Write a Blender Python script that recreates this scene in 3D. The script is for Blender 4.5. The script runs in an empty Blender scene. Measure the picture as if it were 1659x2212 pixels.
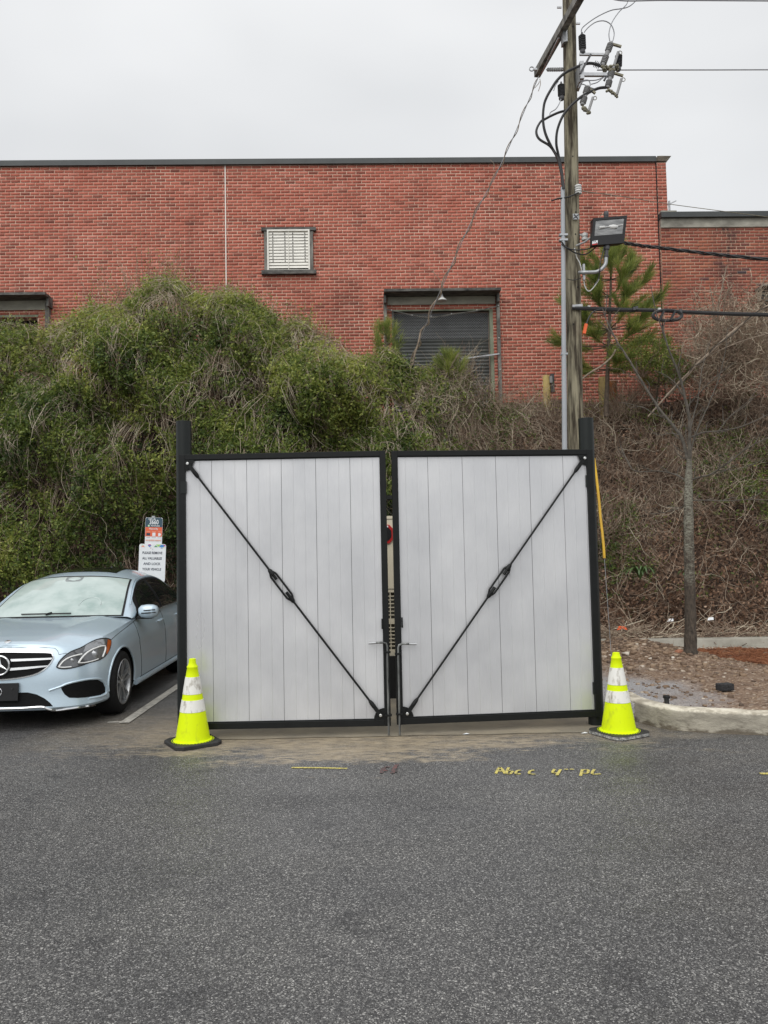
import bpy, bmesh, math, random
import numpy as np
from mathutils import Vector, Matrix
from mathutils.bvhtree import BVHTree
from mathutils.geometry import delaunay_2d_cdt

random.seed(7)
RNG = np.random.default_rng(11)
SC = bpy.context.scene
COL = SC.collection
PI = math.pi

# ------------------------------------------------------------------ camera
EYE = 1.62
FOC, CX, CY = 1662.0, 829.5, 1106.0            # measured on a 1659 x 2212 view of the photograph
PITCH = math.atan((1195 - 1106) / 1662)
cam_d = bpy.data.cameras.new('camera')
cam = bpy.data.objects.new('camera', cam_d)
COL.objects.link(cam)
cam_d.sensor_fit = 'VERTICAL'
cam_d.sensor_height = 36.0
cam_d.lens = FOC / 2212 * 36.0
cam_d.clip_start = 0.05
cam_d.clip_end = 1000
cam.matrix_world = Matrix.Translation((0, 0, EYE)) @ Matrix.Rotation(PI / 2 + PITCH, 4, 'X') @ Matrix.Rotation(-0.02, 4, 'Z')
SC.camera = cam

# ------------------------------------------------------------------ world, sun, exposure
world = bpy.data.worlds.new('World')
SC.world = world
world.use_nodes = True
wn, wl = world.node_tree.nodes, world.node_tree.links
wn.clear()
SUN_EL, SUN_AZ = math.radians(52), math.radians(200)
wo = wn.new('ShaderNodeOutputWorld')
bg = wn.new('ShaderNodeBackground')
sky = wn.new('ShaderNodeTexSky')
sky.sky_type = 'NISHITA'
sky.sun_disc = False
sky.sun_elevation = SUN_EL
sky.sun_rotation = SUN_AZ
tc = wn.new('ShaderNodeTexCoord')
mp = wn.new('ShaderNodeMapping')
mp.inputs['Scale'].default_value = (1.0, 1.0, 2.2)
nz = wn.new('ShaderNodeTexNoise')
nz.inputs['Scale'].default_value = 2.1
nz.inputs['Detail'].default_value = 3.0
nz.inputs['Roughness'].default_value = 0.45
rmp = wn.new('ShaderNodeValToRGB')
rmp.color_ramp.elements[0].position = 0.28
rmp.color_ramp.elements[0].color = (5.4, 5.5, 5.6, 1)
rmp.color_ramp.elements[1].position = 0.72
rmp.color_ramp.elements[1].color = (7.0, 7.05, 7.1, 1)
mx = wn.new('ShaderNodeMix')
mx.data_type = 'RGBA'
mx.inputs['Factor'].default_value = 0.95
wl.new(tc.outputs['Generated'], mp.inputs['Vector'])
wl.new(mp.outputs['Vector'], nz.inputs['Vector'])
wl.new(nz.outputs['Fac'], rmp.inputs['Fac'])
wl.new(sky.outputs['Color'], mx.inputs['A'])
wl.new(rmp.outputs['Color'], mx.inputs['B'])
wl.new(mx.outputs['Result'], bg.inputs['Color'])
bg.inputs['Strength'].default_value = 0.1
wl.new(bg.outputs['Background'], wo.inputs['Surface'])

sun_d = bpy.data.lights.new('sun', 'SUN')
sun_d.energy = 1.5
sun_d.angle = math.radians(70)
sun_d.color = (1.0, 0.985, 0.96)
sun = bpy.data.objects.new('sun', sun_d)
COL.objects.link(sun)
sdir = Vector((math.sin(SUN_AZ) * math.cos(SUN_EL), math.cos(SUN_AZ) * math.cos(SUN_EL), math.sin(SUN_EL)))
sun.rotation_euler = (-sdir).to_track_quat('-Z', 'Y').to_euler()
sun.location = sdir * 40
vs = SC.view_settings
vs.view_transform = 'Standard'
vs.look = 'None'
vs.gamma = 1
vs.use_curve_mapping = False
vs.exposure = 0.45

# ------------------------------------------------------------------ measuring helpers
RC = cam.matrix_world.to_3x3()
def ray(x, y):
    return RC @ Vector(((x - CX) / FOC, -(y - CY) / FOC, -1))
def P(x, y, Y):                                   # point seen at (x, y) that stands Y metres away
    v = ray(x, y)
    return Vector((0, 0, EYE)) + v * (Y / v.y)
def G(x, y, z=0.0):                               # point of the ground seen at (x, y)
    v = ray(x, y)
    return Vector((0, 0, EYE)) + v * ((z - EYE) / v.z)

# ------------------------------------------------------------------ materials
def _nt(name):
    m = bpy.data.materials.new(name)
    m.use_nodes = True
    nt = m.node_tree
    b = nt.nodes['Principled BSDF']
    return m, nt, b
def nd(nt, t, **kw):
    n = nt.nodes.new(t)
    for k, v in kw.items():
        if k in n.inputs:
            n.inputs[k].default_value = v
        else:
            setattr(n, k, v)
    return n
def ramp(nt, src, stops):
    r = nd(nt, 'ShaderNodeValToRGB')
    e = r.color_ramp.elements
    while len(e) > 1:
        e.remove(e[-1])
    e[0].position, e[0].color = stops[0][0], tuple(stops[0][1]) + (1,)
    for p, c in stops[1:]:
        k = e.new(p)
        k.color = tuple(c) + (1,)
    nt.links.new(src, r.inputs['Fac'])
    return r.outputs['Color']
def mixc(nt, f, a, b, blend='MIX'):
    n = nd(nt, 'ShaderNodeMix', data_type='RGBA', blend_type=blend)
    for v, s in ((f, 'Factor'), (a, 'A'), (b, 'B')):
        if hasattr(v, 'links') or hasattr(v, 'is_linked'):
            nt.links.new(v, n.inputs[s])
        elif isinstance(v, (int, float)):
            n.inputs[s].default_value = v
        else:
            n.inputs[s].default_value = tuple(v) + (1,)
    return n.outputs['Result']
def mth(nt, op, a, b=None, c=None, clamp=False):
    n = nd(nt, 'ShaderNodeMath', operation=op, use_clamp=clamp)
    for i, v in enumerate((a, b, c)):
        if v is None:
            continue
        if isinstance(v, (int, float)):
            n.inputs[i].default_value = v
        else:
            nt.links.new(v, n.inputs[i])
    return n.outputs[0]
def noise(nt, vec, scale, detail=3, rough=0.55, stretch=None):
    if stretch:
        mpn = nd(nt, 'ShaderNodeMapping')
        mpn.inputs['Scale'].default_value = stretch
        nt.links.new(vec, mpn.inputs['Vector'])
        vec = mpn.outputs['Vector']
    n = nd(nt, 'ShaderNodeTexNoise', Scale=scale, Detail=detail, Roughness=rough)
    nt.links.new(vec, n.inputs['Vector'])
    return n.outputs['Fac']
def pos(nt):
    return nd(nt, 'ShaderNodeNewGeometry').outputs['Position']
def objc(nt):
    return nd(nt, 'ShaderNodeTexCoord').outputs['Object']
def bump(nt, b, h, strength=0.3, dist=0.01):
    n = nd(nt, 'ShaderNodeBump', Strength=strength, Distance=dist)
    nt.links.new(h, n.inputs['Height'])
    nt.links.new(n.outputs['Normal'], b.inputs['Normal'])
def mat(name, col, rough=0.6, metal=0.0, var=0.2, scale=6.0, col2=None, stretch=None, bmp=0.0, bscale=60, coat=0.0, spec=0.5, bdist=0.004, rvar=0.0, lo=0.3, hi=0.7):
    m, nt, b = _nt(name)
    p = pos(nt)
    f = noise(nt, p, scale, 4, 0.6, stretch)
    c2 = col2 if col2 else tuple(c * (1 - var) for c in col)
    c1 = col if col2 else tuple(min(1, c * (1 + var)) for c in col)
    c = ramp(nt, f, [(lo, c2), (hi, c1)])
    nt.links.new(c, b.inputs['Base Color'])
    b.inputs['Roughness'].default_value = rough
    if rvar:
        r = mth(nt, 'MULTIPLY_ADD', f, rvar, rough - rvar / 2)
        nt.links.new(r, b.inputs['Roughness'])
    b.inputs['Metallic'].default_value = metal
    b.inputs['Coat Weight'].default_value = coat
    b.inputs['Coat Roughness'].default_value = 0.04
    b.inputs['Specular IOR Level'].default_value = spec
    if bmp:
        bump(nt, b, noise(nt, p, bscale, 3, 0.6, stretch), bmp, bdist)
    return m

def tone_mat(name, stops, rough=0.6, nscale=3.0, namt=0.25, trans=0.0, bmp=0.0, bscale=90):
    m, nt, b = _nt(name)
    a = nd(nt, 'ShaderNodeAttribute', attribute_name='tone')
    p = pos(nt)
    f = noise(nt, p, nscale, 3)
    t = mth(nt, 'ADD', a.outputs['Fac'], mth(nt, 'MULTIPLY', mth(nt, 'SUBTRACT', f, 0.5), namt))
    c = ramp(nt, t, stops)
    nt.links.new(c, b.inputs['Base Color'])
    b.inputs['Roughness'].default_value = rough
    if bmp:
        bump(nt, b, noise(nt, p, bscale, 3), bmp, 0.004)
    if trans:
        tr = nd(nt, 'ShaderNodeBsdfTranslucent')
        nt.links.new(c, tr.inputs['Color'])
        ms = nd(nt, 'ShaderNodeMixShader', Fac=trans)
        nt.links.new(b.outputs[0], ms.inputs[1])
        nt.links.new(tr.outputs[0], ms.inputs[2])
        nt.links.new(ms.outputs[0], nt.nodes['Material Output'].inputs['Surface'])
    return m

def make_asphalt():
    m, nt, b = _nt('asphalt')
    p = pos(nt)
    # aggregate: two sizes of stone, each cell its own grey
    def stones(scale, lo, hi):
        v = nd(nt, 'ShaderNodeTexVoronoi', Scale=scale)
        nt.links.new(p, v.inputs['Vector'])
        sep = nd(nt, 'ShaderNodeSeparateColor')
        nt.links.new(v.outputs['Color'], sep.inputs[0])
        return v.outputs['Distance'], ramp(nt, sep.outputs[0], [(0.0, (0.024, 0.0235, 0.024)), (lo, (0.050, 0.049, 0.050)), (hi, (0.135, 0.133, 0.130)), (0.97, (0.28, 0.276, 0.265)), (1.0, (0.48, 0.47, 0.45))])
    d1, c1 = stones(215, 0.55, 0.86)
    d2, c2 = stones(140, 0.66, 0.92)
    base = mixc(nt, 0.82, c1, c2, 'LIGHTEN')
    big = noise(nt, p, 0.7, 4, 0.6, (1, 1.6, 1))
    base = mixc(nt, 1.0, base, ramp(nt, big, [(0.3, (0.80, 0.80, 0.81)), (0.7, (1.14, 1.13, 1.10))]), 'MULTIPLY')
    st_ = noise(nt, p, 1.9, 5, 0.7, (1, 1.3, 1))
    base = mixc(nt, 1.0, base, ramp(nt, st_, [(0.30, (0.55, 0.55, 0.57)), (0.42, (1, 1, 1)), (0.62, (1, 1, 1)), (0.75, (1.18, 1.17, 1.15))]), 'MULTIPLY')
    sx = nd(nt, 'ShaderNodeSeparateXYZ')
    nt.links.new(p, sx.inputs[0])
    # tan silt washed out in front of the gate: thick near the pad, thinning to streaks
    n1 = noise(nt, p, 1.5, 5, 0.65, (0.7, 2.2, 1))
    n2 = noise(nt, p, 14, 4, 0.7, (0.6, 2.0, 1))
    xw = mth(nt, 'SUBTRACT', 1.0, mth(nt, 'POWER', mth(nt, 'ABSOLUTE', mth(nt, 'DIVIDE', mth(nt, 'ADD', sx.outputs[0], 0.15), 3.25)), 2.0), clamp=True)
    edge = mth(nt, 'ADD', mth(nt, 'SUBTRACT', sx.outputs[1], mth(nt, 'MULTIPLY_ADD', mth(nt, 'POWER', 2.718, mth(nt, 'MULTIPLY', mth(nt, 'POWER', mth(nt, 'ADD', sx.outputs[0], 0.35), 2.0), -0.8)), -0.5, 6.62)), mth(nt, 'MULTIPLY', mth(nt, 'SUBTRACT', n1, 0.5), 2.2))
    edge = mth(nt, 'ADD', edge, mth(nt, 'MULTIPLY', mth(nt, 'SUBTRACT', n2, 0.5), 1.6))
    mask = mth(nt, 'MULTIPLY', mth(nt, 'MULTIPLY_ADD', edge, 2.6, 0.5, clamp=True), xw)
    left = mth(nt, 'MULTIPLY', mth(nt, 'SUBTRACT', 8.6, sx.outputs[1]), 0.8, clamp=True)
    mask = mth(nt, 'MULTIPLY', mask, left)
    n3 = noise(nt, p, 4.5, 5, 0.7, (0.7, 1.6, 1))
    mask = mth(nt, 'MULTIPLY', mask, mth(nt, 'MULTIPLY_ADD', ramp_val(nt, n3, 0.36, 0.56), 0.55, 0.45))
    silt = ramp(nt, n2, [(0.3, (0.17, 0.143, 0.108)), (0.5, (0.35, 0.285, 0.195)), (0.7, (0.48, 0.405, 0.295))])
    col = mixc(nt, mth(nt, 'MULTIPLY', mask, 0.9), base, silt)
    nt.links.new(col, b.inputs['Base Color'])
    # damp patches are smoother
    wet = ramp(nt, noise(nt, p, 0.9, 3, 0.6, (1, 2.0, 1)), [(0.35, (0.36,) * 3), (0.62, (0.62,) * 3)])
    nt.links.new(wet, b.inputs['Roughness'])
    h = mth(nt, 'ADD', mth(nt, 'MULTIPLY', d1, -1.0), mth(nt, 'MULTIPLY', d2, -0.8))
    bump(nt, b, h, 0.45, 0.006)
    return m

def make_brick(name, stops, stain=False):
    m, nt, b = _nt(name)
    a = nd(nt, 'ShaderNodeAttribute', attribute_name='tone')
    p = pos(nt)
    t = mth(nt, 'ADD', a.outputs['Fac'], mth(nt, 'MULTIPLY', mth(nt, 'SUBTRACT', noise(nt, p, 0.9, 4), 0.5), 0.55))
    c = ramp(nt, t, stops)
    c = mixc(nt, 1.0, c, ramp(nt, noise(nt, p, 45, 3), [(0.3, (0.86, 0.86, 0.86)), (0.7, (1.1, 1.1, 1.1))]), 'MULTIPLY')
    c = mixc(nt, 1.0, c, ramp(nt, noise(nt, p, 1.5, 4, 0.6, (1, 1, 0.3)), [(0.32, (0.70, 0.68, 0.68)), (0.46, (1, 1, 1)), (0.7, (1.05, 1.04, 1.03))]), 'MULTIPLY')
    if stain:
        sx = nd(nt, 'ShaderNodeSeparateXYZ')
        nt.links.new(p, sx.inputs[0])
        d = mth(nt, 'ABSOLUTE', mth(nt, 'SUBTRACT', sx.outputs[0], mth(nt, 'ADD', 7.72, mth(nt, 'MULTIPLY', noise(nt, p, 1.2, 3), 0.3))))
        k = mth(nt, 'SUBTRACT', 1.0, mth(nt, 'DIVIDE', d, 0.45), clamp=True)
        k = mth(nt, 'MULTIPLY', k, ramp_val(nt, noise(nt, p, 5, 4, 0.7, (2.0, 2.0, 0.5)), 0.35, 0.6))
        c = mixc(nt, mth(nt, 'MULTIPLY', k, 0.85), c, (0.03, 0.026, 0.025))
    nt.links.new(c, b.inputs['Base Color'])
    b.inputs['Roughness'].default_value = 0.85
    bump(nt, b, noise(nt, p, 70, 3), 0.4, 0.004)
    return m
def ramp_val(nt, src, lo, hi):
    return mth(nt, 'MULTIPLY', mth(nt, 'SUBTRACT', src, lo), 1.0 / (hi - lo), clamp=True)

M = {}
M['asphalt'] = make_asphalt()
M['concrete'] = mat('concrete', (0.36, 0.34, 0.29), 0.75, 0, 0, 3.5, (0.17, 0.155, 0.125), None, 0.35, 40)
M['pad'] = mat('silty_concrete', (0.33, 0.285, 0.21), 0.5, 0, 0, 3.2, (0.20, 0.18, 0.145), None, 0.25, 30)
M['kerb_white'] = None
def make_kerb():
    m, nt, b = _nt('worn_kerb')
    p = pos(nt)
    sx = nd(nt, 'ShaderNodeSeparateXYZ')
    nt.links.new(p, sx.inputs[0])
    n1 = noise(nt, p, 6, 5, 0.65, (1, 1, 2.2)); n2 = noise(nt, p, 28, 4, 0.65, (1, 1, 2))
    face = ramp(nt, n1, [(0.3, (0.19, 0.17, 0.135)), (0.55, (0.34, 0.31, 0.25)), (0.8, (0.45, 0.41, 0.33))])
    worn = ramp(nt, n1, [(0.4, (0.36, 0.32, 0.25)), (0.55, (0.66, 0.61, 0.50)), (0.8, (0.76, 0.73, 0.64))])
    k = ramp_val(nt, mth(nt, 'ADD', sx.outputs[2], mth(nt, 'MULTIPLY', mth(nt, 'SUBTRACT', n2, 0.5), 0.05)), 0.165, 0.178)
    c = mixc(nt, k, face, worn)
    silt = mth(nt, 'SUBTRACT', 1.0, ramp_val(nt, mth(nt, 'ADD', sx.outputs[2], mth(nt, 'MULTIPLY', mth(nt, 'SUBTRACT', n1, 0.5), 0.22)), 0.02, 0.045), clamp=True)
    c = mixc(nt, mth(nt, 'MULTIPLY', silt, 0.85), c, (0.115, 0.092, 0.065))
    nt.links.new(c, b.inputs['Base Color'])
    b.inputs['Roughness'].default_value = 0.8
    bump(nt, b, mth(nt, 'ADD', n1, n2), 0.6, 0.012)
    return m
M['brick'] = make_brick('red_brick', [(0.0, (0.21, 0.066, 0.046)), (0.45, (0.405, 0.112, 0.074)), (0.8, (0.47, 0.142, 0.096)), (1.0, (0.53, 0.19, 0.14))])
M['brick2'] = make_brick('dark_brick', [(0.0, (0.07, 0.045, 0.05)), (0.18, (0.20, 0.062, 0.045)), (0.55, (0.31, 0.092, 0.058)), (1.0, (0.40, 0.14, 0.08))], True)
M['mortar'] = mat('mortar', (0.82, 0.63, 0.49), 0.9, 0, 0, 1.3, (0.44, 0.25, 0.18))
M['mortar2'] = mat('dirty_mortar', (0.60, 0.45, 0.33), 0.9, 0, 0, 1.6, (0.26, 0.15, 0.11))
M['coping'] = mat('dark_metal_coping', (0.055, 0.06, 0.06), 0.5, 0.2, 0.15, 3)
M['stone'] = mat('stained_stone', (0.46, 0.44, 0.37), 0.85, 0, 0, 3, (0.20, 0.19, 0.16), (1, 1, 2), 0.3, 30)
M['oldwood'] = mat('weathered_wood', (0.30, 0.29, 0.26), 0.85, 0, 0, 9, (0.055, 0.052, 0.048), (1, 1, 0.35), 0.6, 40)
M['darkwood'] = mat('rotten_wood', (0.17, 0.165, 0.15), 0.85, 0, 0, 9, (0.025, 0.024, 0.023), (0.5, 1, 1), 0.6, 40)
M['beige'] = mat('old_beige_paint', (0.44, 0.42, 0.35), 0.75, 0, 0, 4, (0.24, 0.23, 0.19), (0.5, 1, 1))
M['louvre'] = mat('aged_white_louvre', (0.78, 0.755, 0.69), 0.6, 0, 0.08, 5)
M['shutter'] = mat('grey_steel_shutter', (0.085, 0.09, 0.085), 0.55, 0.2, 0.25, 2.5)
M['black'] = mat('black_rubber', (0.016, 0.016, 0.017), 0.65, 0, 0.3, 6)
M['void'] = mat('dark_interior', (0.01, 0.01, 0.01), 0.9, 0, 0.2, 6)
M['greentrim'] = mat('green_grey_trim', (0.22, 0.24, 0.17), 0.8, 0, 0.3, 4, None, (1, 1, 0.4))
M['pole'] = mat('weathered_pole', (0.30, 0.27, 0.19), 0.9, 0, 0, 16, (0.05, 0.040, 0.028), (1, 1, 0.10), 0.9, 55, 0, 0.3, 0.012, 0, .40, .62)
M['conduit'] = mat('grey_plastic_conduit', (0.36, 0.38, 0.40), 0.5, 0, 0.05, 3)
M['galv'] = mat('galvanised_steel', (0.38, 0.39, 0.40), 0.45, 0.6, 0.15, 12)
M['cable'] = mat('black_cable', (0.02, 0.02, 0.021), 0.5, 0, 0.2, 8)
M['wire'] = mat('grey_wire', (0.28, 0.285, 0.30), 0.5, 0.3, 0.15, 8)
M['polymer'] = mat('grey_polymer', (0.30, 0.30, 0.30), 0.55, 0, 0.08, 9)
M['darkpoly'] = mat('dark_polymer', (0.065, 0.066, 0.07), 0.55, 0, 0.1, 9)
M['porcelain'] = mat('white_porcelain', (0.62, 0.62, 0.60), 0.25, 0, 0.06, 9)
M['bronze'] = mat('bronze_clamp', (0.20, 0.185, 0.13), 0.55, 0.4, 0.35, 25)
M['gateblack'] = mat('black_powder_coat', (0.010, 0.011, 0.011), 0.45, 0.0, 0.15, 12, None, None, 0.08, 400, 0, 0.22)
M['postblack'] = mat('dark_green_black_steel', (0.013, 0.016, 0.015), 0.40, 0.0, 0.1, 6, None, None, 0.06, 300, 0, 0.28)
M['steel'] = mat('bright_bolt', (0.65, 0.65, 0.63), 0.3, 0.8, 0.05, 30)
M['scuffed'] = mat('scuffed_black_steel', (0.30, 0.31, 0.30), 0.45, 0.4, 0, 30, (0.015, 0.016, 0.016), (1, 1, 0.15))
M['yellow'] = mat('fluorescent_lime', (0.70, 0.86, 0.0), 0.6, 0, 0, 13, (0.48, 0.57, 0.02), (1, 1, 0.5), 0, 60, 0, 0.25, .004, 0, .22, .46)
M['yellow'].node_tree.nodes['Principled BSDF'].inputs['Subsurface Weight'].default_value = 0.0
M['conewhite'] = mat('grubby_reflective_white', (0.78, 0.77, 0.72), 0.45, 0, 0, 22, (0.30, 0.27, 0.21), (1, 1, 0.4), 0, 60, 0, .5, .004, 0, .30, .48)
M['conebase'] = mat('black_rubber_base', (0.022, 0.022, 0.022), 0.6, 0, 0.3, 20, None, None, 0.4, 60)
M['chip'] = mat('chipped_white_paint', (0.55, 0.55, 0.52), 0.6, 0, 0, 55, (0.02, 0.02, 0.02))
M['soil'] = None
M['gen'] = mat('cream_cabinet_paint', (0.66, 0.60, 0.46), 0.45, 0, 0.05, 3)
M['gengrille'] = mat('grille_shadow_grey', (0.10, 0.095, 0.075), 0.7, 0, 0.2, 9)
M['red'] = mat('red_badge', (0.42, 0.02, 0.02), 0.35, 0, 0.1, 9)
M['orange'] = mat('orange_plastic', (0.75, 0.12, 0.03), 0.5, 0, 0.1, 9)
M['guard'] = mat('yellow_guy_guard', (0.70, 0.43, 0.02), 0.5, 0, 0, 12, (0.45, 0.25, 0.02), (1, 1, 0.3))
M['bollard'] = mat('peeling_yellow_paint', (0.58, 0.46, 0.16), 0.8, 0, 0, 9, (0.33, 0.22, 0.10), (1, 1, 0.5))
M['rust'] = mat('rusty_orange_steel', (0.42, 0.17, 0.06), 0.85, 0, 0, 9, (0.20, 0.08, 0.04))
M['signblue'] = mat('slate_blue_print', (0.035, 0.075, 0.105), 0.45, 0, 0.05, 9)
M['signorange'] = mat('orange_print', (0.70, 0.13, 0.055), 0.45, 0, 0.05, 9)
M['signwhite'] = mat('white_sign_sheet', (0.74, 0.76, 0.77), 0.45, 0, 0.03, 9)
M['ink'] = mat('dark_ink', (0.035, 0.045, 0.07), 0.5, 0, 0.1, 9)
for n_, c_ in (('magenta', (0.42, 0.03, 0.20)), ('blue', (0.06, 0.24, 0.55)), ('green', (0.08, 0.30, 0.13)), ('lime', (0.35, 0.62, 0.14)), ('mint', (0.45, 0.72, 0.45)), ('pale', (0.72, 0.70, 0.42)), ('salmon', (0.78, 0.33, 0.22))):
    M['print_' + n_] = mat('print_' + n_, c_, 0.5, 0, 0.03, 9)
M['line'] = mat('worn_white_line', (0.55, 0.53, 0.47), 0.7, 0, 0, 18, (0.22, 0.21, 0.19))
M['ypaint'] = mat('faded_yellow_paint', (0.62, 0.53, 0.14), 0.7, 0, 0, 75, (0.14, 0.13, 0.075), None, 0, 60, 0, .5, .004, 0, .36, .52)
M['rpaint'] = mat('faded_red_paint', (0.22, 0.085, 0.075), 0.7, 0, 0, 75, (0.06, 0.06, 0.06), None, 0, 60, 0, .5, .004, 0, .46, .62)
M['bark'] = mat('lichen_bark', (0.21, 0.20, 0.16), 0.9, 0, 0, 20, (0.06, 0.05, 0.04), (1, 1, 2.0), 0.9, 50, 0, 0.3, 0.015, 0, .36, .72)
def make_trunk():
    m, nt, b = _nt('lichen_bark')
    p = pos(nt)
    sx = nd(nt, 'ShaderNodeSeparateXYZ')
    nt.links.new(p, sx.inputs[0])
    n1 = noise(nt, p, 22, 4, 0.65, (1, 1, 1.8)); n2 = noise(nt, p, 4.0, 3, 0.6)
    dark = ramp(nt, noise(nt, p, 45, 3, 0.6, (1.4, 1.4, 0.35)), [(0.3, (0.03, 0.025, 0.02)), (0.7, (0.105, 0.082, 0.062))])
    k = mth(nt, 'ADD', mth(nt, 'MULTIPLY', mth(nt, 'SUBTRACT', sx.outputs[2], 1.25), 0.35), mth(nt, 'ADD', mth(nt, 'SUBTRACT', n1, 0.5), mth(nt, 'SUBTRACT', n2, 0.5)))
    k = ramp_val(nt, k, -0.02, 0.26)
    k = mth(nt, 'MULTIPLY', k, mth(nt, 'MULTIPLY', mth(nt, 'SUBTRACT', 3.05, sx.outputs[2]), 1.6, clamp=True))
    k = mth(nt, 'MULTIPLY', k, ramp_val(nt, noise(nt, p, 30, 4, 0.7, (1, 1, 2.5)), 0.38, 0.56))
    c = mixc(nt, mth(nt, 'MULTIPLY', k, 0.9), dark, (0.27, 0.265, 0.21))
    nt.links.new(c, b.inputs['Base Color'])
    b.inputs['Roughness'].default_value = 0.9
    bump(nt, b, n1, 0.9, 0.015)
    return m
M['bark'] = make_trunk()
M['barkdark'] = mat('dark_branch_bark', (0.10, 0.088, 0.072), 0.9, 0, 0.45, 20)
M['pinebark'] = mat('pine_bark', (0.10, 0.075, 0.055), 0.9, 0, 0.35, 20)
M['deadwood'] = mat('dead_vine_wood', (0.36, 0.29, 0.22), 0.9, 0, 0, 12, (0.15, 0.115, 0.085))
M['leaf'] = tone_mat('privet_leaf', [(0.0, (0.016, 0.032, 0.012)), (0.3, (0.060, 0.100, 0.024)), (0.6, (0.17, 0.225, 0.045)), (1.0, (0.46, 0.48, 0.12))], 0.55, 0.9, 0.7, 0.38)
M['needle'] = tone_mat('pine_needle', [(0.0, (0.06, 0.10, 0.022)), (0.5, (0.17, 0.23, 0.05)), (1.0, (0.36, 0.40, 0.10))], 0.5, 2.0, 0.3, 0.35)
M['twig'] = tone_mat('bare_vine_stem', [(0.0, (0.07, 0.047, 0.034)), (0.4, (0.20, 0.135, 0.098)), (0.7, (0.36, 0.27, 0.195)), (1.0, (0.66, 0.59, 0.45))], 0.85, 1.2, 0.4)
M['dead'] = tone_mat('dead_leaf', [(0.0, (0.06, 0.035, 0.022)), (0.5, (0.20, 0.112, 0.066)), (0.85, (0.34, 0.215, 0.14)), (1.0, (0.58, 0.47, 0.36))], 0.8, 2.0, 0.3)
M['straw'] = tone_mat('red_pine_straw', [(0.0, (0.13, 0.045, 0.022)), (0.6, (0.30, 0.115, 0.05)), (1.0, (0.42, 0.22, 0.11))], 0.85, 2.0, 0.3)
M['pebble'] = tone_mat('pebble', [(0.0, (0.08, 0.056, 0.042)), (0.5, (0.22, 0.145, 0.092)), (0.8, (0.38, 0.285, 0.20)), (1.0, (0.70, 0.65, 0.57))], 0.8, 2.0, 0.2)

def make_soil():
    m, nt, b = _nt('gravelly_soil')
    p = pos(nt)
    n1 = noise(nt, p, 7, 5, 0.65)
    c = ramp(nt, n1, [(0.3, (0.11, 0.060, 0.036)), (0.5, (0.25, 0.155, 0.095)), (0.7, (0.39, 0.275, 0.18))])
    v = nd(nt, 'ShaderNodeTexVoronoi', Scale=42)
    nt.links.new(p, v.inputs['Vector'])
    sep = nd(nt, 'ShaderNodeSeparateColor')
    nt.links.new(v.outputs['Color'], sep.inputs[0])
    st = ramp(nt, sep.outputs[0], [(0.0, (0.05, 0.035, 0.025)), (0.6, (0.13, 0.09, 0.065)), (0.85, (0.26, 0.20, 0.15)), (1.0, (0.58, 0.53, 0.45))])
    c = mixc(nt, 0.5, c, st)
    sx = nd(nt, 'ShaderNodeSeparateXYZ')
    nt.links.new(p, sx.inputs[0])
    # grey stone dust spilled beside the gate post
    g = mth(nt, 'ADD', mth(nt, 'SUBTRACT', 3.25, sx.outputs[0]), mth(nt, 'MULTIPLY', mth(nt, 'SUBTRACT', noise(nt, p, 1.3, 4), 0.5), 2.0))
    g = mth(nt, 'MULTIPLY', mth(nt, 'MULTIPLY', g, 1.5, clamp=True), mth(nt, 'MULTIPLY', mth(nt, 'SUBTRACT', 9.6, sx.outputs[1]), 0.9, clamp=True))
    dust = ramp(nt, noise(nt, p, 60, 3, 0.7), [(0.3, (0.16, 0.16, 0.165)), (0.7, (0.50, 0.50, 0.51))])
    c = mixc(nt, mth(nt, 'MULTIPLY', g, 0.85), c, dust)
    nt.links.new(c, b.inputs['Base Color'])
    b.inputs['Roughness'].default_value = 0.8
    bump(nt, b, mth(nt, 'ADD', n1, v.outputs['Distance']), 0.6, 0.02)
    return m
M['soil'] = make_soil()
def make_slope():
    m, nt, b = _nt('leaf_littered_bank')
    p = pos(nt)
    v = nd(nt, 'ShaderNodeTexVoronoi', Scale=19)
    nt.links.new(p, v.inputs['Vector'])
    sep = nd(nt, 'ShaderNodeSeparateColor')
    nt.links.new(v.outputs['Color'], sep.inputs[0])
    c = ramp(nt, sep.outputs[0], [(0.0, (0.024, 0.015, 0.010)), (0.5, (0.085, 0.050, 0.034)), (0.85, (0.17, 0.108, 0.072)), (1.0, (0.30, 0.22, 0.16))])
    c = mixc(nt, 1.0, c, ramp(nt, noise(nt, p, 1.3, 4), [(0.3, (0.6, 0.6, 0.6)), (0.7, (1.15, 1.1, 1.05))]), 'MULTIPLY')
    nt.links.new(c, b.inputs['Base Color'])
    b.inputs['Roughness'].default_value = 0.9
    bump(nt, b, v.outputs['Distance'], 0.8, 0.03)
    return m
M['slope'] = make_slope()
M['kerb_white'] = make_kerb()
def make_plank():
    m, nt, b = _nt('pale_grey_composite_board')
    p = pos(nt)
    cl = noise(nt, p, 2.8, 3, 0.5, (1, 1, 0.7))
    c = ramp(nt, cl, [(0.3, (0.595, 0.60, 0.615)), (0.7, (0.69, 0.693, 0.702))])  # soft cloudy reflections painted into the board colour
    c = mixc(nt, 1.0, c, ramp(nt, noise(nt, p, 40, 3, 0.6, (6, 6, 0.25)), [(0.3, (0.96, 0.96, 0.96)), (0.7, (1.03, 1.03, 1.03))]), 'MULTIPLY')
    nt.links.new(c, b.inputs['Base Color'])
    b.inputs['Metallic'].default_value = 0.4
    r = mth(nt, 'MULTIPLY_ADD', cl, 0.3, 0.2)
    nt.links.new(r, b.inputs['Roughness'])
    bump(nt, b, noise(nt, p, 1.6, 2, 0.5, (1, 1, 0.5)), 0.15, 0.05)
    return m
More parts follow.
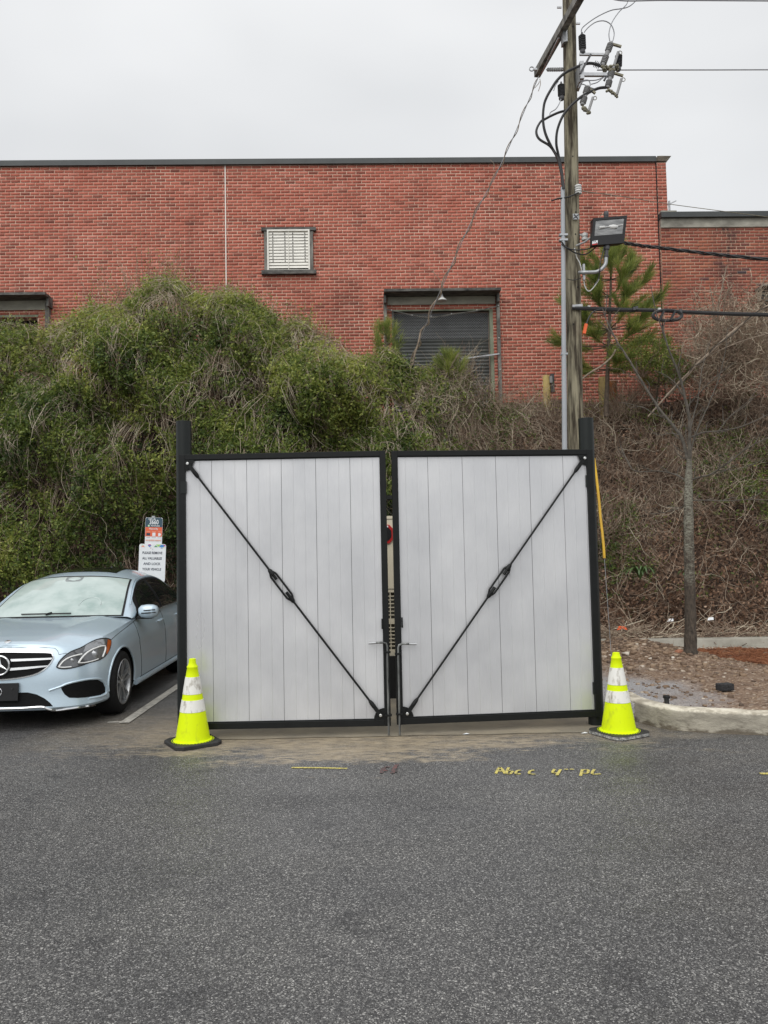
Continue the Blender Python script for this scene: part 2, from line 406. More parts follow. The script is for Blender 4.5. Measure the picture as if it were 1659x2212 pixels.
M['plank'] = make_plank()
def paint(name, col, flake=0.5, rough=0.32):
    m, nt, b = _nt(name)
    p = objc(nt)
    c = ramp(nt, noise(nt, p, 250, 2), [(0.3, tuple(x * 0.94 for x in col)), (0.7, tuple(min(1, x * 1.06) for x in col))])
    nt.links.new(c, b.inputs['Base Color'])
    b.inputs['Metallic'].default_value = flake
    b.inputs['Roughness'].default_value = rough
    b.inputs['Coat Weight'].default_value = 1.0
    b.inputs['Coat Roughness'].default_value = 0.03
    return m
M['paint'] = paint('ice_blue_metallic', (0.52, 0.64, 0.73), 0.30, 0.35)
M['paintwhite'] = paint('white_car_paint', (0.75, 0.75, 0.74), 0.0, 0.4)
M['chrome'] = mat('satin_chrome', (0.78, 0.79, 0.80), 0.16, 0.95, 0.03, 20)
M['plastic'] = mat('black_trim_plastic', (0.012, 0.012, 0.013), 0.45, 0, 0.15, 20, None, None, 0, 60, 0, 0.3)
M['glassdark'] = mat('tinted_side_glass', (0.010, 0.012, 0.014), 0.04, 0, 0.1, 3, None, None, 0, 1, 1.0, 0.6)
M['tyre'] = mat('tyre_rubber', (0.013, 0.013, 0.0135), 0.8, 0, 0.2, 30, None, None, 0.3, 200, 0, 0.2)
M['grillevoid'] = mat('dark_grille_mesh', (0.006, 0.006, 0.0065), 0.7, 0, 0.3, 80, None, None, 0.6, 180, 0, 0.15)
M['rim'] = mat('machined_alloy', (0.42, 0.43, 0.44), 0.3, 0.75, 0.12, 20)
M['rimdark'] = mat('dark_alloy_barrel', (0.05, 0.05, 0.052), 0.45, 0.5, 0.2, 20)
M['lampdark'] = mat('headlamp_interior', (0.10, 0.105, 0.11), 0.08, 0.2, 0.3, 12, None, None, 0, 1, 1.0)
M['lampwhite'] = mat('white_light_guide', (0.80, 0.81, 0.80), 0.25, 0, 0.03, 20)
M['amber'] = mat('amber_reflector', (0.42, 0.09, 0.015), 0.15, 0, 0.2, 40, None, None, 0, 1, 1.0)
M['lens'] = mat('projector_lens', (0.35, 0.36, 0.37), 0.05, 0.6, 0.1, 40)
def make_fog_glass():
    m, nt, b = _nt('misted_windscreen')
    p = objc(nt)
    f = noise(nt, p, 2.4, 4, 0.6)
    c = ramp(nt, f, [(0.32, (0.27, 0.37, 0.345)), (0.5, (0.42, 0.51, 0.485)), (0.7, (0.50, 0.585, 0.56))])
    nt.links.new(c, b.inputs['Base Color'])
    b.inputs['Roughness'].default_value = 0.35
    b.inputs['Coat Weight'].default_value = 1.0
    b.inputs['Coat Roughness'].default_value = 0.02
    return m
M['mist'] = make_fog_glass()
M['reflector'] = mat('floodlight_reflector', (0.34, 0.34, 0.33), 0.22, 0.7, 0, 9, (0.12, 0.12, 0.12), (0.6, 1, 3.5), 0, 1, 1.0)

# ------------------------------------------------------------------ object helpers
def org(o):
    v = Vector((0, 0, 0))
    while o is not None:
        v += o.location
        o = o.parent
    return v
class MB:
    def __init__(s):
        s.v, s.f, s.m = [], [], []
    def add(s, vs_, fs, mi=0):
        k = len(s.v)
        s.v += [tuple(v) for v in vs_]
        for f in fs:
            s.f.append(tuple(i + k for i in f))
            s.m.append(mi)
        return s
    def box(s, c, d, R=None, mi=0, open_=''):
        c = Vector(c)
        hx, hy, hz = d[0] / 2, d[1] / 2, d[2] / 2
        vs_ = [Vector((a * hx, b * hy, e * hz)) for a in (-1, 1) for b in (-1, 1) for e in (-1, 1)]
        if R is not None:
            vs_ = [R @ v for v in vs_]
        return s.add([v + c for v in vs_], [(0, 1, 3, 2), (4, 6, 7, 5), (0, 4, 5, 1), (2, 3, 7, 6), (0, 2, 6, 4), (1, 5, 7, 3)], mi)
    def span(s, a, b, mi=0):
        a, b = Vector(a), Vector(b)
        return s.box((a + b) / 2, [abs(x) for x in (b - a)], None, mi)
    def bar(s, a, b, w, h, up=(0, 0, 1), mi=0):
        a, b = Vector(a), Vector(b)
        z = (b - a).normalized()
        x = z.cross(Vector(up))
        if x.length < 1e-4:
            x = Vector((1, 0, 0))
        x.normalize()
        y = x.cross(z)
        R = Matrix((x, y, z)).transposed()
        return s.box((a + b) / 2, (w, h, (b - a).length), R, mi)
    def tube(s, pts, r, n=8, mi=0, cap=True, closed=False):
        pts = [Vector(p) for p in pts]
        N = len(pts)
        rs = r if isinstance(r, (list, tuple)) else [r] * N
        k = len(s.v)
        prev = None
        for i, p in enumerate(pts):
            if closed:
                t = pts[(i + 1) % N] - pts[i - 1]
            else:
                t = pts[min(i + 1, N - 1)] - pts[max(i - 1, 0)]
            t.normalize()
            if prev is None:
                a = Vector((0, 0, 1)) if abs(t.z) < 0.9 else Vector((1, 0, 0))
                x = t.cross(a).normalized()
            else:
                x = (prev - t * prev.dot(t))
                x = x.normalized() if x.length > 1e-6 else t.orthogonal().normalized()
            prev = x
            y = t.cross(x)
            for j in range(n):
                a = 2 * PI * j / n
                s.v.append(tuple(p + (x * math.cos(a) + y * math.sin(a)) * rs[i]))
        for i in range(N if closed else N - 1):
            i2 = (i + 1) % N
            for j in range(n):
                j2 = (j + 1) % n
                s.f.append((k + i * n + j, k + i2 * n + j, k + i2 * n + j2, k + i * n + j2))
                s.m.append(mi)
        if cap and not closed:
            s.f.append(tuple(k + j for j in range(n)))
            s.m.append(mi)
            s.f.append(tuple(k + (N - 1) * n + j for j in range(n))[::-1])
            s.m.append(mi)
        return s
    def lathe(s, p0, p1, prof, n=16, mi=0):
        p0, p1 = Vector(p0), Vector(p1)
        d = p1 - p0
        k = len(s.v)
        z = d.normalized()
        x = z.orthogonal().normalized()
        y = z.cross(x)
        for t, r in prof:
            for j in range(n):
                a = 2 * PI * j / n
                s.v.append(tuple(p0 + d * t + (x * math.cos(a) + y * math.sin(a)) * r))
        for i in range(len(prof) - 1):
            for j in range(n):
                j2 = (j + 1) % n
                s.f.append((k + i * n + j, k + i * n + j2, k + (i + 1) * n + j2, k + (i + 1) * n + j))
                s.m.append(mi)
        s.f.append(tuple(k + j for j in range(n))[::-1])
        s.m.append(mi)
        s.f.append(tuple(k + (len(prof) - 1) * n + j for j in range(n)))
        s.m.append(mi)
        return s
    def ball(s, c, r, n=10, mi=0, sc=(1, 1, 1)):
        c = Vector(c)
        prof = [(-1 + 2 * i / 6) for i in range(7)]
        vs_, fs = [], []
        for t in prof:
            a = math.asin(t)
            for j in range(n):
                b = 2 * PI * j / n
                vs_.append(c + Vector((math.cos(a) * math.cos(b) * r * sc[0], math.cos(a) * math.sin(b) * r * sc[1], t * r * sc[2])))
        for i in range(6):
            for j in range(n):
                j2 = (j + 1) % n
                fs.append((i * n + j, i * n + j2, (i + 1) * n + j2, (i + 1) * n + j))
        return s.add(vs_, fs, mi)
    def build(s, name, mats, parent=None, smooth=False, local=False, bevel=0.0, ang=40):
        if not isinstance(mats, (list, tuple)):
            mats = [mats]
        o0 = Vector((0, 0, 0)) if local or parent is None else org(parent)
        me = bpy.data.meshes.new(name)
        me.from_pydata([tuple(Vector(v) - o0) for v in s.v], [], s.f)
        for m in mats:
            me.materials.append(m)
        if len(mats) > 1:
            me.polygons.foreach_set('material_index', s.m)
        bm = bmesh.new()
        bm.from_mesh(me)
        bmesh.ops.recalc_face_normals(bm, faces=bm.faces)
        if bevel:
            bmesh.ops.bevel(bm, geom=list(bm.edges), offset=bevel, segments=2, affect='EDGES', profile=0.6)
        bm.to_mesh(me)
        bm.free()
        if smooth:
            me.polygons.foreach_set('use_smooth', [True] * len(me.polygons))
            me.set_sharp_from_angle(angle=math.radians(ang))
        o = bpy.data.objects.new(name, me)
        COL.objects.link(o)
        o.parent = parent
        return o
def tag(o, label, cat, group=None, kind=None):
    o['label'] = label
    o['category'] = cat
    if group:
        o['group'] = group
    if kind:
        o['kind'] = kind
    return o
def thing(name, label, cat, loc=(0, 0, 0), rz=0.0, group=None, kind=None):
    o = bpy.data.objects.new(name, None)
    o.empty_display_size = 0.2
    COL.objects.link(o)
    o.location = loc
    o.rotation_euler = (0, 0, rz)
    return tag(o, label, cat, group, kind)
def link_copy(src, parent, mesh=None):
    c = src.copy()
    if mesh:
        c.data = mesh
    COL.objects.link(c)
    c.parent = parent
    return c
def np_mesh(name, V, Q, mats, tone=None, mi=None, parent=None, smooth=False):
    """quads Q over vertices V, tone is one number for each face"""
    V = np.asarray(V, dtype=np.float32).reshape(-1, 3)
    Q = np.asarray(Q, dtype=np.int32).reshape(-1, 4)
    if parent is not None:
        V = V - np.array(org(parent), dtype=np.float32)
    me = bpy.data.meshes.new(name)
    me.vertices.add(len(V))
    me.vertices.foreach_set('co', V.ravel())
    me.loops.add(Q.size)
    me.loops.foreach_set('vertex_index', Q.ravel())
    me.polygons.add(len(Q))
    me.polygons.foreach_set('loop_start', np.arange(0, Q.size, 4, dtype=np.int32))
    for m in (mats if isinstance(mats, (list, tuple)) else [mats]):
        me.materials.append(m)
    if mi is not None:
        me.polygons.foreach_set('material_index', np.asarray(mi, dtype=np.int32))
    if smooth:
        me.polygons.foreach_set('use_smooth', np.ones(len(Q), dtype=bool))
    if tone is not None:
        a = me.attributes.new('tone', 'FLOAT', 'FACE')
        a.data.foreach_set('value', np.asarray(tone, dtype=np.float32))
    me.update(calc_edges=True)
    o = bpy.data.objects.new(name, me)
    COL.objects.link(o)
    o.parent = parent
    return o
def unit(a):
    return a / np.maximum(np.linalg.norm(a, axis=-1, keepdims=True), 1e-9)
def tubes_np(pts, r, sides=3):
    """pts (N,K,3) centre lines, r (N,K) radii -> V, Q"""
    N, K, _ = pts.shape
    t = np.gradient(pts, axis=1)
    t = unit(t)
    ref = unit(RNG.normal(size=(N, 1, 3)))
    x = unit(np.cross(t, ref))
    y = np.cross(t, x)
    a = np.arange(sides) * 2 * PI / sides
    ring = pts[:, :, None, :] + r[:, :, None, None] * (x[:, :, None, :] * np.cos(a)[None, None, :, None] + y[:, :, None, :] * np.sin(a)[None, None, :, None])
    idx = np.arange(N * K * sides).reshape(N, K, sides)
    q = np.stack([idx[:, :-1, :], np.roll(idx[:, :-1, :], -1, 2), np.roll(idx[:, 1:, :], -1, 2), idx[:, 1:, :]], -1)
    return ring.reshape(-1, 3), q.reshape(N, -1, 4)
def leaves_np(base, axis, side, ln, wd):
    tip = base + axis * ln[..., None]
    mid = base + axis * (ln * 0.5)[..., None]
    V = np.stack([base, mid + side * (wd / 2)[..., None], tip, mid - side * (wd / 2)[..., None]], -2)
    V = V.reshape(-1, 3)
    return V, np.arange(len(V)).reshape(-1, 4)
def smooth_pts(pts, n=6):
    pts = [Vector(p) for p in pts]
    out = []
    for i in range(len(pts) - 1):
        p0 = pts[max(i - 1, 0)]
        p1, p2 = pts[i], pts[i + 1]
        p3 = pts[min(i + 2, len(pts) - 1)]
        for k in range(n):
            t = k / n
            out.append(0.5 * ((2 * p1) + (p2 - p0) * t + (2 * p0 - 5 * p1 + 4 * p2 - p3) * t * t + (3 * p1 - p0 - 3 * p2 + p3) * t ** 3))
    out.append(pts[-1])
    return out
def text_obj(body, size, material, parent, M4, name='lettering', ext=0.0006, sx=1.0, bold=0.0):
    cu = bpy.data.curves.new(name, 'FONT')
    cu.body = body
    cu.size = size
    cu.align_x = 'CENTER'
    cu.align_y = 'CENTER'
    cu.extrude = ext
    cu.offset = bold
    cu.resolution_u = 3
    to = bpy.data.objects.new(name, cu)
    COL.objects.link(to)
    dg = bpy.context.evaluated_depsgraph_get()
    me = bpy.data.meshes.new_from_object(to.evaluated_get(dg))
    bpy.data.objects.remove(to)
    bpy.data.curves.remove(cu)
    me.transform(Matrix.Diagonal((sx, 1, 1, 1)))
    me.materials.clear()
    me.materials.append(material)
    o = bpy.data.objects.new(name, me)
    COL.objects.link(o)
    o.parent = parent
    o.matrix_local = M4
    return o

# ================================================================== SETTING
# ------------------------------------------------------------------ asphalt, pad, painted lines
gb = MB().add([(-200, -150, 0), (200, -150, 0), (200, 250, 0), (-200, 250, 0)], [(0, 1, 2, 3)])
asphalt = gb.build('asphalt', M['asphalt'])
tag(asphalt, 'dark grey coarse asphalt of the parking lot with tan silt washed out at the gate', 'asphalt', None, 'structure')

pad = MB()
edge = [(-1.95, 6.95)] + [(-1.9 + 0.14 * i, 6.90 + 0.012 * math.sin(i * 0.9) + 0.008 * math.sin(i * 2.1)) for i in range(28)] + [(2.05, 7.0)]
vs_ = [(x, y, 0.005) for x, y in edge] + [(x, 9.6, 0.005) for x, y in edge]
n_ = len(edge)
pad.add(vs_, [(i, i + 1, n_ + i + 1, n_ + i) for i in range(n_ - 1)])
tag(pad.build('concrete_pad', M['pad']), 'flat concrete pad under and behind the double gate, stained with tan silt', 'pad', None, 'structure')

def ground_strip(name, pts, w, material, z=0.006):
    b = MB()
    pts = [Vector((p.x, p.y, z)) for p in pts]
    for i in range(len(pts) - 1):
        d = (pts[i + 1] - pts[i])
        d.z = 0
        n = Vector((-d.y, d.x, 0)).normalized() * w / 2
        b.add([pts[i] - n, pts[i + 1] - n, pts[i + 1] + n, pts[i] + n], [(0, 1, 2, 3)])
    return b
a_, b_ = G(268, 1563), G(389, 1480)
dirl = (b_ - a_)
pl = ground_strip('parking_line', [a_, a_ + dirl * 2.2], 0.10, M['line'], 0.009).build('parking_line', M['line'])
tag(pl, 'worn white stall line on the asphalt between the silver-blue sedan and the gate', 'line', None, 'structure')
pk = ground_strip('x', [G(232, 1561), G(262, 1560)], 0.05, M['line'], 0.0045).build('parking_line_fragment', M['line'])
tag(pk, 'short broken scrap of white line beside the end of the stall line', 'line', None, 'structure')

def smooth_pts2(st):
    return [(p.x, p.y) for p in smooth_pts([(x, y, 0) for x, y in st], 3)]
def paint_marks(name, strokes, w, material, label, cat):
    c = G(*strokes[0][0])
    t = thing(name, label, cat, (c.x, c.y, 0))
    for k, st in enumerate(strokes):
        ground_strip('s', [G(x, y) for x, y in smooth_pts2(st)], w, material, 0.004 + 0.0006 * (k % 9)).build('paint_stroke', material, t)
    return t
paint_marks('paint_lettering', [
    [(1071, 1672), (1080, 1658), (1091, 1672)], [(1077, 1667), (1089, 1666)],
    [(1099, 1659), (1094, 1671), (1102, 1673), (1107, 1667), (1097, 1666)],
    [(1125, 1665), (1116, 1667), (1115, 1673), (1125, 1673)],
    [(1154, 1665), (1145, 1667), (1144, 1673), (1157, 1674)],
    [(1198, 1663), (1194, 1671), (1208, 1671)], [(1211, 1664), (1203, 1677)],
    [(1219, 1664), (1227, 1664)], [(1231, 1664), (1240, 1664)],
    [(1258, 1663), (1254, 1677)], [(1258, 1664), (1270, 1664), (1269, 1671), (1257, 1671)],
    [(1284, 1663), (1279, 1673), (1298, 1673)]], 0.021, M['ypaint'], 'faded yellow handwritten spray letters on the asphalt in front of the right cone', 'paint mark')
paint_marks('paint_dash', [[(630, 1659), (690, 1659.5), (750, 1661)]], 0.03, M['ypaint'], 'thin yellow spray dash on the asphalt in front of the left gate leaf', 'paint mark')
paint_marks('paint_dash', [[(1642, 1672), (1690, 1672)]], 0.04, M['ypaint'], 'short yellow spray dash on the asphalt below the kerb, cut by the picture edge', 'paint mark')
paint_marks('paint_scrawl', [[(824, 1671), (830, 1659), (842, 1658)], [(827, 1665), (838, 1665)], [(848, 1672), (852, 1661), (858, 1652)], [(846, 1667), (858, 1668)]], 0.03, M['rpaint'], 'faint reddish spray scrawl on the asphalt in front of the gate gap', 'paint mark')

# ------------------------------------------------------------------ kerbs, soil bed
def sweep(path, prof, name, material):
    path = [Vector(p) for p in path]
    b = MB()
    N, K = len(path), len(prof)
    vs_ = []
    for i, p in enumerate(path):
        d = path[min(i + 1, N - 1)] - path[max(i - 1, 0)]
        d.z = 0
        n = Vector((-d.y, d.x, 0)).normalized()
        for (o, z) in prof:
            jit = 0.006 * math.sin(i * 2.7 + o * 40)
            vs_.append(p + n * (o + jit) + Vector((0, 0, z)))
    fs = [(i * K + j, i * K + j + 1, (i + 1) * K + j + 1, (i + 1) * K + j) for i in range(N - 1) for j in range(K - 1)]
    fs += [tuple(range(K)), tuple((N - 1) * K + j for j in range(K))]
    b.add(vs_, fs)
    return b.build(name, material, None, True, ang=50)
kp = smooth_pts([(2.27, 7.75, 0), (2.28, 7.45, 0), (2.36, 7.18, 0), (2.52, 6.93, 0), (2.85, 6.77, 0), (3.35, 6.64, 0), (4.6, 6.42, 0), (6.5, 6.2, 0), (9.5, 6.0, 0)], 7)
KERB = [(p.x, p.y) for p in kp]
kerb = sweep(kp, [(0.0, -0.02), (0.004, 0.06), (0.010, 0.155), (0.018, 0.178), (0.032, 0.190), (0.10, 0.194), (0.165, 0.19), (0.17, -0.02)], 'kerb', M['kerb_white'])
tag(kerb, 'worn pale concrete kerb in front of the gravelly soil bed', 'kerb', None, 'structure')
bk = sweep([(2.9 + 0.5 * i, 11.75 - 0.03 * i, 0.08) for i in range(15)], [(0.0, -0.1), (0.01, 0.14), (0.03, 0.16), (0.16, 0.165), (0.17, -0.1)], 'back_kerb', M['concrete'])
tag(bk, 'cleaner concrete kerb along the far side of the soil bed behind the bare tree', 'kerb', None, 'structure')
gut = MB().add([(2.9 + 0.5 * i, 11.75 - 0.03 * i - o, 0.118) for i in range(15) for o in (0.0, 0.2)], [(2 * i, 2 * i + 1, 2 * i + 3, 2 * i + 2) for i in range(14)])
tag(gut.build('concrete_gutter', M['stone']), 'narrow pale concrete gutter strip below the far kerb', 'gutter', None, 'structure')

kx = np.array([k[0] for k in KERB]); ky = np.array([k[1] for k in KERB])
def soil_z(x, y):
    z = 0.17 + 0.02 * np.sin(x * 3.1 + y) * np.cos(y * 2.3) + 0.012 * np.sin(x * 9.0 + 1) * np.sin(y * 8.0)
    z = z + 0.20 * np.exp(-(((x - 3.25) / 0.75) ** 2 + ((y - 10.5) / 0.6) ** 2))
    z = z - 0.085 * np.clip((x - 3.9) / 0.8, 0, 1) * np.clip((y - 9.0) / 1.0, 0, 1)
    z = z + 0.06 * np.exp(-(((x - 3.95) / 0.4) ** 2 + ((y - 10.0) / 0.4) ** 2))
    return z
nx_, ny_ = 120, 90
sxs = np.linspace(2.06, 9.5, nx_)
SV = []
for x in sxs:
    y0 = np.interp(x, kx, ky) + 0.12 if x > 2.40 else 7.32 + 0.5 * max(0, 2.27 - x)
    ys = np.linspace(y0, 13.6, ny_)
    z = soil_z(x, ys)
    z[ys > 11.9] -= 0.0
    SV.append(np.stack([np.full(ny_, x), ys, z], -1))
SV = np.array(SV)
side = SV[0].copy(); side[:, 2] = -0.01; side[:, 0] -= 0.06
SV = np.concatenate([side[None], SV])
front = SV[:, 0].copy(); front[:, 2] = -0.01
SV = np.concatenate([front[:, None], SV], 1)
ii = np.arange(SV.shape[0] * SV.shape[1]).reshape(SV.shape[0], SV.shape[1])
soil = np_mesh('soil_bed', SV, np.stack([ii[:-1, :-1], ii[1:, :-1], ii[1:, 1:], ii[:-1, 1:]], -1), M['soil'], smooth=True)
tag(soil, 'brown gravelly soil bed behind the kerb with grey stone dust near the gate post', 'soil', None, 'structure')

# ------------------------------------------------------------------ bank
YB, YT = 12.95, 15.45
TOPK = [(-260, 715), (0, 742), (60, 744), (100, 748), (200, 730), (250, 705), (290, 668), (330, 640), (370, 634), (410, 662), (450, 684), (480, 690), (520, 686), (560, 688), (600, 708), (640, 722), (680, 744), (740, 786), (790, 812), (850, 824), (900, 818), (935, 806), (965, 782), (1000, 802), (1060, 846), (1100, 863), (1180, 872), (1260, 882), (1320, 874), (1380, 840), (1430, 806), (1500, 780), (1560, 752), (1600, 740), (1659, 738), (1900, 738)]
tk = [P(x, y, YT) for x, y in TOPK]
TKX = np.array([p.x for p in tk]); TKZ = np.array([p.z for p in tk])
def env(X, t):
    """front surface of the growth on the bank; X across, t from its foot (0) to its top (1)"""
    top = np.interp(X, TKX, TKZ)
    top = top + (0.12 * np.sin(X * 4.3 + 1) + 0.09 * np.sin(X * 10.7) + 0.06 * np.sin(X * 2.1 + 2) + 0.05 * np.sin(X * 19.0)) * np.clip((1.8 - X) / 1.5, 0.25, 1)
    w = np.clip((2.2 - X) / 2.0, 0, 1); w = w * w * (3 - 2 * w)
    t_ = np.clip(t, 0, 1)
    y = YB + (YT - YB) * (w * t_ ** 2.4 + (1 - w) * t_)
    z = 0.12 + (top - 0.12) * (w * np.sin(t_ * PI / 2) ** 0.95 + (1 - w) * t_)
    lump = 0.34 * np.sin(X * 1.9 + z * 0.7) * np.sin(z * 1.7 + X * 0.4 + 1.0) + 0.24 * np.sin(X * 4.1 + 2 + z * 1.1) * np.sin(z * 3.7 + X * 1.3) + 0.10 * np.sin(X * 9.3 + z * 2) * np.sin(z * 8.1 - X * 3)
    y = y - lump * (0.4 + 0.6 * w) * np.clip(t_ * 4, 0, 1)
    y = y + w * (1.15 * np.exp(-((X + 2.7) / 1.5) ** 2 - ((z - 1.6) / 1.1) ** 2) + 0.75 * np.exp(-((X + 0.7) / 0.75) ** 2 - ((z - 3.75) / 0.55) ** 2)
                 + 0.6 * np.exp(-((X + 6.0) / 0.8) ** 2 - ((z - 3.0) / 0.6) ** 2) + 0.5 * np.exp(-((X + 4.6) / 0.7) ** 2 - ((z - 4.2) / 0.5) ** 2)
                 - 0.35 * np.exp(-((X + 0.9) / 1.0) ** 2 - ((z - 4.75) / 0.4) ** 2) - 0.3 * np.exp(-((X + 3.6) / 1.3) ** 2 - ((z - 3.3) / 0.5) ** 2))
    return np.stack([X, y, z], -1)
hx = np.linspace(-14, 14, 113)
hy = np.linspace(12.5, 22, 64)
HX, HY = np.meshgrid(hx, hy, indexing='ij')
wl_ = np.clip((2.2 - HX) / 2.0, 0, 1)
base = YB + 0.35 + 0.25 * wl_
f = np.clip((HY - base) / 2.45, 0, 1)
HZ = 0.02 + 0.15 * (HX > 2) + 4.5 * f + 0.06 * np.sin(HX * 3 + HY * 2) * np.sin(HX * 1.3 - HY * 4) * (f > 0.02)
sm_ = lambda a, b, v: np.clip((v - a) / (b - a), 0, 1) ** 2 * (3 - 2 * np.clip((v - a) / (b - a), 0, 1))
swell = np.maximum(np.interp(HX, TKX, TKZ) - 0.55 - 4.5, 0) * np.clip((1.4 - HX) / 1.2, 0, 1)
HZ = HZ + swell * sm_(14.2, 15.5, HY) * sm_(17.2, 16.2, HY)
ii = np.arange(HX.size).reshape(HX.shape)
hill = np_mesh('hillside', np.stack([HX, HY, HZ], -1), np.stack([ii[:-1, :-1], ii[1:, :-1], ii[1:, 1:], ii[:-1, 1:]], -1), M['slope'], smooth=True)
tag(hill, 'steep brown bank littered with dead leaves below the brick building', 'hillside', None, 'structure')

# ================================================================== BUILDING
AL = math.atan(0.0258)
WU = Vector((math.cos(AL), math.sin(AL), 0))
WN = Vector((math.sin(AL), -math.cos(AL), 0))
WO = Vector((1.4, 17.0, 0))
def Wuv(x, y):                                     # pixel -> position along the wall and height
    v = ray(x, y)
    o = Vector((0, 0, EYE))
    t = (WO - o).dot(WN) / v.dot(WN)
    p = o + v * t
    return (p - WO).dot(WU), p.z
def W(u, z, n=0.0):
    return WO + WU * u + WN * n + Vector((0, 0, z))
class WB(MB):                                      # boxes laid out along the wall
    def wbox(s, u0, u1, z0, z1, n0, n1, mi=0):
        vs_ = [W(u, z, n) for u in (u0, u1) for n in (n0, n1) for z in (z0, z1)]
        return s.add(vs_, [(0, 1, 3, 2), (4, 6, 7, 5), (0, 4, 5, 1), (2, 3, 7, 6), (0, 2, 6, 4), (1, 5, 7, 3)], mi)
BH, BL, JT = 0.0715, 0.2145, 0.0112
def brick_wall(parent, u0, u1, z0, z1, nface, holes, mats, mort, keep, bond_seed):
    """recessed mortar with every brick proud of it; the 300 nearest clear ones are objects, the rest one mesh"""
    us = sorted({u0, u1} | {h[0] for h in holes} | {h[1] for h in holes})
    zs = sorted({z0, z1} | {h[2] for h in holes} | {h[3] for h in holes})
    us = [u for u in us if u0 <= u <= u1]; zs = [z for z in zs if z0 <= z <= z1]
    wb = WB()
    nm = nface - 0.007
    for i in range(len(us) - 1):
        for j in range(len(zs) - 1):
            uc, zc = (us[i] + us[i + 1]) / 2, (zs[j] + zs[j + 1]) / 2
            if any(h[0] < uc < h[1] and h[2] < zc < h[3] for h in holes):
                continue
            wb.add([W(us[i], zs[j], nm), W(us[i + 1], zs[j], nm), W(us[i + 1], zs[j + 1], nm), W(us[i], zs[j + 1], nm)], [(0, 1, 2, 3)])
    for h in holes:
        a, b, c, d = h
        for q in (((a, c), (a, d)), ((b, c), (b, d)), ((a, d), (b, d))):
            wb.add([W(q[0][0], q[0][1], nm), W(q[1][0], q[1][1], nm), W(q[1][0], q[1][1], nm - 0.3), W(q[0][0], q[0][1], nm - 0.3)], [(0, 1, 2, 3)])
    wb.wbox(u0, u1, z0, z1, nm - 0.32, nm - 0.6)
    for a in (u0, u1):
        wb.add([W(a, z0, nm), W(a, z1, nm), W(a, z1, nm - 0.32), W(a, z0, nm - 0.32)], [(0, 1, 2, 3)])
    wb.build('wall', mort, parent)
    rnd = random.Random(bond_seed)
    L = []
    row = 0
    z = z1 - BH
    while z > z0:
        off = (row % 2) * BL / 2 + rnd.uniform(-0.012, 0.012)
        u = u0 - off
        drift = rnd.uniform(-0.1, 0.1)
        while u < u1:
            a, b = max(u, u0), min(u + BL - JT, u1)
            ok = b - a > 0.03
            for h in holes:
                if h[2] < z + BH / 2 < h[3]:
                    if a >= h[0] and b <= h[1]:
                        ok = False
                    elif a < h[0] < b:
                        b = h[0]
                    elif a < h[1] < b:
                        a = h[1]
            if ok and b - a > 0.03:
                t = min(1, max(0, rnd.gauss(0.55, 0.17) + drift))
                if rnd.random() < 0.035:
                    t = rnd.uniform(0.05, 0.3)
                L.append((a, b, z, t, rnd.uniform(-0.0015, 0.0025)))
            u += BL
        z -= BH
        row += 1
    full = [k for k, q in enumerate(L) if abs(q[1] - q[0] - (BL - JT)) < 1e-4 and keep(q[0], q[2])]
    eye = Vector((0, 0, EYE))
    full.sort(key=lambda k: (W(L[k][0] + BL / 2, L[k][2]) - eye).length)
    sing = set(full[:300])
    V, T = [], []
    def corners(a, b, z, n):
        return [W(a, z, nm - 0.004), W(b, z, nm - 0.004), W(b, z + BH - JT, nm - 0.004), W(a, z + BH - JT, nm - 0.004),
                W(a + .003, z + .003, n), W(b - .003, z + .003, n), W(b - .003, z + BH - JT - .003, n), W(a + .003, z + BH - JT - .003, n)]
    FQ = [(4, 5, 6, 7), (0, 1, 5, 4), (1, 2, 6, 5), (2, 3, 7, 6), (3, 0, 4, 7)]
    for k, (a, b, z, t, dn) in enumerate(L):
        if k in sing:
            continue
        V += [tuple(v) for v in corners(a, b, z, nface + dn)]
        T.append(t)
    nB = len(T)
    Q = (np.array(FQ)[None] + (np.arange(nB) * 8)[:, None, None]).reshape(-1, 4)
    o = np_mesh('brickwork', V, Q, mats, np.repeat(T, 5), parent=parent)
    o['kind'] = 'stuff'
    protos = []
    for i in range(9):
        c = corners(0, BL - JT, 0, nface)
        q0 = W(0, 0, nface)
        p_ = np_mesh('brick', [tuple(v - q0) for v in c], FQ, mats, [0.1 + 0.1 * i] * 5)
        protos.append(p_.data)
        bpy.data.objects.remove(p_)
    for k in sorted(sing):
        a, b, z, t, dn = L[k]
        o = bpy.data.objects.new('brick', protos[min(8, max(0, int(round((t - 0.1) * 10))))])
        COL.objects.link(o)
        o.parent = parent
        o.location = W(a, z, nface + dn) - org(parent)
    return len(L)

uL = Wuv(-230, 400)[0]
uR = Wuv(1440.5, 400)[0]
ztop = Wuv(700, 356)[1]
zlow = 3.4
bld = thing('brick_warehouse', 'long red brick warehouse with flat roof and loading doors above the overgrown bank', 'warehouse', W(0, zlow))
d0, dz1 = Wuv(849.5, 673); d1, _ = Wuv(1057, 673); dz0 = Wuv(955, 905)[1]
l0 = Wuv(-60, 690)[0]; l1, lz1 = Wuv(81, 685); lz0 = Wuv(20, 800)[1]
w0, wz1 = Wuv(572, 500); w1, wz0 = Wuv(676, 590)
holes = [(d0, d1, dz0, dz1), (l0, l1, lz0, lz1), (w0, w1, wz0, wz1)]
def keep_main(u, z):
    return z > Wuv(700, 640)[1] and abs(u) < 12 and z < ztop - 0.1 and not (w0 - 0.5 < u < w1 + 0.3 and wz0 - 0.2 < z < wz1 + 0.2)
brick_wall(bld, uL, uR, zlow, ztop, 0.0, holes, M['brick'], M['mortar'], keep_main, 3)
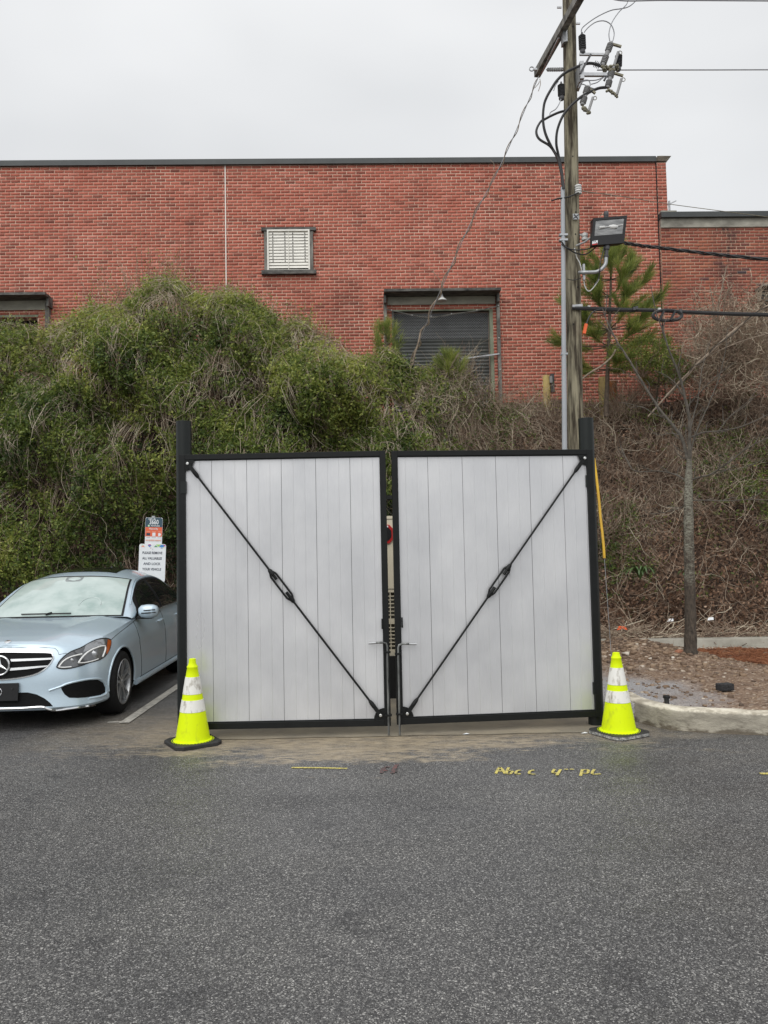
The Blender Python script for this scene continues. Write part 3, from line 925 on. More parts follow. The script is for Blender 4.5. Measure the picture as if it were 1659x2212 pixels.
uP = Wuv(1418.6, 400)[0]
cp = WB(); cp.wbox(uL, uP - 0.01, ztop, ztop + 0.115, -0.6, 0.06); cp.wbox(uL, uP - 0.01, ztop + 0.116, ztop + 0.13, -0.6, 0.045)
cp.build('coping', M['coping'], bld)
pc = WB()
um = (uP + uR) / 2
pc.add([W(uP - 0.01, ztop + 0.03, 0.02), W(uR + 0.01, ztop + 0.03, 0.02), W(uR + 0.01, ztop + 0.03, -0.6), W(uP - 0.01, ztop + 0.03, -0.6),
        W(uP, ztop + 0.10, 0.10), W(uR + 0.09, ztop + 0.10, 0.10), W(uR + 0.09, ztop + 0.10, -0.6), W(uP, ztop + 0.10, -0.6),
        W(uP + 0.02, ztop + 0.125, 0.06), W(um, ztop + 0.15, 0.02), W(uR + 0.05, ztop + 0.125, -0.6), W(uP + 0.02, ztop + 0.125, -0.6)],
       [(0, 1, 5, 4), (1, 2, 6, 5), (2, 3, 7, 6), (3, 0, 4, 7), (4, 5, 9, 8), (5, 6, 10, 9), (6, 7, 11, 10), (7, 4, 8, 11), (8, 9, 10, 11), (0, 3, 2, 1)])
pc.build('pier_cap', M['stone'], bld)
jn = WB(); jn.wbox(uP - 0.012, uP + 0.012, zlow, ztop + 0.13, -0.003, 0.006); jn.build('expansion_joint', M['void'], bld)
uw = Wuv(487.5, 500)[0]
jw = WB(); jw.wbox(uw - 0.011, uw + 0.011, zlow, ztop, -0.003, 0.004); jw.build('caulked_joint', M['louvre'], bld)

# louvred window
hd = WB(); a, z_ = Wuv(565, 501); b, z2_ = Wuv(682.6, 493)
hd.wbox(a, b, z_, z2_, -0.003, 0.075); hd.build('window_head', M['darkwood'], bld)
sl_ = WB(); a, z_ = Wuv(566, 595); b, z2_ = Wuv(683.5, 585.5)
sl_.wbox(a, b, z_, z2_, -0.003, 0.10); sl_.build('window_sill', M['darkwood'], bld)
for (xa, xb) in ((571.3, 578.0), (669.6, 676.6)):
    jb = WB(); a = Wuv(xa, 540)[0]; b = Wuv(xb, 540)[0]
    jb.wbox(a, b, Wuv(620, 585.4)[1], Wuv(620, 501)[1], -0.003, 0.05); jb.build('window_jamb', M['oldwood'], bld)
lf = WB(); a, z_ = Wuv(578.6, 587.5); b, z2_ = Wuv(669, 498.6)
zb_, zt_ = z_ - 0.0, z2_
t_ = 0.035
lf.wbox(a, a + t_, zb_, zt_, 0.0, 0.09); lf.wbox(b - t_, b, zb_, zt_, 0.0, 0.09)
lf.wbox(a + t_, b - t_, zt_ - t_, zt_, 0.0, 0.09); lf.wbox(a + t_, b - t_, zb_, zb_ + t_ * 0.6, 0.0, 0.09)
lf.wbox((a + b) / 2 - 0.006, (a + b) / 2 + 0.006, zb_ + t_, zt_ - t_, 0.03, 0.078)
louvre = lf.build('louvre_frame', M['louvre'], bld)
bkp = WB(); bkp.wbox(a + t_, b - t_, zb_ + 0.02, zt_ - t_, -0.02, 0.0); bkp.build('louvre_backing', M['void'], louvre)
rows = 12
za, zb2 = zb_ + 0.055, zt_ - t_ - 0.004
ph = (zb2 - za) / rows
clips = WB()
for i in range(rows):
    z = za + i * ph
    for (ua, ub) in ((a + t_ + 0.002, (a + b) / 2 - 0.008), ((a + b) / 2 + 0.008, b - t_ - 0.002)):
        s_ = WB()
        s_.add([W(ua, z + 0.004, 0.070), W(ub, z + 0.004, 0.070), W(ub, z + ph * 0.86, 0.055), W(ua, z + ph * 0.86, 0.055), W(ub, z + ph * 1.02, 0.045), W(ua, z + ph * 1.02, 0.045), W(ua, z + 0.004, 0.060), W(ub, z + 0.004, 0.060)],
               [(0, 1, 2, 3), (3, 2, 4, 5), (0, 6, 7, 1)])
        s_.build('slat', M['louvre'], louvre)
        if i > 1:
            for q in (ua + 0.09 if ua < (a + b) / 2 - 0.1 else ua + 0.09, ub - 0.07):
                clips.wbox(q - 0.008, q + 0.008, z + ph * 0.12, z + ph * 0.62, 0.056, 0.074)
clips.build('slat_clips', M['void'], louvre)

def loading_door(xl, xr, ytop_open, lx, rx, canopy, lintel, lamp=False, right_only=False, zb=None):
    ua, zt = Wuv(xl, ytop_open)
    ub, _ = Wuv(xr, ytop_open)
    dr = WB()
    n = 62
    zz = [zb + (zt - zb) * i / n for i in range(n + 1)]
    vs_ = []
    for i, z in enumerate(zz):
        vs_ += [W(ua, z, -0.19 - (0.018 if i % 2 else 0)), W(ub, z, -0.19 - (0.018 if i % 2 else 0))]
    dr.add(vs_, [(2 * i, 2 * i + 1, 2 * i + 3, 2 * i + 2) for i in range(n)])
    door = dr.build('roller_shutter', M['shutter'], bld)
    return ua, ub, zt, door
ua, ub, zt, door = loading_door(849.5, 1057, 673, 829, 1076, None, None, zb=dz0)
# trim round the opening, canopy, lintel board, guard posts of the middle loading door
tr = WB(); tr.wbox(ub - 0.002, ub + 0.075, dz0, zt + 0.03, -0.1, 0.012); tr.build('door_trim', M['greentrim'], bld)
tr = WB(); tr.wbox(ua - 0.03, ub - 0.003, zt, zt + 0.035, -0.1, 0.014); tr.build('door_trim', M['greentrim'], bld)
tr = WB(); tr.wbox(ua - 0.035, ua + 0.01, dz0, zt - 0.001, -0.1, 0.010); tr.build('door_trim', M['darkwood'], bld)
# chain-link screen across the upper part of the opening
mesh_ = WB()
step = 0.055
zc0 = zt - 0.62
for k in range(int((ub - ua + 0.62) / step)):
    u = ua - 0.62 + k * step
    for sgn in (1, -1):
        p0, p1 = (u, zc0), (u + 0.62, zt - 0.01)
        if sgn < 0:
            p0, p1 = (u, zt - 0.01), (u + 0.62, zc0)
        if p0[0] < ua:
            f_ = (ua - p0[0]) / (p1[0] - p0[0]); p0 = (ua, p0[1] + (p1[1] - p0[1]) * f_)
        if p1[0] > ub:
            f_ = (ub - p0[0]) / (p1[0] - p0[0]); p1 = (ub, p0[1] + (p1[1] - p0[1]) * f_)
        mesh_.bar(W(p0[0], p0[1], -0.06 + 0.004 * sgn), W(p1[0], p1[1], -0.06 + 0.004 * sgn), 0.0035, 0.0035)
mesh_.build('chain_link_screen', M['wire'], bld)
def canopy(xl, xr, ytop, xl2, xr2, y2, thick, prot, name='canopy', rough=M['darkwood']):
    a, z1 = Wuv(xl, ytop)
    b, _ = Wuv(xr, ytop)
    z1 = z1 - 0.02
    c = WB()
    zf, zw = z1, z1 + 0.02
    th = 0.05
    c.add([W(a, zf, prot), W(b, zf, prot), W(b + 0.06, zw, 0.0), W(a - 0.06, zw, 0.0), W(a, zf - th, prot), W(b, zf - th, prot), W(b + 0.06, zw - th, 0.0), W(a - 0.06, zw - th, 0.0)],
          [(0, 1, 2, 3), (4, 5, 6, 7), (0, 1, 5, 4), (1, 2, 6, 5), (2, 3, 7, 6), (3, 0, 4, 7)])
    c.build(name, rough, bld)
    return a, b, z1
PR = 0.42
def Wat(x, y, n):                                  # pixel -> wall position for a point n in front of the wall
    v = ray(x, y); o = Vector((0, 0, EYE)); q = WO + WN * n
    p = o + v * ((q - o).dot(WN) / v.dot(WN))
    return (p - WO).dot(WU), p.z
def big_canopy(xl, xr, ytop, wl_x, wr_x, lintel_y0, lintel_y1, posts, post_bot):
    a, z1 = Wat(xl, ytop, PR)
    b, _ = Wat(xr, ytop, PR)
    c = WB()
    c.wbox(a, b, z1 - 0.055, z1, 0.0, PR)
    c.wbox(a, a + 0.05, z1 - 0.24, z1 - 0.056, 0.0, PR * 0.55)
    c.wbox(b - 0.05, b, z1 - 0.24, z1 - 0.056, 0.0, PR * 0.55)
    c.build('canopy', M['darkwood'], bld)
    la, lz1 = Wuv(wl_x, lintel_y0)
    lb, lz0 = Wuv(wr_x, lintel_y1)
    li = WB(); li.wbox(la, lb, lz0, lz1 + 0.12, -0.003, 0.035); li.build('lintel_board', M['beige'], bld)
    for (x0, x1, y0) in posts:
        pa, pz = Wuv(x0, y0); pb, _ = Wuv(x1, y0)
        q = WB(); q.wbox(pa, pb, post_bot, pz, -0.003, 0.09); q.build('guard_post', M['oldwood'], bld)
big_canopy(829.5, 1082.4, 624, 837, 1069, 641, 657, [(828, 834.5, 648), (1071, 1077.5, 648)], dz0 - 0.2)
big_canopy(-70, 97, 632.5, -60, 101, 657, 670, [(101, 109.5, 656)], lz0 - 0.2)
tr = WB(); tr.wbox(l0, l1 + 0.02, lz1, lz1 + 0.05, -0.1, 0.014); tr.build('door_trim', M['greentrim'], bld)
dr = WB(); dr.wbox(l0, l1, lz0, lz1, -0.29, -0.25); dr.build('dark_doorway', M['void'], bld)
# drooping cord of the middle door with white ceramic knobs
cordp = smooth_pts([W(*Wuv(835, 671), 0.10), W(*Wuv(862, 677.5), 0.10), W(*Wuv(900, 686), 0.10), W(*Wuv(935, 688.5), 0.10), W(*Wuv(975, 682), 0.10), W(*Wuv(1030, 674), 0.10), W(*Wuv(1075, 664), 0.10)], 5)
MB().tube(cordp, 0.012, 6).build('door_cord', M['oldwood'], bld, True)
kn = MB()
for x, y in ((845.5, 673.5), (889.5, 684.3), (930.5, 686.5), (974, 681), (1028.5, 672.7), (1074.5, 663.5), (833.7, 686.5), (1076, 733), (1078.5, 801)):
    kn.ball(W(*Wuv(x, y), 0.115), 0.016, 8)
kn.build('ceramic_knobs', M['porcelain'], bld, True)
rl = MB(); rl.bar(W(*Wuv(996, 776.5), 0.05), W(*Wuv(1077, 767), 0.1), 0.03, 0.03); rl.build('door_bar', M['galv'], bld)

# lamp over the middle door
lp = W(*Wat(955, 647, 0.3), 0.3)
lamp = thing('wall_lamp', 'small white dome lamp hanging under the canopy of the middle loading door', 'lamp', lp)
MB().lathe(lp + Vector((0, 0, -0.03)), lp + Vector((0, 0, 0.06)), [(0, 0.10), (0.12, 0.105), (0.3, 0.095), (0.65, 0.06), (1.0, 0.03)], 18).build('lamp_shade', M['porcelain'], lamp, True)
MB().lathe(lp + Vector((0, 0, 0.06)), lp + Vector((0, 0, 0.13)), [(0, 0.03), (0.8, 0.028), (1.0, 0.018)], 12).build('lamp_socket', M['galv'], lamp, True)
MB().tube(smooth_pts([lp + Vector((0, 0, 0.12)), lp + Vector((-0.03, 0.06, 0.2)), lp + Vector((-0.16, 0.28, 0.28))]), 0.009, 6).build('lamp_arm', M['galv'], lamp, True)

# ------------------------------------------------------------------ annex on the right
aL = Wuv(1424.5, 480)[0]
aR = Wuv(1880, 480)[0]
NA = 0.06
azc1 = Wat(1540, 460.5, NA)[1]; azc0 = Wat(1540, 472.5, NA)[1]; azb0 = Wat(1540, 491.5, NA)[1]
ann = thing('brick_annex', 'lower darker brick annex with stone band, joined to the right end of the warehouse', 'building', W(aL, zlow))
c0, cz1 = Wat(1640, 640, NA); cz0 = Wat(1650, 800, NA)[1]
brick_wall(ann, aL, aR, zlow, azb0, NA, [(c0, aR - 1.0, cz0, cz1)], M['brick2'], M['mortar2'], lambda u, z: z > Wuv(1500, 700)[1] and u < Wuv(1665, 500)[0], 9)
bd = WB(); bd.wbox(aL, aR, azb0, azc0 + 0.02, -0.6, NA + 0.03); bd.build('stone_band', M['stone'], ann)
cc = WB(); cc.wbox(aL - 0.02, aR, azc0, azc1 - 0.03, -0.62, NA + 0.12); cc.wbox(aL - 0.02, aR, azc1 - 0.029, azc1, -0.62, NA + 0.10)
cc.build('coping', M['coping'], ann)
cs = WB(); cs.wbox(aL + 0.0, aL + 0.36, azc1, azc1 + 0.05, -0.3, NA + 0.05); cs.build('coping_end', M['stone'], ann)
ca = WB(); ca.wbox(c0 - 0.1, aR - 0.9, cz1 + 0.10, cz1 + 0.15, NA, NA + 0.4); ca.build('canopy', M['darkwood'], ann)
ca = WB(); ca.wbox(c0 - 0.05, aR - 1.0, cz1 - 0.12, cz1 + 0.09, NA - 0.003, NA + 0.04); ca.build('lintel_board', M['beige'], ann)
ca = WB(); ca.wbox(c0, aR - 1.0, cz0, cz1 - 0.12, NA - 0.26, NA - 0.22); ca.build('dark_doorway', M['void'], ann)
ca = WB(); ca.wbox(c0 + 0.02, c0 + 0.09, cz0 - 0.4, cz1, NA - 0.003, NA + 0.07); ca.build('guard_post', M['darkwood'], ann)
br_ = W(*Wat(1446, 445, -0.25), -0.25)
mast = thing('wire_bracket', 'small steel bracket catching a wire on the annex roof beside the tall pier', 'bracket', br_)
MB().bar(br_ + Vector((0.0, 0, -0.16)), br_ + Vector((0, 0, 0.12)), 0.035, 0.035).build('upright', M['galv'], mast)
MB().bar(br_ + Vector((-0.10, 0, 0.0)), br_ + Vector((0.16, 0, 0.12)), 0.02, 0.02).build('arm', M['galv'], mast)
fl = WB(); a_, z_ = Wat(1426, 455, -0.1); b_, z2_ = Wat(1441, 441, -0.1)

# ================================================================== UTILITY POLE
PY = 12.0
pb, pt_ = P(1243.5, 968, PY), P(1229, 0, PY)
ax = (pt_ - pb)
pole_base = pb - ax * ((pb.z - 0.2) / ax.z)
pole_top = pt_ + ax * 0.14
def pole_at(y):                                    # point of the pole's axis at picture height y
    v = ray(1236, y); z = EYE + v.z * PY / v.y
    return pb + ax * ((z - pb.z) / ax.z)
pole = thing('utility_pole', 'tall weathered wooden utility pole with crossarm and cables behind the right gate post', 'utility pole', pole_base)
def prad(z): return 0.122 - (z - 3.2) * 0.0027
pl_ = MB()
NP, KP = 26, 40
vs_ = []
for i in range(KP + 1):
    c = pole_base + (pole_top - pole_base) * (i / KP)
    r = prad(c.z)
    for j in range(NP):
        a = 2 * PI * j / NP
        rr = r * (1 + 0.012 * math.sin(a * 5 + i * 0.13) + 0.012 * math.sin(a * 11 + i * 0.3) * (1 if j % 3 else 0.3))
        vs_.append(c + Vector((math.cos(a) * rr, math.sin(a) * rr, 0)))
pl_.add(vs_, [(i * NP + j, i * NP + (j + 1) % NP, (i + 1) * NP + (j + 1) % NP, (i + 1) * NP + j) for i in range(KP) for j in range(NP)] + [tuple(KP * NP + j for j in range(NP))])
pl_.build('pole_shaft', M['pole'], pole, True)

za_ = P(1207.5, 72, PY).z
def Pz(x, y, z):                                   # point seen at (x, y) at height z
    v = ray(x, y); return Vector((0, 0, EYE)) + v * ((z - EYE) / v.z)
armf = Pz(1160, 160, za_); armm = Pz(1209, 72, za_)
dirA = (armm - armf).normalized()
armn = armf + dirA * 2.35
ab = MB(); ab.bar(armf, armn, 0.105, 0.125); ab.build('crossarm', M['oldwood'], pole)
up_ = Vector((0, 0, 1))
bro = MB()
bro.bar(P(1207, 82, PY - 0.05), armf + dirA * 0.12 + Vector((0.03, 0, -0.075)), 0.028, 0.012)
bro.build('crossarm_brace', M['galv'], pole)
gp = pole_at(78)
bkt = MB(); bkt.box(gp + Vector((-0.10, -0.05, 0)), (0.07, 0.16, 0.34)); bkt.bar(P(1217.5, 62, PY - 0.12), P(1219, 92, PY - 0.12), 0.05, 0.03)
bkt.build('arm_bracket', M['galv'], pole)
for (x0, y0, x1, y1) in ((1203.5, 16, 1213, 16), (1243, 51, 1253, 51)):
    MB().bar(P(x0, y0, PY), P(x1, y1, PY), 0.025, 0.025).build('step_bolt', M['galv'], pole)

def ribbed(p0, p1, r0, r1, sheds, name, material, flat=0.5):
    prof = [(0, r0 * 0.8), (0.06, r0)]
    for i in range(sheds):
        t0 = 0.08 + 0.84 * i / sheds
        t1 = 0.08 + 0.84 * (i + 1) / sheds
        if flat and sheds > 9 and abs((t0 + t1) / 2 - 0.5) < 0.09:
            prof += [(t0, r0 * 1.0), (t1, r0 * 1.0)]
        else:
            prof += [(t0 + 0.001, r0), (t0 + (t1 - t0) * 0.25, r1), (t0 + (t1 - t0) * 0.5, r1 * 0.97), (t0 + (t1 - t0) * 0.62, r0)]
    prof += [(0.94, r0), (1.0, r0 * 0.8)]
    return MB().lathe(p0, p1, prof, 14).build(name, material, pole, True, ang=35)
FY = PY - 0.35                                     # the hardware hangs on the near right side of the pole
def cutout(top, bot, arm_end, tube0, tube1, Y):
    c = ribbed(P(*top, Y), P(*bot, Y), 0.036, 0.052, 13, 'fuse_cutout', M['polymer'])
    MB().bar(P(top[0] + 1, top[1] + 4, Y), P(*arm_end, Y), 0.035, 0.03).build('cutout_arm', M['bronze'], c)
    MB().tube([P(*tube0, Y - 0.03), P(*tube1, Y - 0.03)], 0.021, 8).build('fuse_tube', M['polymer'], c, True)
    ring = [P(tube0[0] + 4 + 4 * math.cos(a), tube0[1] + 2 + 4 * math.sin(a), Y - 0.03) for a in [2 * PI * k / 10 for k in range(10)]]
    MB().tube(ring, 0.006, 5, closed=True).build('pull_ring', M['bronze'], c, True)
    h = MB()
    bx, by = bot
    tx, ty = tube1
    for k in range(7):
        f_ = k / 6
        h.ball(P(bx + (tx - bx) * f_ + random.uniform(-2, 2), by + 4 + (ty - by) * f_ + random.uniform(-3, 4), Y - 0.02), random.uniform(0.016, 0.034), 7)
    h.bar(P(bx, by + 3, Y), P(tx, ty + 1, Y), 0.035, 0.03)
    h.build('cutout_hinge', M['bronze'], c, True)
cutout((1320.5, 91), (1301.5, 142), (1342, 101), (1335.5, 112), (1324.5, 148), FY)
cutout((1322, 153), (1312.5, 190), (1346, 164), (1342.5, 170), (1332.5, 205), FY)
cutout((1270, 186), (1257.5, 227), (1286, 202), (1281, 210), (1271.5, 240), FY)
def arrester(top, bot, Y):
    c = ribbed(P(*top, Y), P(*bot, Y), 0.038, 0.058, 8, 'surge_arrester', M['darkpoly'])
    MB().tube([P(top[0], top[1] - 5, Y), P(*top, Y)], 0.014, 8).build('terminal', M['darkpoly'], c, True)
    MB().ball(P(bot[0], bot[1] + 2, Y), 0.045, 9, 0, (1, 1, 1.1)).build('bracket_foot', M['darkpoly'], c, True)
arrester((1257, 75), (1258.5, 110), FY)
arrester((1336.5, 118), (1335.5, 147), FY + 0.05)
arrester((1212, 182), (1213, 210), PY - 0.25)
ribbed(P(1180, 150.5, 12.75), P(1220, 150, 12.1), 0.010, 0.032, 7, 'dead_end_insulator', M['polymer'], 0)
eye_ = [P(1148.5 + 5 * math.cos(a), 149 + 4.5 * math.sin(a), 12.95) for a in [2 * PI * k / 12 for k in range(12)]]
MB().tube(eye_, 0.010, 6, closed=True).build('eye_bolt', M['galv'], pole, True)
MB().bar(P(1152, 149, 12.95), P(1162, 149.5, 12.9), 0.03, 0.03).build('eye_bolt_shank', M['galv'], pole)
bm_ = MB()
bm_.bar(P(1252, 117.3, FY), P(1305, 118, FY), 0.035, 0.035)
bm_.build('mounting_beam', M['galv'], pole)
bm_ = MB()
bm_.bar(P(1252, 161.5, FY), P(1311, 161.5, FY), 0.045, 0.05)
bm_.build('mounting_beam', M['galv'], pole)
bm_ = MB(); bm_.bar(P(1276, 118, FY - 0.02), P(1253, 160, FY - 0.02), 0.04, 0.03); bm_.bar(P(1318, 152, FY), P(1305, 174, FY), 0.035, 0.03)
bm_.build('diagonal_brace', M['darkpoly'], pole)
bm_ = MB(); bm_.box(P(1251.5, 165, FY + 0.15), (0.06, 0.35, 0.28)); bm_.build('mounting_plate', M['galv'], pole)
cl_ = MB()
for k in range(16):
    cl_.ball(P(random.uniform(1305, 1337), random.uniform(141, 153), FY + random.uniform(-0.04, 0.04)), random.uniform(0.018, 0.04), 7)
cl_.build('clamps', M['bronze'], pole, True)

def cab(name, pts, r, material, Y, parent=pole, n=6, ys=None):
    q = [P(x, y, (ys[i] if ys else Y)) for i, (x, y) in enumerate(pts)]
    return MB().tube(smooth_pts(q, 5), r, n).build(name, material, parent, True)
RIS = PY - 0.16
cab('riser_cable', [(1295, 141), (1279, 137), (1263, 138.5), (1241, 147), (1219.7, 158), (1203, 174), (1191, 192), (1181, 210), (1175, 228), (1173, 259), (1178, 288), (1191, 317), (1204, 341), (1212.5, 374), (1216, 408)], 0.022, M['cable'], 0, ys=[FY, FY, FY, FY - .02, FY - .02, FY, FY + .03, FY + .05, FY + .08, FY + .1, FY + .12, FY + .14, RIS, RIS, RIS])
cab('riser_cable', [(1309.7, 189), (1296, 190), (1282, 195), (1266, 203), (1253, 211), (1240, 222), (1229, 233), (1215, 252), (1204, 281), (1201.7, 310), (1206.5, 336), (1214, 374), (1217, 408)], 0.022, M['cable'], 0, ys=[FY, FY, FY, FY - .02, FY - .02, FY - .02, FY - .02, FY, FY + .05, FY + .1, RIS - .03, RIS - .03, RIS - .03])
cab('riser_cable', [(1222, 239), (1207, 243), (1191, 250), (1178, 257), (1167, 264), (1158.5, 283), (1164.5, 300), (1186, 314), (1198, 329), (1207, 347), (1214, 380), (1218, 408)], 0.019, M['cable'], 0, ys=[PY - .14] * 4 + [PY - .2] * 8)
ribbed(P(1282, 137, FY), P(1298, 143, FY), 0.022, 0.05, 4, 'cable_termination', M['darkpoly'], 0)
for pts in ([(1255.7, 68), (1260, 58), (1287, 38), (1318, 23), (1340, 19), (1354, 16), (1366, 9), (1380, -6)],
            [(1262, 70), (1270, 60), (1284.5, 49), (1299, 45), (1311, 47), (1321, 55), (1326.5, 70), (1325, 84), (1321.7, 92)],
            [(1318, 92), (1315.7, 80), (1315.7, 70), (1319, 56), (1325, 43), (1337, 26), (1353, 10), (1358, -4)],
            [(1250, 185), (1262, 175), (1288, 173), (1306, 165), (1318, 155)], [(1251, 176), (1270, 173), (1275, 184), (1270, 192)],
            [(1277, 182), (1290, 178), (1300, 170), (1310, 162)], [(1206, 176), (1200, 184), (1196, 196)], [(1212, 214), (1207, 226), (1200, 236), (1189, 243), (1188, 250)],
            [(1249, 190), (1258, 182), (1272, 188), (1284, 192)]):
    cab('jumper_wire', pts, 0.008, M['wire'], FY)
cnd = MB()
ca_, cb_ = P(1215.5, 405, RIS), P(1219.7, 975, RIS)
cb_ = ca_ + (cb_ - ca_) * ((ca_.z - 0.1) / (ca_.z - cb_.z))
cnd.tube([ca_, cb_], [0.032, 0.046], 14)
cnd.build('riser_conduit', M['conduit'], pole, True)
for y in (508, 519, 765):
    c = P(1216 + (y - 405) * 0.0075, y, RIS)
    MB().box(c, (0.13 if y < 600 else 0.10, 0.07, 0.03)).build('conduit_strap', M['galv'] if y < 600 else M['conduit'], pole)
sp = P(1249, 410, PY - 0.13)
for dz in (-0.038, 0.038):
    MB().lathe(sp + Vector((0, 0, dz - 0.035)), sp + Vector((0, 0, dz + 0.035)), [(0, 0.03), (0.05, 0.052), (0.35, 0.055), (0.5, 0.035), (0.65, 0.055), (0.95, 0.052), (1, 0.03)], 14).build('spool_insulator', M['porcelain'], pole, True)
sp2 = P(1263, 513, PY - 0.05)
MB().lathe(sp2 + Vector((0, 0, -0.06)), sp2 + Vector((0, 0, 0.07)), [(0, 0.02), (0.1, 0.05), (0.35, 0.055), (0.5, 0.03), (0.6, 0.05), (0.9, 0.052), (1, 0.03)], 14).build('spool_insulator', M['porcelain'], pole, True)
MB().bar(P(1252, 507, PY - .05), P(1264, 507, PY - .05), 0.02, 0.02).build('spool_bracket', M['galv'], pole)
st = MB(); c = P(1243.8, 468, PY - 0.14); st.box(c, (0.09, 0.012, 0.09)); st.build('square_washer', M['galv'], pole)
stb = MB(); stb.bar(c + Vector((-0.04, -0.012, -0.03)), c + Vector((0.04, -0.012, 0.03)), 0.012, 0.012); stb.bar(c + Vector((-0.03, -0.013, 0.035)), c + Vector((0.03, -0.013, -0.035)), 0.012, 0.012); stb.build('washer_bolt', M['darkpoly'], pole)
hl = MB()
for x, y in ((1238, 57), (1244, 458), (1243, 506), (1248, 620), (1237, 338), (1239, 700)):
    c = P(x, y, PY - prad(P(x, y, PY).z) + 0.004)
    hl.lathe(c + Vector((0, 0.01, 0)), c + Vector((0, -0.006, 0)), [(0, 0.013), (1, 0.012)], 8)
hl.build('bolt_holes', M['void'], pole)
cab('ground_wire', [(1249.5, 416), (1232, 424), (1216, 428), (1205, 429), (1191, 434)], 0.012, M['cable'], PY - 0.18)
cab('strap_wire', [(1225.6, 603), (1240, 605), (1257, 600)], 0.006, M['cable'], PY - 0.145)
cab('white_cord', [(1241, 536), (1246, 556), (1253, 570), (1260, 600), (1264, 620), (1272, 629), (1283, 620), (1294, 603)], 0.008, M['porcelain'], PY - 0.16)
cab('loose_black_cable', [(1213, 528), (1228, 537), (1248, 540), (1272, 537), (1286, 528)], 0.010, M['cable'], PY - 0.22)
cab('loose_black_cable', [(1213, 522), (1224, 535), (1245, 547), (1266, 549), (1288, 533)], 0.010, M['cable'], PY - 0.2)
cab('splice_cord', [(1244, 531), (1256, 526), (1266, 521), (1277, 512)], 0.014, M['polymer'], PY - 0.2)
tb = MB(); tb.bar(P(1236, 663.5, PY - .13), P(1258, 661.5, PY - .13), 0.05, 0.06); tb.build('cable_bolt_plate', M['galv'], pole)

# ---- floodlight on its bracket
FL = PY - 0.25
fl = thing('floodlight', 'square dark floodlight on a bent pipe bracket with the number 75 on its corner', 'floodlight', P(1262, 588, FL))
TLf, TRf, BRf, BLf = P(1281.2, 472.5, FL), P(1354, 466.5, FL + 0.10), P(1347.2, 525.7, FL + 0.0), P(1276, 531.3, FL - 0.10)
nf = (TRf - TLf).cross(BLf - TLf).normalized()
if nf.y > 0: nf = -nf
def fq(u, v, n=0.0):
    a = TLf + (TRf - TLf) * u
    b = BLf + (BRf - BLf) * u
    return a + (b - a) * v + nf * n
hs = MB()
bd_ = 0.15
hs.add([fq(0, 0), fq(1, 0), fq(1, 1), fq(0, 1), fq(0.03, -0.03, -bd_), fq(0.97, -0.03, -bd_), fq(0.93, 0.9, -bd_ * 0.9), fq(0.07, 0.9, -bd_ * 0.9)],
       [(0, 1, 2, 3), (0, 4, 5, 1), (1, 5, 6, 2), (2, 6, 7, 3), (3, 7, 4, 0), (4, 7, 6, 5)])
hs.build('housing', M['plastic'], fl)
hv = MB()
for (a, b) in ((0.0, 0.15), (0.16, 0.28), (0.29, 0.74), (0.75, 0.87), (0.88, 1.0)):
    hv.add([fq(a, -0.012, 0.004), fq(b, -0.012, 0.004), fq(b, -0.05, -bd_), fq(a, -0.05, -bd_)], [(0, 1, 2, 3)])
hv.build('top_fins', M['polymer'], fl)
bz = MB()
for (u0, v0, u1, v1) in ((0, 0, 1, .085), (0, .085, .075, .66), (.925, .085, 1, .66), (0, .66, 1, 1)):
    q = [fq(u0, v0, 0.002), fq(u1, v0, 0.002), fq(u1, v1, 0.002), fq(u0, v1, 0.002), fq(u0, v0, 0.016), fq(u1, v0, 0.016), fq(u1, v1, 0.016), fq(u0, v1, 0.016)]
    bz.add(q, [(4, 5, 6, 7), (0, 1, 5, 4), (1, 2, 6, 5), (2, 3, 7, 6), (3, 0, 4, 7)])
bz.build('bezel', M['plastic'], fl)
MB().add([fq(.075, .085, 0.005), fq(.925, .085, 0.005), fq(.925, .66, 0.005), fq(.075, .66, 0.005)], [(0, 1, 2, 3)]).build('lens', M['reflector'], fl)
bl = MB(); bl.lathe(fq(.2, .37, .012), fq(.36, .36, .012), [(0, .022), (1, .02)], 8); bl.ball(fq(.62, .37, .012), .035, 10, 0, (2.2, .5, 1)); bl.bar(fq(.36, .37, .012), fq(.9, .33, .012), .012, .012)
bl.build('bulb', M['porcelain'], fl, True)
pcx = fq(0.42, -0.04, -0.05)
MB().lathe(pcx, pcx + Vector((0.005, 0, 0.105)), [(0, .033), (.3, .034), (.35, .038), (.95, .038), (1, .034)], 14).build('photocell', M['darkpoly'], fl, True)
MB().tube([pcx + Vector((-.02, 0, .07)), pcx + Vector((-.06, 0, .065)), pcx + Vector((-.09, 0, .05)), pcx + Vector((-.09, 0, 0.0))], .006, 5).build('photocell_wire', M['bronze'], fl)
q = [fq(.028, .845, .018), fq(.187, .835, .018), fq(.187, .965, .018), fq(.028, .985, .018)]
plate = MB().add(q, [(0, 1, 2, 3)]).build('number_plate', M['signwhite'], fl)
MB().add([fq(.028, .955, .0186), fq(.185, .935, .0186), fq(.185, .985, .0186), fq(.028, 1.0, .0186)], [(0, 1, 2, 3)]).build('red_strip', M['red'], plate)
ce = fq(.107, .905, .0195)
xax = (fq(1, .9) - fq(0, .9)).normalized(); yax = nf.cross(xax)
text_obj('75', 0.068, M['ink'], plate, Matrix.Translation(ce - org(plate)) @ Matrix((xax, yax, nf)).transposed().to_4x4())
pipe = smooth_pts([P(1252, 588.5, FL + 0.08), P(1262, 588.5, FL), P(1283.6, 588, FL), P(1292, 586, FL), P(1299.6, 581, FL), P(1305, 575, FL), P(1308.4, 568, FL), P(1309.2, 554.5, FL), P(1310, 545, FL)], 5)
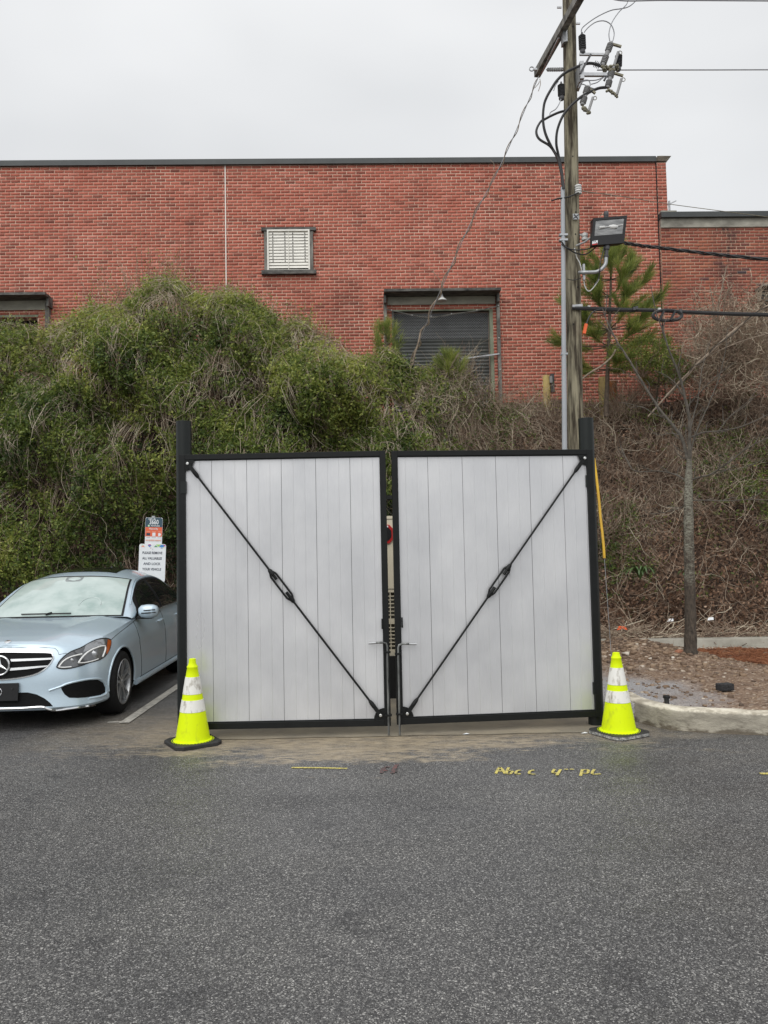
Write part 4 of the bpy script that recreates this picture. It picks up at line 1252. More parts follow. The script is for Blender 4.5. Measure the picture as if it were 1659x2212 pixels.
MB().tube(pipe, 0.029, 12).build('bracket_pipe', M['galv'], fl, True)
MB().lathe(P(1309.4, 556, FL), P(1310.5, 528, FL), [(0, .036), (.05, .04), (.12, .04), (.14, .03), (.55, .03), (.6, .045), (.8, .05), (1, .04)], 12).build('slipfitter', M['darkpoly'], fl, True)
MB().bar(P(1260.5, 571, FL + 0.04), P(1261.5, 605, FL + 0.04), 0.05, 0.03).build('bracket_plate', M['galv'], fl)
MB().tube(smooth_pts([P(1305, 533, FL - .06), P(1301, 550, FL - .06), P(1297, 566, FL - .06), P(1296, 580, FL - .05), P(1293, 602, FL), P(1283, 616, FL)]), .008, 6).build('lamp_lead', M['cable'], fl, True)

# ---- overhead wires
def wire(name, pts, r, material, label, ys, cat='wire', n=6):
    q = [P(x, y, Y) for (x, y), Y in zip(pts, ys)]
    q.append(q[-1] + (q[-1] - q[-2]) * 5)
    o = MB().tube(smooth_pts(q, 6), r, n).build(name, material, None, True)
    return tag(o, label, cat)
wire('power_line', [(1290, 151.5), (1400, 151), (1530, 151), (1700, 150.5)], 0.009, M['wire'], 'thin grey power line running right from the pole hardware across the sky', [FY, PY, PY, PY])
wire('power_line', [(1300, -14), (1340, 1), (1450, 0.5), (1700, 2)], 0.010, M['wire'], 'topmost thin line along the upper picture edge right of the pole', [FY - .2, FY - .2, FY, FY])
wire('service_wire', [(1252, 412.5), (1340, 424), (1436, 439.5), (1560, 456), (1700, 474)], 0.007, M['bronze'], 'thin sagging service wire from white spool insulator past the tall brick pier', [PY - .15, 13.8, 16.6, 16.6, 16.6])
tw = [P(x, y, Y) for (x, y), Y in zip([(1349, 525), (1380, 530), (1421, 535), (1480, 542), (1540, 549), (1600, 555), (1720, 566)], [FL, PY, PY, PY, PY, PY, PY])]
tw += [tw[-1] + (tw[-1] - tw[-2]) * k for k in (1, 2, 3, 4, 5, 6)]
tw = smooth_pts(tw, 12)
tb_ = MB()
for ph_ in (0, 2 * PI / 3, 4 * PI / 3):
    tb_.tube([p + Vector((0, math.cos(i * .35 + ph_) * .018, math.sin(i * .35 + ph_) * .018)) for i, p in enumerate(tw)], 0.013, 5)
tag(tb_.build('twisted_service_cable', M['cable'], None, True), 'black twisted cable sagging right from the floodlight across the annex', 'cable')
tl = thing('telecom_cable', 'thick black telecom cable bundle with oval slack loop running right from the pole', 'cable', P(1241, 664, PY - .14))
for dy, r in ((0, .017), (2.6, .020), (5.0, .013)):
    q = [P(x, y + dy * k, Y) for (x, y, k), Y in zip([(1236, 664, .6), (1272, 664.5, 1), (1340, 667, 1), (1408, 668.5, .8), (1472, 671.5, .8), (1560, 675.5, .9), (1700, 679, .9)], [PY - .14, PY - .14, PY, PY, PY, PY, PY])]
    q.append(q[-1] + (q[-1] - q[-2]) * 5)
    MB().tube(smooth_pts(q, 6), r, 6).build('cable_strand', M['cable'], tl, True)
for rr, rz, tt in ((32, 12, .020), (29.5, 10, .017)):
    lo = [P(1441.5 + rr * math.copysign(abs(math.cos(a)) ** .85, math.cos(a)), 681.5 + rz * math.sin(a), PY - .04) for a in [2 * PI * k / 32 for k in range(32)]]
    MB().tube(lo, tt, 6, closed=True).build('slack_loop', M['cable'], tl, True)
for x0, x1 in ((1434, 1424), (1458, 1448)):
    MB().bar(P(x0, 672, PY - .06), P(x1, 692, PY - .06), .05, .03).build('loop_bracket', M['cable'], tl)
for x, y in ((1272, 664), (1370, 667), (1424, 669), (1470, 672), (1375, 665.5)):
    MB().box(P(x, y, PY - .03), (.04, .04, .05)).build('lashing_clamp', M['porcelain'] if x in (1272, 1424) else M['darkpoly'], tl)
dp = smooth_pts([P(1300, 668, PY - .1), P(1284, 672, PY - .15), P(1273, 684, PY - .18), P(1266.5, 700, PY - .2)])
MB().tube(dp, .012, 6).build('drop_cable', M['cable'], tl, True)
MB().bar(P(1266, 700, PY - .2), P(1261.5, 721, PY - .2), .045, .045).build('orange_tag', M['orange'], tl)
# guy wire with a dry vine twisted round it
gq = [P(x, y, Y) for (x, y), Y in zip([(1164, 164), (1140, 222), (1105, 305), (1070, 380), (1030, 455), (990, 540), (955, 620), (925, 690), (905, 740), (886, 800)], np.linspace(12.85, 15.3, 10))]
gq = smooth_pts(gq, 10)
gw = thing('guy_wire', 'steel guy wire with a dry vine twisted along it, from crossarm down to the thicket', 'guy wire', gq[-1])
MB().tube(gq, .008, 5).build('steel_strand', M['galv'], gw, True)
vt = [p + Vector((math.cos(i * .7) * .02 * (1 + i / 60), 0, math.sin(i * .7) * .02 * (1 + i / 60))) for i, p in enumerate(gq)]
MB().tube(vt, [.006 + .012 * i / len(vt) for i in range(len(vt))], 5).build('dry_vine', M['deadwood'], gw, True)
for x, y, x2, y2 in ((932, 585, 958, 622), (1068, 365, 1058, 345), (1155, 190, 1165, 176), (1166, 170, 1163, 197)):
    MB().tube(smooth_pts([P(x, y, 14), P((x + x2) / 2 + 3, (y + y2) / 2 - 2, 14), P(x2, y2, 14)]), .006, 4).build('vine_shoot', M['deadwood'], gw)

# ================================================================== GATE
def gate_post(x, Y, ztop, label):
    t = thing('gate_post', label, 'gate post', (x, Y, 0), 0, 'gate posts')
    MB().lathe((x, Y, -0.02), (x, Y, ztop), [(0, .07), (1, .07)], 32).build('post_tube', M['postblack'], t, True)
    MB().lathe((x, Y, ztop), (x, Y, ztop + .008), [(0, .071), (.7, .070), (1, .055)], 32).build('post_cap', M['postblack'], t, True)
    sx_ = 1 if x < 0 else -1
    for z in (0.35, 2.25):
        MB().box((x + sx_ * .02, Y - .08, z), (.05, .06, .11)).build('hinge', M['postblack'], t)
gate_post(-1.829, 7.035, 2.862, 'round black steel gate post beside the silver-blue sedan')
gate_post(1.922, 7.21, 2.846, 'round black steel gate post beside the soil bed and utility pole')

def gate_leaf(A, B, z0, z1, joints, grooves, hinge_left, label):
    A, B = Vector(A), Vector(B)
    d = B - A
    w = d.length
    h = z1 - z0
    t = thing('gate_leaf', label, 'gate', (A.x, A.y, z0), math.atan2(d.y, d.x), 'double gate leaves')
    def L(mb, name, material, **k):
        return mb.build(name, material, t, local=True, **k)
    s = 0.055
    dp_ = 0.05
    # local: x along the leaf, y away from the viewer, z up
    f = MB()
    f.span((0, 0, 0), (s, dp_, h)); f.span((w - s, 0, 0), (w, dp_, h))
    f.span((s, 0.001, h - 0.048), (w - s, dp_ - .001, h)); f.span((s, 0.001, 0), (w - s, dp_ - .001, .056))
    L(f, 'frame', M['gateblack'], bevel=0.003)
    ck = MB(); ck.span((s, .018, h - .056), (w - s, .026, h - .049)); L(ck, 'retainer_lip', M['gateblack'])
    ck = MB(); ck.span((s, .016, .057), (w - s, .026, .064)); L(ck, 'retainer_lip', M['gateblack'])
    x0, x1 = s, w - s
    cuts = [x0] + [x0 + (x1 - x0) * j for j in joints] + [x1]
    grs = [x0 + (x1 - x0) * g for g in grooves]
    for a, b in zip(cuts[:-1], cuts[1:]):
        a2, b2 = a + .0017, b - .0017
        pr = [(a2, .034), (a2, .026)]
        for g in grs:
            if a2 + .01 < g < b2 - .01:
                pr += [(g - .004, .026), (g - .0015, .0242), (g + .0015, .0242), (g + .004, .026)]
        pr += [(b2, .026), (b2, .034)]
        pr[1:1] = []
        zb, zt = .0565, h - .0485
        bow = random.uniform(-.0012, .0012)
        pk_ = MB()
        vs_ = []
        nz_ = 6
        for k in range(nz_ + 1):
            z = zb + (zt - zb) * k / nz_
            for (x, y) in pr:
                vs_.append((x, y + bow * math.sin(PI * k / nz_) * 1.5, z))
        n = len(pr)
        pk_.add(vs_, [(k * n + i, k * n + i + 1, (k + 1) * n + i + 1, (k + 1) * n + i) for k in range(nz_) for i in range(n - 1)])
        L(pk_, 'plank', M['plank'])
    bkp_ = MB(); bkp_.span((s, .040, .057), (w - s, .046, h - .049)); L(bkp_, 'back_sheet', M['void'])
    # tension rod with turnbuckle between two gussets
    if hinge_left:
        p0, p1 = Vector((s + .03, -.012, h - .085)), Vector((w - s - .035, -.012, .10))
    else:
        p0, p1 = Vector((w - s - .03, -.012, h - .085)), Vector((s + .035, -.012, .10))
    dv = (p1 - p0)
    Ln = dv.length
    dv.normalize()
    sd = dv.cross(Vector((0, 1, 0))).normalized()
    c0_, c1_ = p0 + dv * (Ln * .435), p0 + dv * (Ln * .545)
    MB_ = MB(); MB_.tube([p0 + dv * .14, c0_ + dv * .05], .0095, 8); MB_.tube([c1_ - dv * .05, p1 - dv * .14], .0095, 8)
    L(MB_, 'tension_rod', M['gateblack'], smooth=True)
    tk_ = MB()
    for q in (-1, 1):
        tk_.tube(smooth_pts([c0_ + sd * q * .010, c0_ + dv * .035 + sd * q * .026, c0_ + dv * .07 + sd * q * .028, c1_ - dv * .07 + sd * q * .028, c1_ - dv * .035 + sd * q * .026, c1_ + sd * q * .010], 4), .0095, 8)
    tk_.lathe(c0_ - dv * .03, c0_ + dv * .03, [(0, .012), (.3, .02), (1, .021)], 10); tk_.lathe(c1_ + dv * .03, c1_ - dv * .03, [(0, .012), (.3, .02), (1, .021)], 10)
    L(tk_, 'turnbuckle', M['gateblack'], smooth=True)
    nt_ = MB(); nt_.lathe(c0_ + dv * .03, c0_ + dv * .085, [(0, .015), (1, .015)], 6); nt_.lathe(c1_ - dv * .03, c1_ - dv * .085, [(0, .015), (1, .015)], 6)
    L(nt_, 'turnbuckle_nut', M['gateblack'])
    for p, q in ((p0, 1), (p1, -1)):
        g = MB()
        if q == 1:
            hx_ = 1 if hinge_left else -1
            cx, cz = (s if hinge_left else w - s), h - .05
            g.add([(cx, .012, cz), (cx + hx_ * .085, .012, cz), (cx + hx_ * .055, .012, cz - .085), (cx, .012, cz - .10), (cx, .004, cz), (cx + hx_ * .085, .004, cz), (cx + hx_ * .055, .004, cz - .085), (cx, .004, cz - .10)],
                  [(0, 1, 2, 3), (4, 5, 6, 7), (0, 1, 5, 4), (1, 2, 6, 5), (2, 3, 7, 6), (3, 0, 4, 7)])
        else:
            hx_ = -1 if hinge_left else 1
            cx, cz = (w - s if hinge_left else s), .058
            arc = [(cx, cz)] + [(cx + hx_ * .095 * math.cos(a), cz + .10 * math.sin(a)) for a in [PI / 2 * k / 8 for k in range(9)]]
            n = len(arc)
            g.add([(x, .012, z) for x, z in arc] + [(x, .004, z) for x, z in arc], [tuple(range(n)), tuple(range(n, 2 * n))] + [(i, (i + 1) % n, n + (i + 1) % n, n + i) for i in range(n)])
        gs = L(g, 'gusset', M['gateblack'])
        ck_ = MB(); e = p + dv * q * .14
        ck_.bar(p + dv * q * .0, e - dv * q * .03, .034, .022, (0, 1, 0)); ck_.lathe(e - dv * q * .045, e + dv * q * .02, [(0, .019), (.6, .019), (1, .013)], 10)
        L(ck_, 'clevis', M['gateblack'], smooth=True)
        bo = MB(); bo.lathe(p + Vector((0, -.010, 0)), p + Vector((0, -.020, 0)), [(0, .013), (.7, .013), (1, .009)], 12)
        L(bo, 'bolt', M['steel'])
    # drop rod with bent handle, guides and the small hook on the meeting stile
    xr = w - .020 if hinge_left else .020
    hd_ = -1 if hinge_left else 1
    zr = .74 if hinge_left else .715
    dr = MB()
    q = [Vector((xr, -.022, -z0 + .012)), Vector((xr, -.022, zr - .03)), Vector((xr + hd_ * .008, -.022, zr - .008)), Vector((xr + hd_ * .03, -.022, zr)), Vector((xr + hd_ * .10, -.024, zr))]
    dr.tube(q, .0095, 8)
    rod = L(dr, 'drop_rod', M['scuffed'], smooth=True)
    hn = MB(); hn.tube([Vector((xr + hd_ * .10, -.024, zr)), Vector((xr + hd_ * .165, -.026, zr - .003))], .011, 8)
    hn.build('rod_handle', M['galv'], rod, smooth=True, local=True)
    for z in (.10, zr - .085):
        gd = MB(); gd.span((xr - .03, -.036, z - .008), (xr + .03, -.0005, z + .008)); L(gd, 'rod_guide', M['gateblack'])
    hk = MB()
    xh = (w - s - .012) if hinge_left else s + .002
    hk.span((xh, -.012, .86), (xh + .012, .003, .95)); hk.span((xh + (-.0 if hinge_left else .0), -.025, .86), (xh + .012, -.0125, .885))
    L(hk, 'latch_hook', M['gateblack'])
    return t
fr = lambda xs, a, b: [(x - a) / (b - a) for x in xs]
gate_leaf((-1.849, 6.93, 0), (0.024, 6.93, 0), .085, 2.548, fr([262, 483, 701, 918, 1134], 98, 1322), fr([188, 336, 408, 556, 628, 775, 847, 991, 1062, 1208, 1277], 98, 1322), True,
          'grey planked gate leaf next to the sedan, its tie rod falling rightward')
gate_leaf((0.079, 6.93, 0), (1.946, 7.10, 0), .093, 2.545, fr([382, 605, 824, 1046, 1268], 188, 1425), fr([238, 310, 455, 530, 680, 752, 897, 971, 1120, 1193, 1340, 1412], 188, 1425), False,
          'grey planked gate leaf next to the utility pole, its tie rod falling leftward')

# ---- cabinet and black fence seen through the gap between the leaves
GY = 8.7
def gz(y): return P(843, y, GY).z
gen = thing('generator_cabinet', 'cream generator cabinet with red badge and grille seen through the gate gap', 'generator', (0.05, GY, 0))
zt_, zb_ = gz(1114.5), gz(1416.5)
zg1, zg2, zg3, zg4 = gz(1279.7), gz(1336.7), gz(1348), gz(1403.6)
gx0, gx1 = -0.75, 0.75
g = MB()
g.span((gx0, GY, zg1), (gx1, GY + .9, zt_)); g.span((gx0, GY, zg3), (gx1, GY + .9, zg2)); g.span((gx0, GY, zb_), (gx1, GY + .9, zg4))
g.span((gx0, GY + .06, zg4), (gx1, GY + .9, zg3)); g.span((gx0, GY + .06, zg2), (gx1, GY + .9, zg1))
g.build('cabinet_body', M['gen'], gen)
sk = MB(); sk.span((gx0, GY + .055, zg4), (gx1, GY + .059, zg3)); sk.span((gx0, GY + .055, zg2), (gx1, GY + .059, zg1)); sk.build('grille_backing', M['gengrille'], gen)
for (za, zb2) in ((zg4, zg3), (zg2, zg1)):
    gr = MB()
    for k in range(31):
        x = gx0 + (gx1 - gx0) * k / 30
        gr.span((x - .005, GY + .004, za), (x + .005, GY + .014, zb2))
    for k in range(1, 7):
        z = za + (zb2 - za) * k / 7
        gr.span((gx0, GY + .002, z - .005), (gx1, GY + .012, z + .005))
    gr.build('vent_grille', M['gen'], gen)
sm = MB(); sm.span((gx0, GY - .004, gz(1121) - .004), (gx1, GY - .0005, gz(1121) + .002)); sm.span((gx0, GY - .004, gz(1272) - .004), (gx1, GY - .0005, gz(1272) + .002)); sm.build('panel_seam', M['gengrille'], gen)
sb = MB(); sb.span((gx0 - .1, GY - .05, 0), (gx1 + .1, GY + .95, zb_)); sb.build('base_tank', M['void'], gen)
bc = Vector((P(832, 1153.5, GY).x, GY, gz(1153.5)))
hr = 0.105
def hexa(r, y0, y1):
    pts = [(-r * .5, r), (r * .45, r), (r * .9, r * .5), (r * .93, -.0), (r * .9, -r * .5), (r * .45, -r), (-r * .5, -r), (-r, -r * .5), (-r, r * .5)]
    n = len(pts)
    return MB().add([(bc.x + x, y0, bc.z + z) for x, z in pts] + [(bc.x + x, y1, bc.z + z) for x, z in pts], [tuple(range(n)), tuple(range(n, 2 * n))] + [(i, (i + 1) % n, n + (i + 1) % n, n + i) for i in range(n)])
bdg = hexa(hr, GY - .02, GY - .0005).build('red_badge', M['red'], gen)
hexa(hr * .72, GY - .026, GY - .0201).build('badge_centre', M['plastic'], bdg)
MB().span((bc.x + .012, GY - .024, bc.z + .062), (bc.x + .036, GY - .0203, bc.z + .095)).build('badge_tab', M['signwhite'], bdg)
fy = 10.1
bf = thing('mesh_fence', 'black mesh fence panel standing behind the cream generator', 'fence', (0, fy, 0))
ft = P(843, 1070, fy).z
q = MB(); q.span((-1.6, fy, ft - .05), (1.5, fy + .05, ft)); q.span((-1.6, fy, .3), (1.5, fy + .05, .35)); q.build('fence_rail', M['gateblack'], bf)
for x in (-1.62, 0.145, 1.5):
    MB().span((x, fy, 0), (x + .05, fy + .05, ft - .001)).build('fence_post', M['gateblack'], bf)
q = MB()
for k in range(56):
    x = -2.4 + k * .07
    for sg in (1, -1):
        a = Vector((x, fy + .02 + .003 * sg, 1.0)); b = Vector((x + (ft - 1.05) * .6, fy + .02 + .003 * sg, ft - .05))
        if sg < 0:
            a.x, b.x = b.x, a.x
        if -1.6 < min(a.x, b.x) and max(a.x, b.x) < 1.5:
            q.bar(a, b, .006, .006)
q.build('fence_mesh', M['gateblack'], bf)

# ================================================================== CONES
def cone(p, rot, label, dirt, Hc=.71):
    t = thing('traffic_cone', label, 'traffic cone', p, rot, 'traffic cones')
    def rr(z): return .148 + (.032 - .148) * (z - .045) / (Hc - .045)
    bs = MB()
    R_, c_ = .205, .055
    oct_ = []
    for sx_, sy_ in ((1, 1), (-1, 1), (-1, -1), (1, -1)):
        a, b = (sx_ * R_, sy_ * (R_ - c_)), (sx_ * (R_ - c_), sy_ * R_)
        oct_ += [a, b] if sx_ * sy_ > 0 else [b, a]
    n = 8
    lev = [(0.004, 1.0), (0.028, 1.0), (0.036, .965), (.038, .6)]
    vs_ = [(x * s_, y * s_, z) for z, s_ in lev for x, y in oct_]
    bs.add(vs_, [(k * n + i, k * n + (i + 1) % n, (k + 1) * n + (i + 1) % n, (k + 1) * n + i) for k in range(len(lev) - 1) for i in range(n)] + [tuple(range(n)), tuple((len(lev) - 1) * n + i for i in range(n))], 0)
    bs.build('base', M['conebase'], t, local=True)
    if dirt:
        e = MB()
        e.add([(x * 1.003, y * 1.003, z) for z in (.006, .03) for x, y in oct_], [(i, (i + 1) % n, n + (i + 1) % n, n + i) for i in range(n)])
        e.build('chipped_edge', M['chip'], t, local=True)
    b = MB()
    b.lathe((0, 0, .037), (0, 0, Hc), [(0, .168), (.008, .166), (.012, rr(.05))] + [((z - .037) / (Hc - .037), rr(z)) for z in (.10, .2, .3, .4, .5, .6, .655)] + [((.66 - .037) / (Hc - .037), rr(.66) + .004), ((.668 - .037) / (Hc - .037), rr(.668) + .004), ((.675 - .037) / (Hc - .037), rr(.675) - .002), ((.70 - .037) / (Hc - .037), .031), (.995, .030), (1, .022)], 40)
    b.build('cone_body', M['yellow'], t, local=True, smooth=True, ang=50)
    for za, zb2 in ((.285, .385), (.435, .580)):
        c = MB(); c.lathe((0, 0, za), (0, 0, zb2), [(0, rr(za) + .0008), (.002, rr(za) + .003), (.998, rr(zb2) + .003), (1, rr(zb2) + .0008)], 40)
        c.build('reflective_collar', M['conewhite'], t, local=True, smooth=True, ang=50)
    st_ = MB()
    for k in range(40):
        a = 2 * PI * k / 40
        st_.box((.178 * math.cos(a), .178 * math.sin(a), .0385), (.008, .005, .003), Matrix.Rotation(a, 3, 'Z'))
    st_.build('base_studs', M['yellow'], t, local=True)
    return t
cone(Vector((-1.700, 6.78, 0)), math.radians(33), 'fluorescent lime traffic cone at the left gate post near the sedan', False, .735)
cone(G(1337, 1586), math.radians(28), 'fluorescent lime traffic cone at the right gate post, base edge chipped white', True)

# ================================================================== SIGNS
SG = 12.45
def sgp(x, y): return P(x, y, SG)
sz = lambda y: P(335, y, SG).z
xs_ = P(331, 1175, SG).x
sg = thing('parking_sign', 'signpost with blue and orange 3660 pay sign above a white valuables notice, behind the sedan', 'sign', (xs_, SG + .03, 0))
MB().box((xs_, SG + .03, 1.15), (.05, .04, 2.3)).build('sign_post', M['galv'], sg)
LEAN = 0.028
RS = Matrix.Rotation(-math.radians(2.0), 4, 'Y')
def plate_at(cx, cz, w, h, name, material, lab, n=0.0, r=.02):
    b = MB()
    pts = []
    for sx_, sz_, a0 in ((1, 1, 0), (-1, 1, 90), (-1, -1, 180), (1, -1, 270)):
        for k in range(4):
            a = math.radians(a0 + 30 * k)
            pts.append((sx_ * (w / 2 - r) + r * math.cos(a), sz_ * (h / 2 - r) + r * math.sin(a)))
    m = len(pts)
    b.add([(x, -n, z) for x, z in pts] + [(x, -n + .003, z) for x, z in pts], [tuple(range(m)), tuple(range(m, 2 * m))] + [(i, (i + 1) % m, m + (i + 1) % m, m + i) for i in range(m)])
    o = b.build(name, material, sg, local=True)
    o.matrix_local = Matrix.Translation(Vector((cx, SG - .005, cz)) - org(sg)) @ Matrix.Rotation(math.radians(-2.3), 4, 'Y').inverted()
    if lab:
        o['label'] = lab
    return o
def flat(parent, pts, material, name, n):
    m = len(pts)
    o = MB().add([(x, -n, z) for x, z in pts], [tuple(range(m))]).build(name, material, parent, local=True)
    return o
TX = Matrix.Rotation(PI / 2, 4, 'X')
def sign_text(parent, s, size, x, z, material, sx=1.0, n=.0035):
    return text_obj(s, size, material, parent, Matrix.Translation((x, -n, z)) @ TX, 'lettering', 0.0004, sx, size * 0.018)
# upper plate
ux = (sgp(313, 1147).x + sgp(351.5, 1147).x) / 2
uw = sgp(351.5, 1147).x - sgp(313, 1147).x - .012
uh = sz(1118) - sz(1176.5)
up = plate_at(ux, (sz(1118) + sz(1176.5)) / 2, uw, uh, 'pay_sign', M['signwhite'], 'slate blue, orange and white pay sign reading 3660')
h2, w2 = uh / 2, uw / 2 - .003
zt1, zt2 = h2 - uh * .355, h2 - uh * .70
flat(up, [(-w2, zt1), (w2, zt1), (w2, h2 - .02), (w2 - .02, h2 - .003), (-w2 + .02, h2 - .003), (-w2, h2 - .02)], M['signblue'], 'blue_field', .0012)
flat(up, [(-w2, zt2), (w2, zt2), (w2, zt1), (-w2, zt1)], M['signorange'], 'orange_field', .0012)
sign_text(up, 'ZONE #', .030, -.05, h2 - uh * .055, M['signwhite'], .8)
sign_text(up, '3660', .105, 0.0, h2 - uh * .175, M['signwhite'], .72)
sign_text(up, 'ParkMobile', .034, .025, h2 - uh * .305, M['signwhite'], .92)
flat(up, [(-.082 + .016 * math.cos(2 * PI * k / 14), h2 - uh * .305 + .016 * math.sin(2 * PI * k / 14)) for k in range(14)], M['print_mint'], 'green_dot', .002)
flat(up, [(.01 + .011 * math.cos(2 * PI * k / 12), h2 - uh * .055 + .011 * math.sin(2 * PI * k / 12)) for k in range(12)], M['signwhite'], 'mounting_hole', .002)
sign_text(up, 'Ways to Pay', .040, -.005, h2 - uh * .415, M['signwhite'], .7)
flat(up, [(-.115, zt2 + .015), (-.055, zt2 + .015), (-.055, zt2 + .055), (-.115, zt2 + .055)], M['ink'], 'pay_icon', .002)
flat(up, [(-.020, zt2 + .008), (.030, zt2 + .008), (.030, zt2 + .062), (-.020, zt2 + .062)], M['signwhite'], 'pay_icon', .002)
flat(up, [(.075, zt2 + .008), (.115, zt2 + .015), (.12, zt2 + .045), (.09, zt2 + .06), (.075, zt2 + .05)], M['signwhite'], 'pay_icon', .002)
for x, w_ in ((-.085, .06), (.005, .07), (.097, .06)):
    flat(up, [(x - w_ / 2, zt2 + .072), (x + w_ / 2, zt2 + .072), (x + w_ / 2, zt2 + .082), (x - w_ / 2, zt2 + .082)], M['print_salmon'], 'small_print', .002)
    flat(up, [(x - w_ / 2, zt2 - .022), (x + w_ / 2, zt2 - .022), (x + w_ / 2, zt2 - .016), (x - w_ / 2, zt2 - .016)], M['polymer'], 'small_print', .002)
sign_text(up, 'NO REVERSE PARKING', .034, 0, h2 - uh * .845, M['print_salmon'], .72)
# lower plate
lx_ = (sgp(300, 1210).x + sgp(359, 1210).x) / 2
lw_ = sgp(359, 1210).x - sgp(300, 1210).x - .01
lzt = sz(1175)
lh = .61
lo_ = plate_at(lx_ - .005, lzt - lh / 2, lw_, lh, 'notice_sign', M['signwhite'], 'white notice asking to remove all valuables and lock', .006, .03)
h2, w2 = lh / 2, lw_ / 2
def tri(pts, mname):
    flat(lo_, [(x * w2, h2 - z) for x, z in pts], M[mname], 'coloured_triangle', .0075)
tri([(-.88, .052), (-.72, .022), (-.57, .052)], 'print_salmon')
tri([(-.37, .022), (-.29, .006), (-.16, .006), (-.09, .022)], 'print_magenta'); tri([(-.37, .023), (-.09, .023), (-.23, .053)], 'print_blue'); tri([(-.2, .062), (-.08, .062), (-.14, .072)], 'red')
tri([(.08, .050), (.24, .020), (.40, .050)], 'print_green'); tri([(.25, .006), (.62, .006), (.45, .045)], 'print_lime'); tri([(.47, .050), (.62, .010), (.80, .010), (.88, .050)], 'print_blue')
tri([(.78, .01), (.92, .012), (.97, .028), (.88, .035)], 'print_magenta'); tri([(.58, .068), (.70, .052), (.78, .068)], 'print_blue'); tri([(.70, .066), (.82, .048), (.94, .066)], 'print_pale'); tri([(-.9, .022), (-.75, .008), (-.7, .022)], 'print_mint')
for k, s_ in enumerate(('PLEASE REMOVE', 'ALL VALUABLES', 'AND LOCK', 'YOUR VEHICLE')):
    sign_text(lo_, s_, .056, 0, h2 - .145 - k * .088, M['ink'], .80 if k != 2 else .95, .0085)
MB().lathe((0, -.0095, h2 - .085), (0, -.006, h2 - .085), [(0, .007), (1, .007)], 8).build('bolt', M['galv'], lo_, local=True)

# ================================================================== CAR
CAR_X, CAR_Y, CAR_R = -3.66, 7.32, math.radians(2.0)
CARM = Matrix.Translation((CAR_X, CAR_Y, 0)) @ Matrix.Rotation(CAR_R, 4, 'Z')
CARI = CARM.inverted()
car = thing('parked_car', 'light silver-blue four-door sedan parked nose out beside the gate, misted windscreen', 'car', (CAR_X, CAR_Y, 0), CAR_R)
def crs(tab, n):
    """Catmull-Rom through rows of numbers, n steps a span"""
    T = [Vector(r[:3]) for r in tab]
    E_ = [Vector((r[3], r[4] if len(r) > 4 else 0, 0)) for r in tab]
    return smooth_pts(T, n), smooth_pts(E_, n)
# outline from nose to tail: x, y, top z, bottom z, roundness of the upper edge
OUT = [(0, 0.0, .795, .185, .13), (.25, .012, .795, .183, .13), (.48, .055, .785, .178, .13), (.66, .14, .775, .175, .14), (.785, .27, .785, .175, .15), (.865, .45, .815, .178, .12),
       (.908, .68, .852, .195, .09), (.922, .95, .885, .19, .085), (.925, 1.35, .925, .185, .08), (.927, 1.9, .955, .185, .075), (.927, 2.6, .975, .185, .075), (.925, 3.3, 1.0, .19, .085),
       (.915, 3.85, 1.03, .20, .10), (.88, 4.3, 1.045, .22, .11), (.80, 4.62, 1.05, .25, .11), (.62, 4.79, 1.05, .27, .10), (.32, 4.86, 1.05, .28, .10), (0, 4.88, 1.05, .28, .10)]
T3, E3 = crs(OUT, 6)
NS = len(T3)
TL_ = [0, .03, .07, .12, .2, .3, .42, .54, .64, .70, .76, .82, .88, .93, .97, 1.0]
def side_in(t, fr_):                               # how far the flank is set in from the outline at height t; fr_ = 1 at the nose
    flank = (.085, .04, .018, .008, .004, 0, .0, .004, .010, .010, .022, .032, .045, .062, .078, 1)
    nose = (.07, .02, .0, .004, .012, .018, .018, .022, .03, .04, .05, .065, .082, .10, .118, 1)
    i = TL_.index(t)
    return flank[i] * (1 - fr_) + nose[i] * fr_
hv_, hf_ = [], []
rows_ = []
def zc(y):                                         # height of the centre line: bonnet, cabin floor line, boot
    return float(np.interp(y, [.1, .2, .35, .6, .9, 1.25, 1.6, 3.9, 4.2, 4.5, 4.78, 4.9], [.80, .838, 0.87, .913, .955, .998, 1.0, 1.06, 1.085, 1.09, 1.085, 1.06]))
edge_pts = []
for i in range(NS):
    x, y, zt = T3[i]
    zb, rd = E3[i].x, E3[i].y
    a = T3[max(i - 1, 0)]; b = T3[min(i + 1, NS - 1)]
    d = Vector((b.x - a.x, b.y - a.y, 0)).normalized()
    if i == 0: d = Vector((1, 0, 0))
    if i == NS - 1: d = Vector((-1, 0, 0))
    nrm = Vector((-d.y, d.x, 0))                   # pointing inwards
    fr_ = float(np.clip((.75 - y) / .5, 0, 1))
    col = []
    for t in TL_:
        ins = side_in(t, fr_) if t < 1 else rd
        z = zb + (zt - zb) * (t if t < 1 else 1.0)
        p = Vector((x, y, z)) + nrm * ins
        if i in (0, NS - 1): p.x = 0
        p.x = max(p.x, 0)
        # crease along the doors
        col.append(p)
    rows_.append(col)
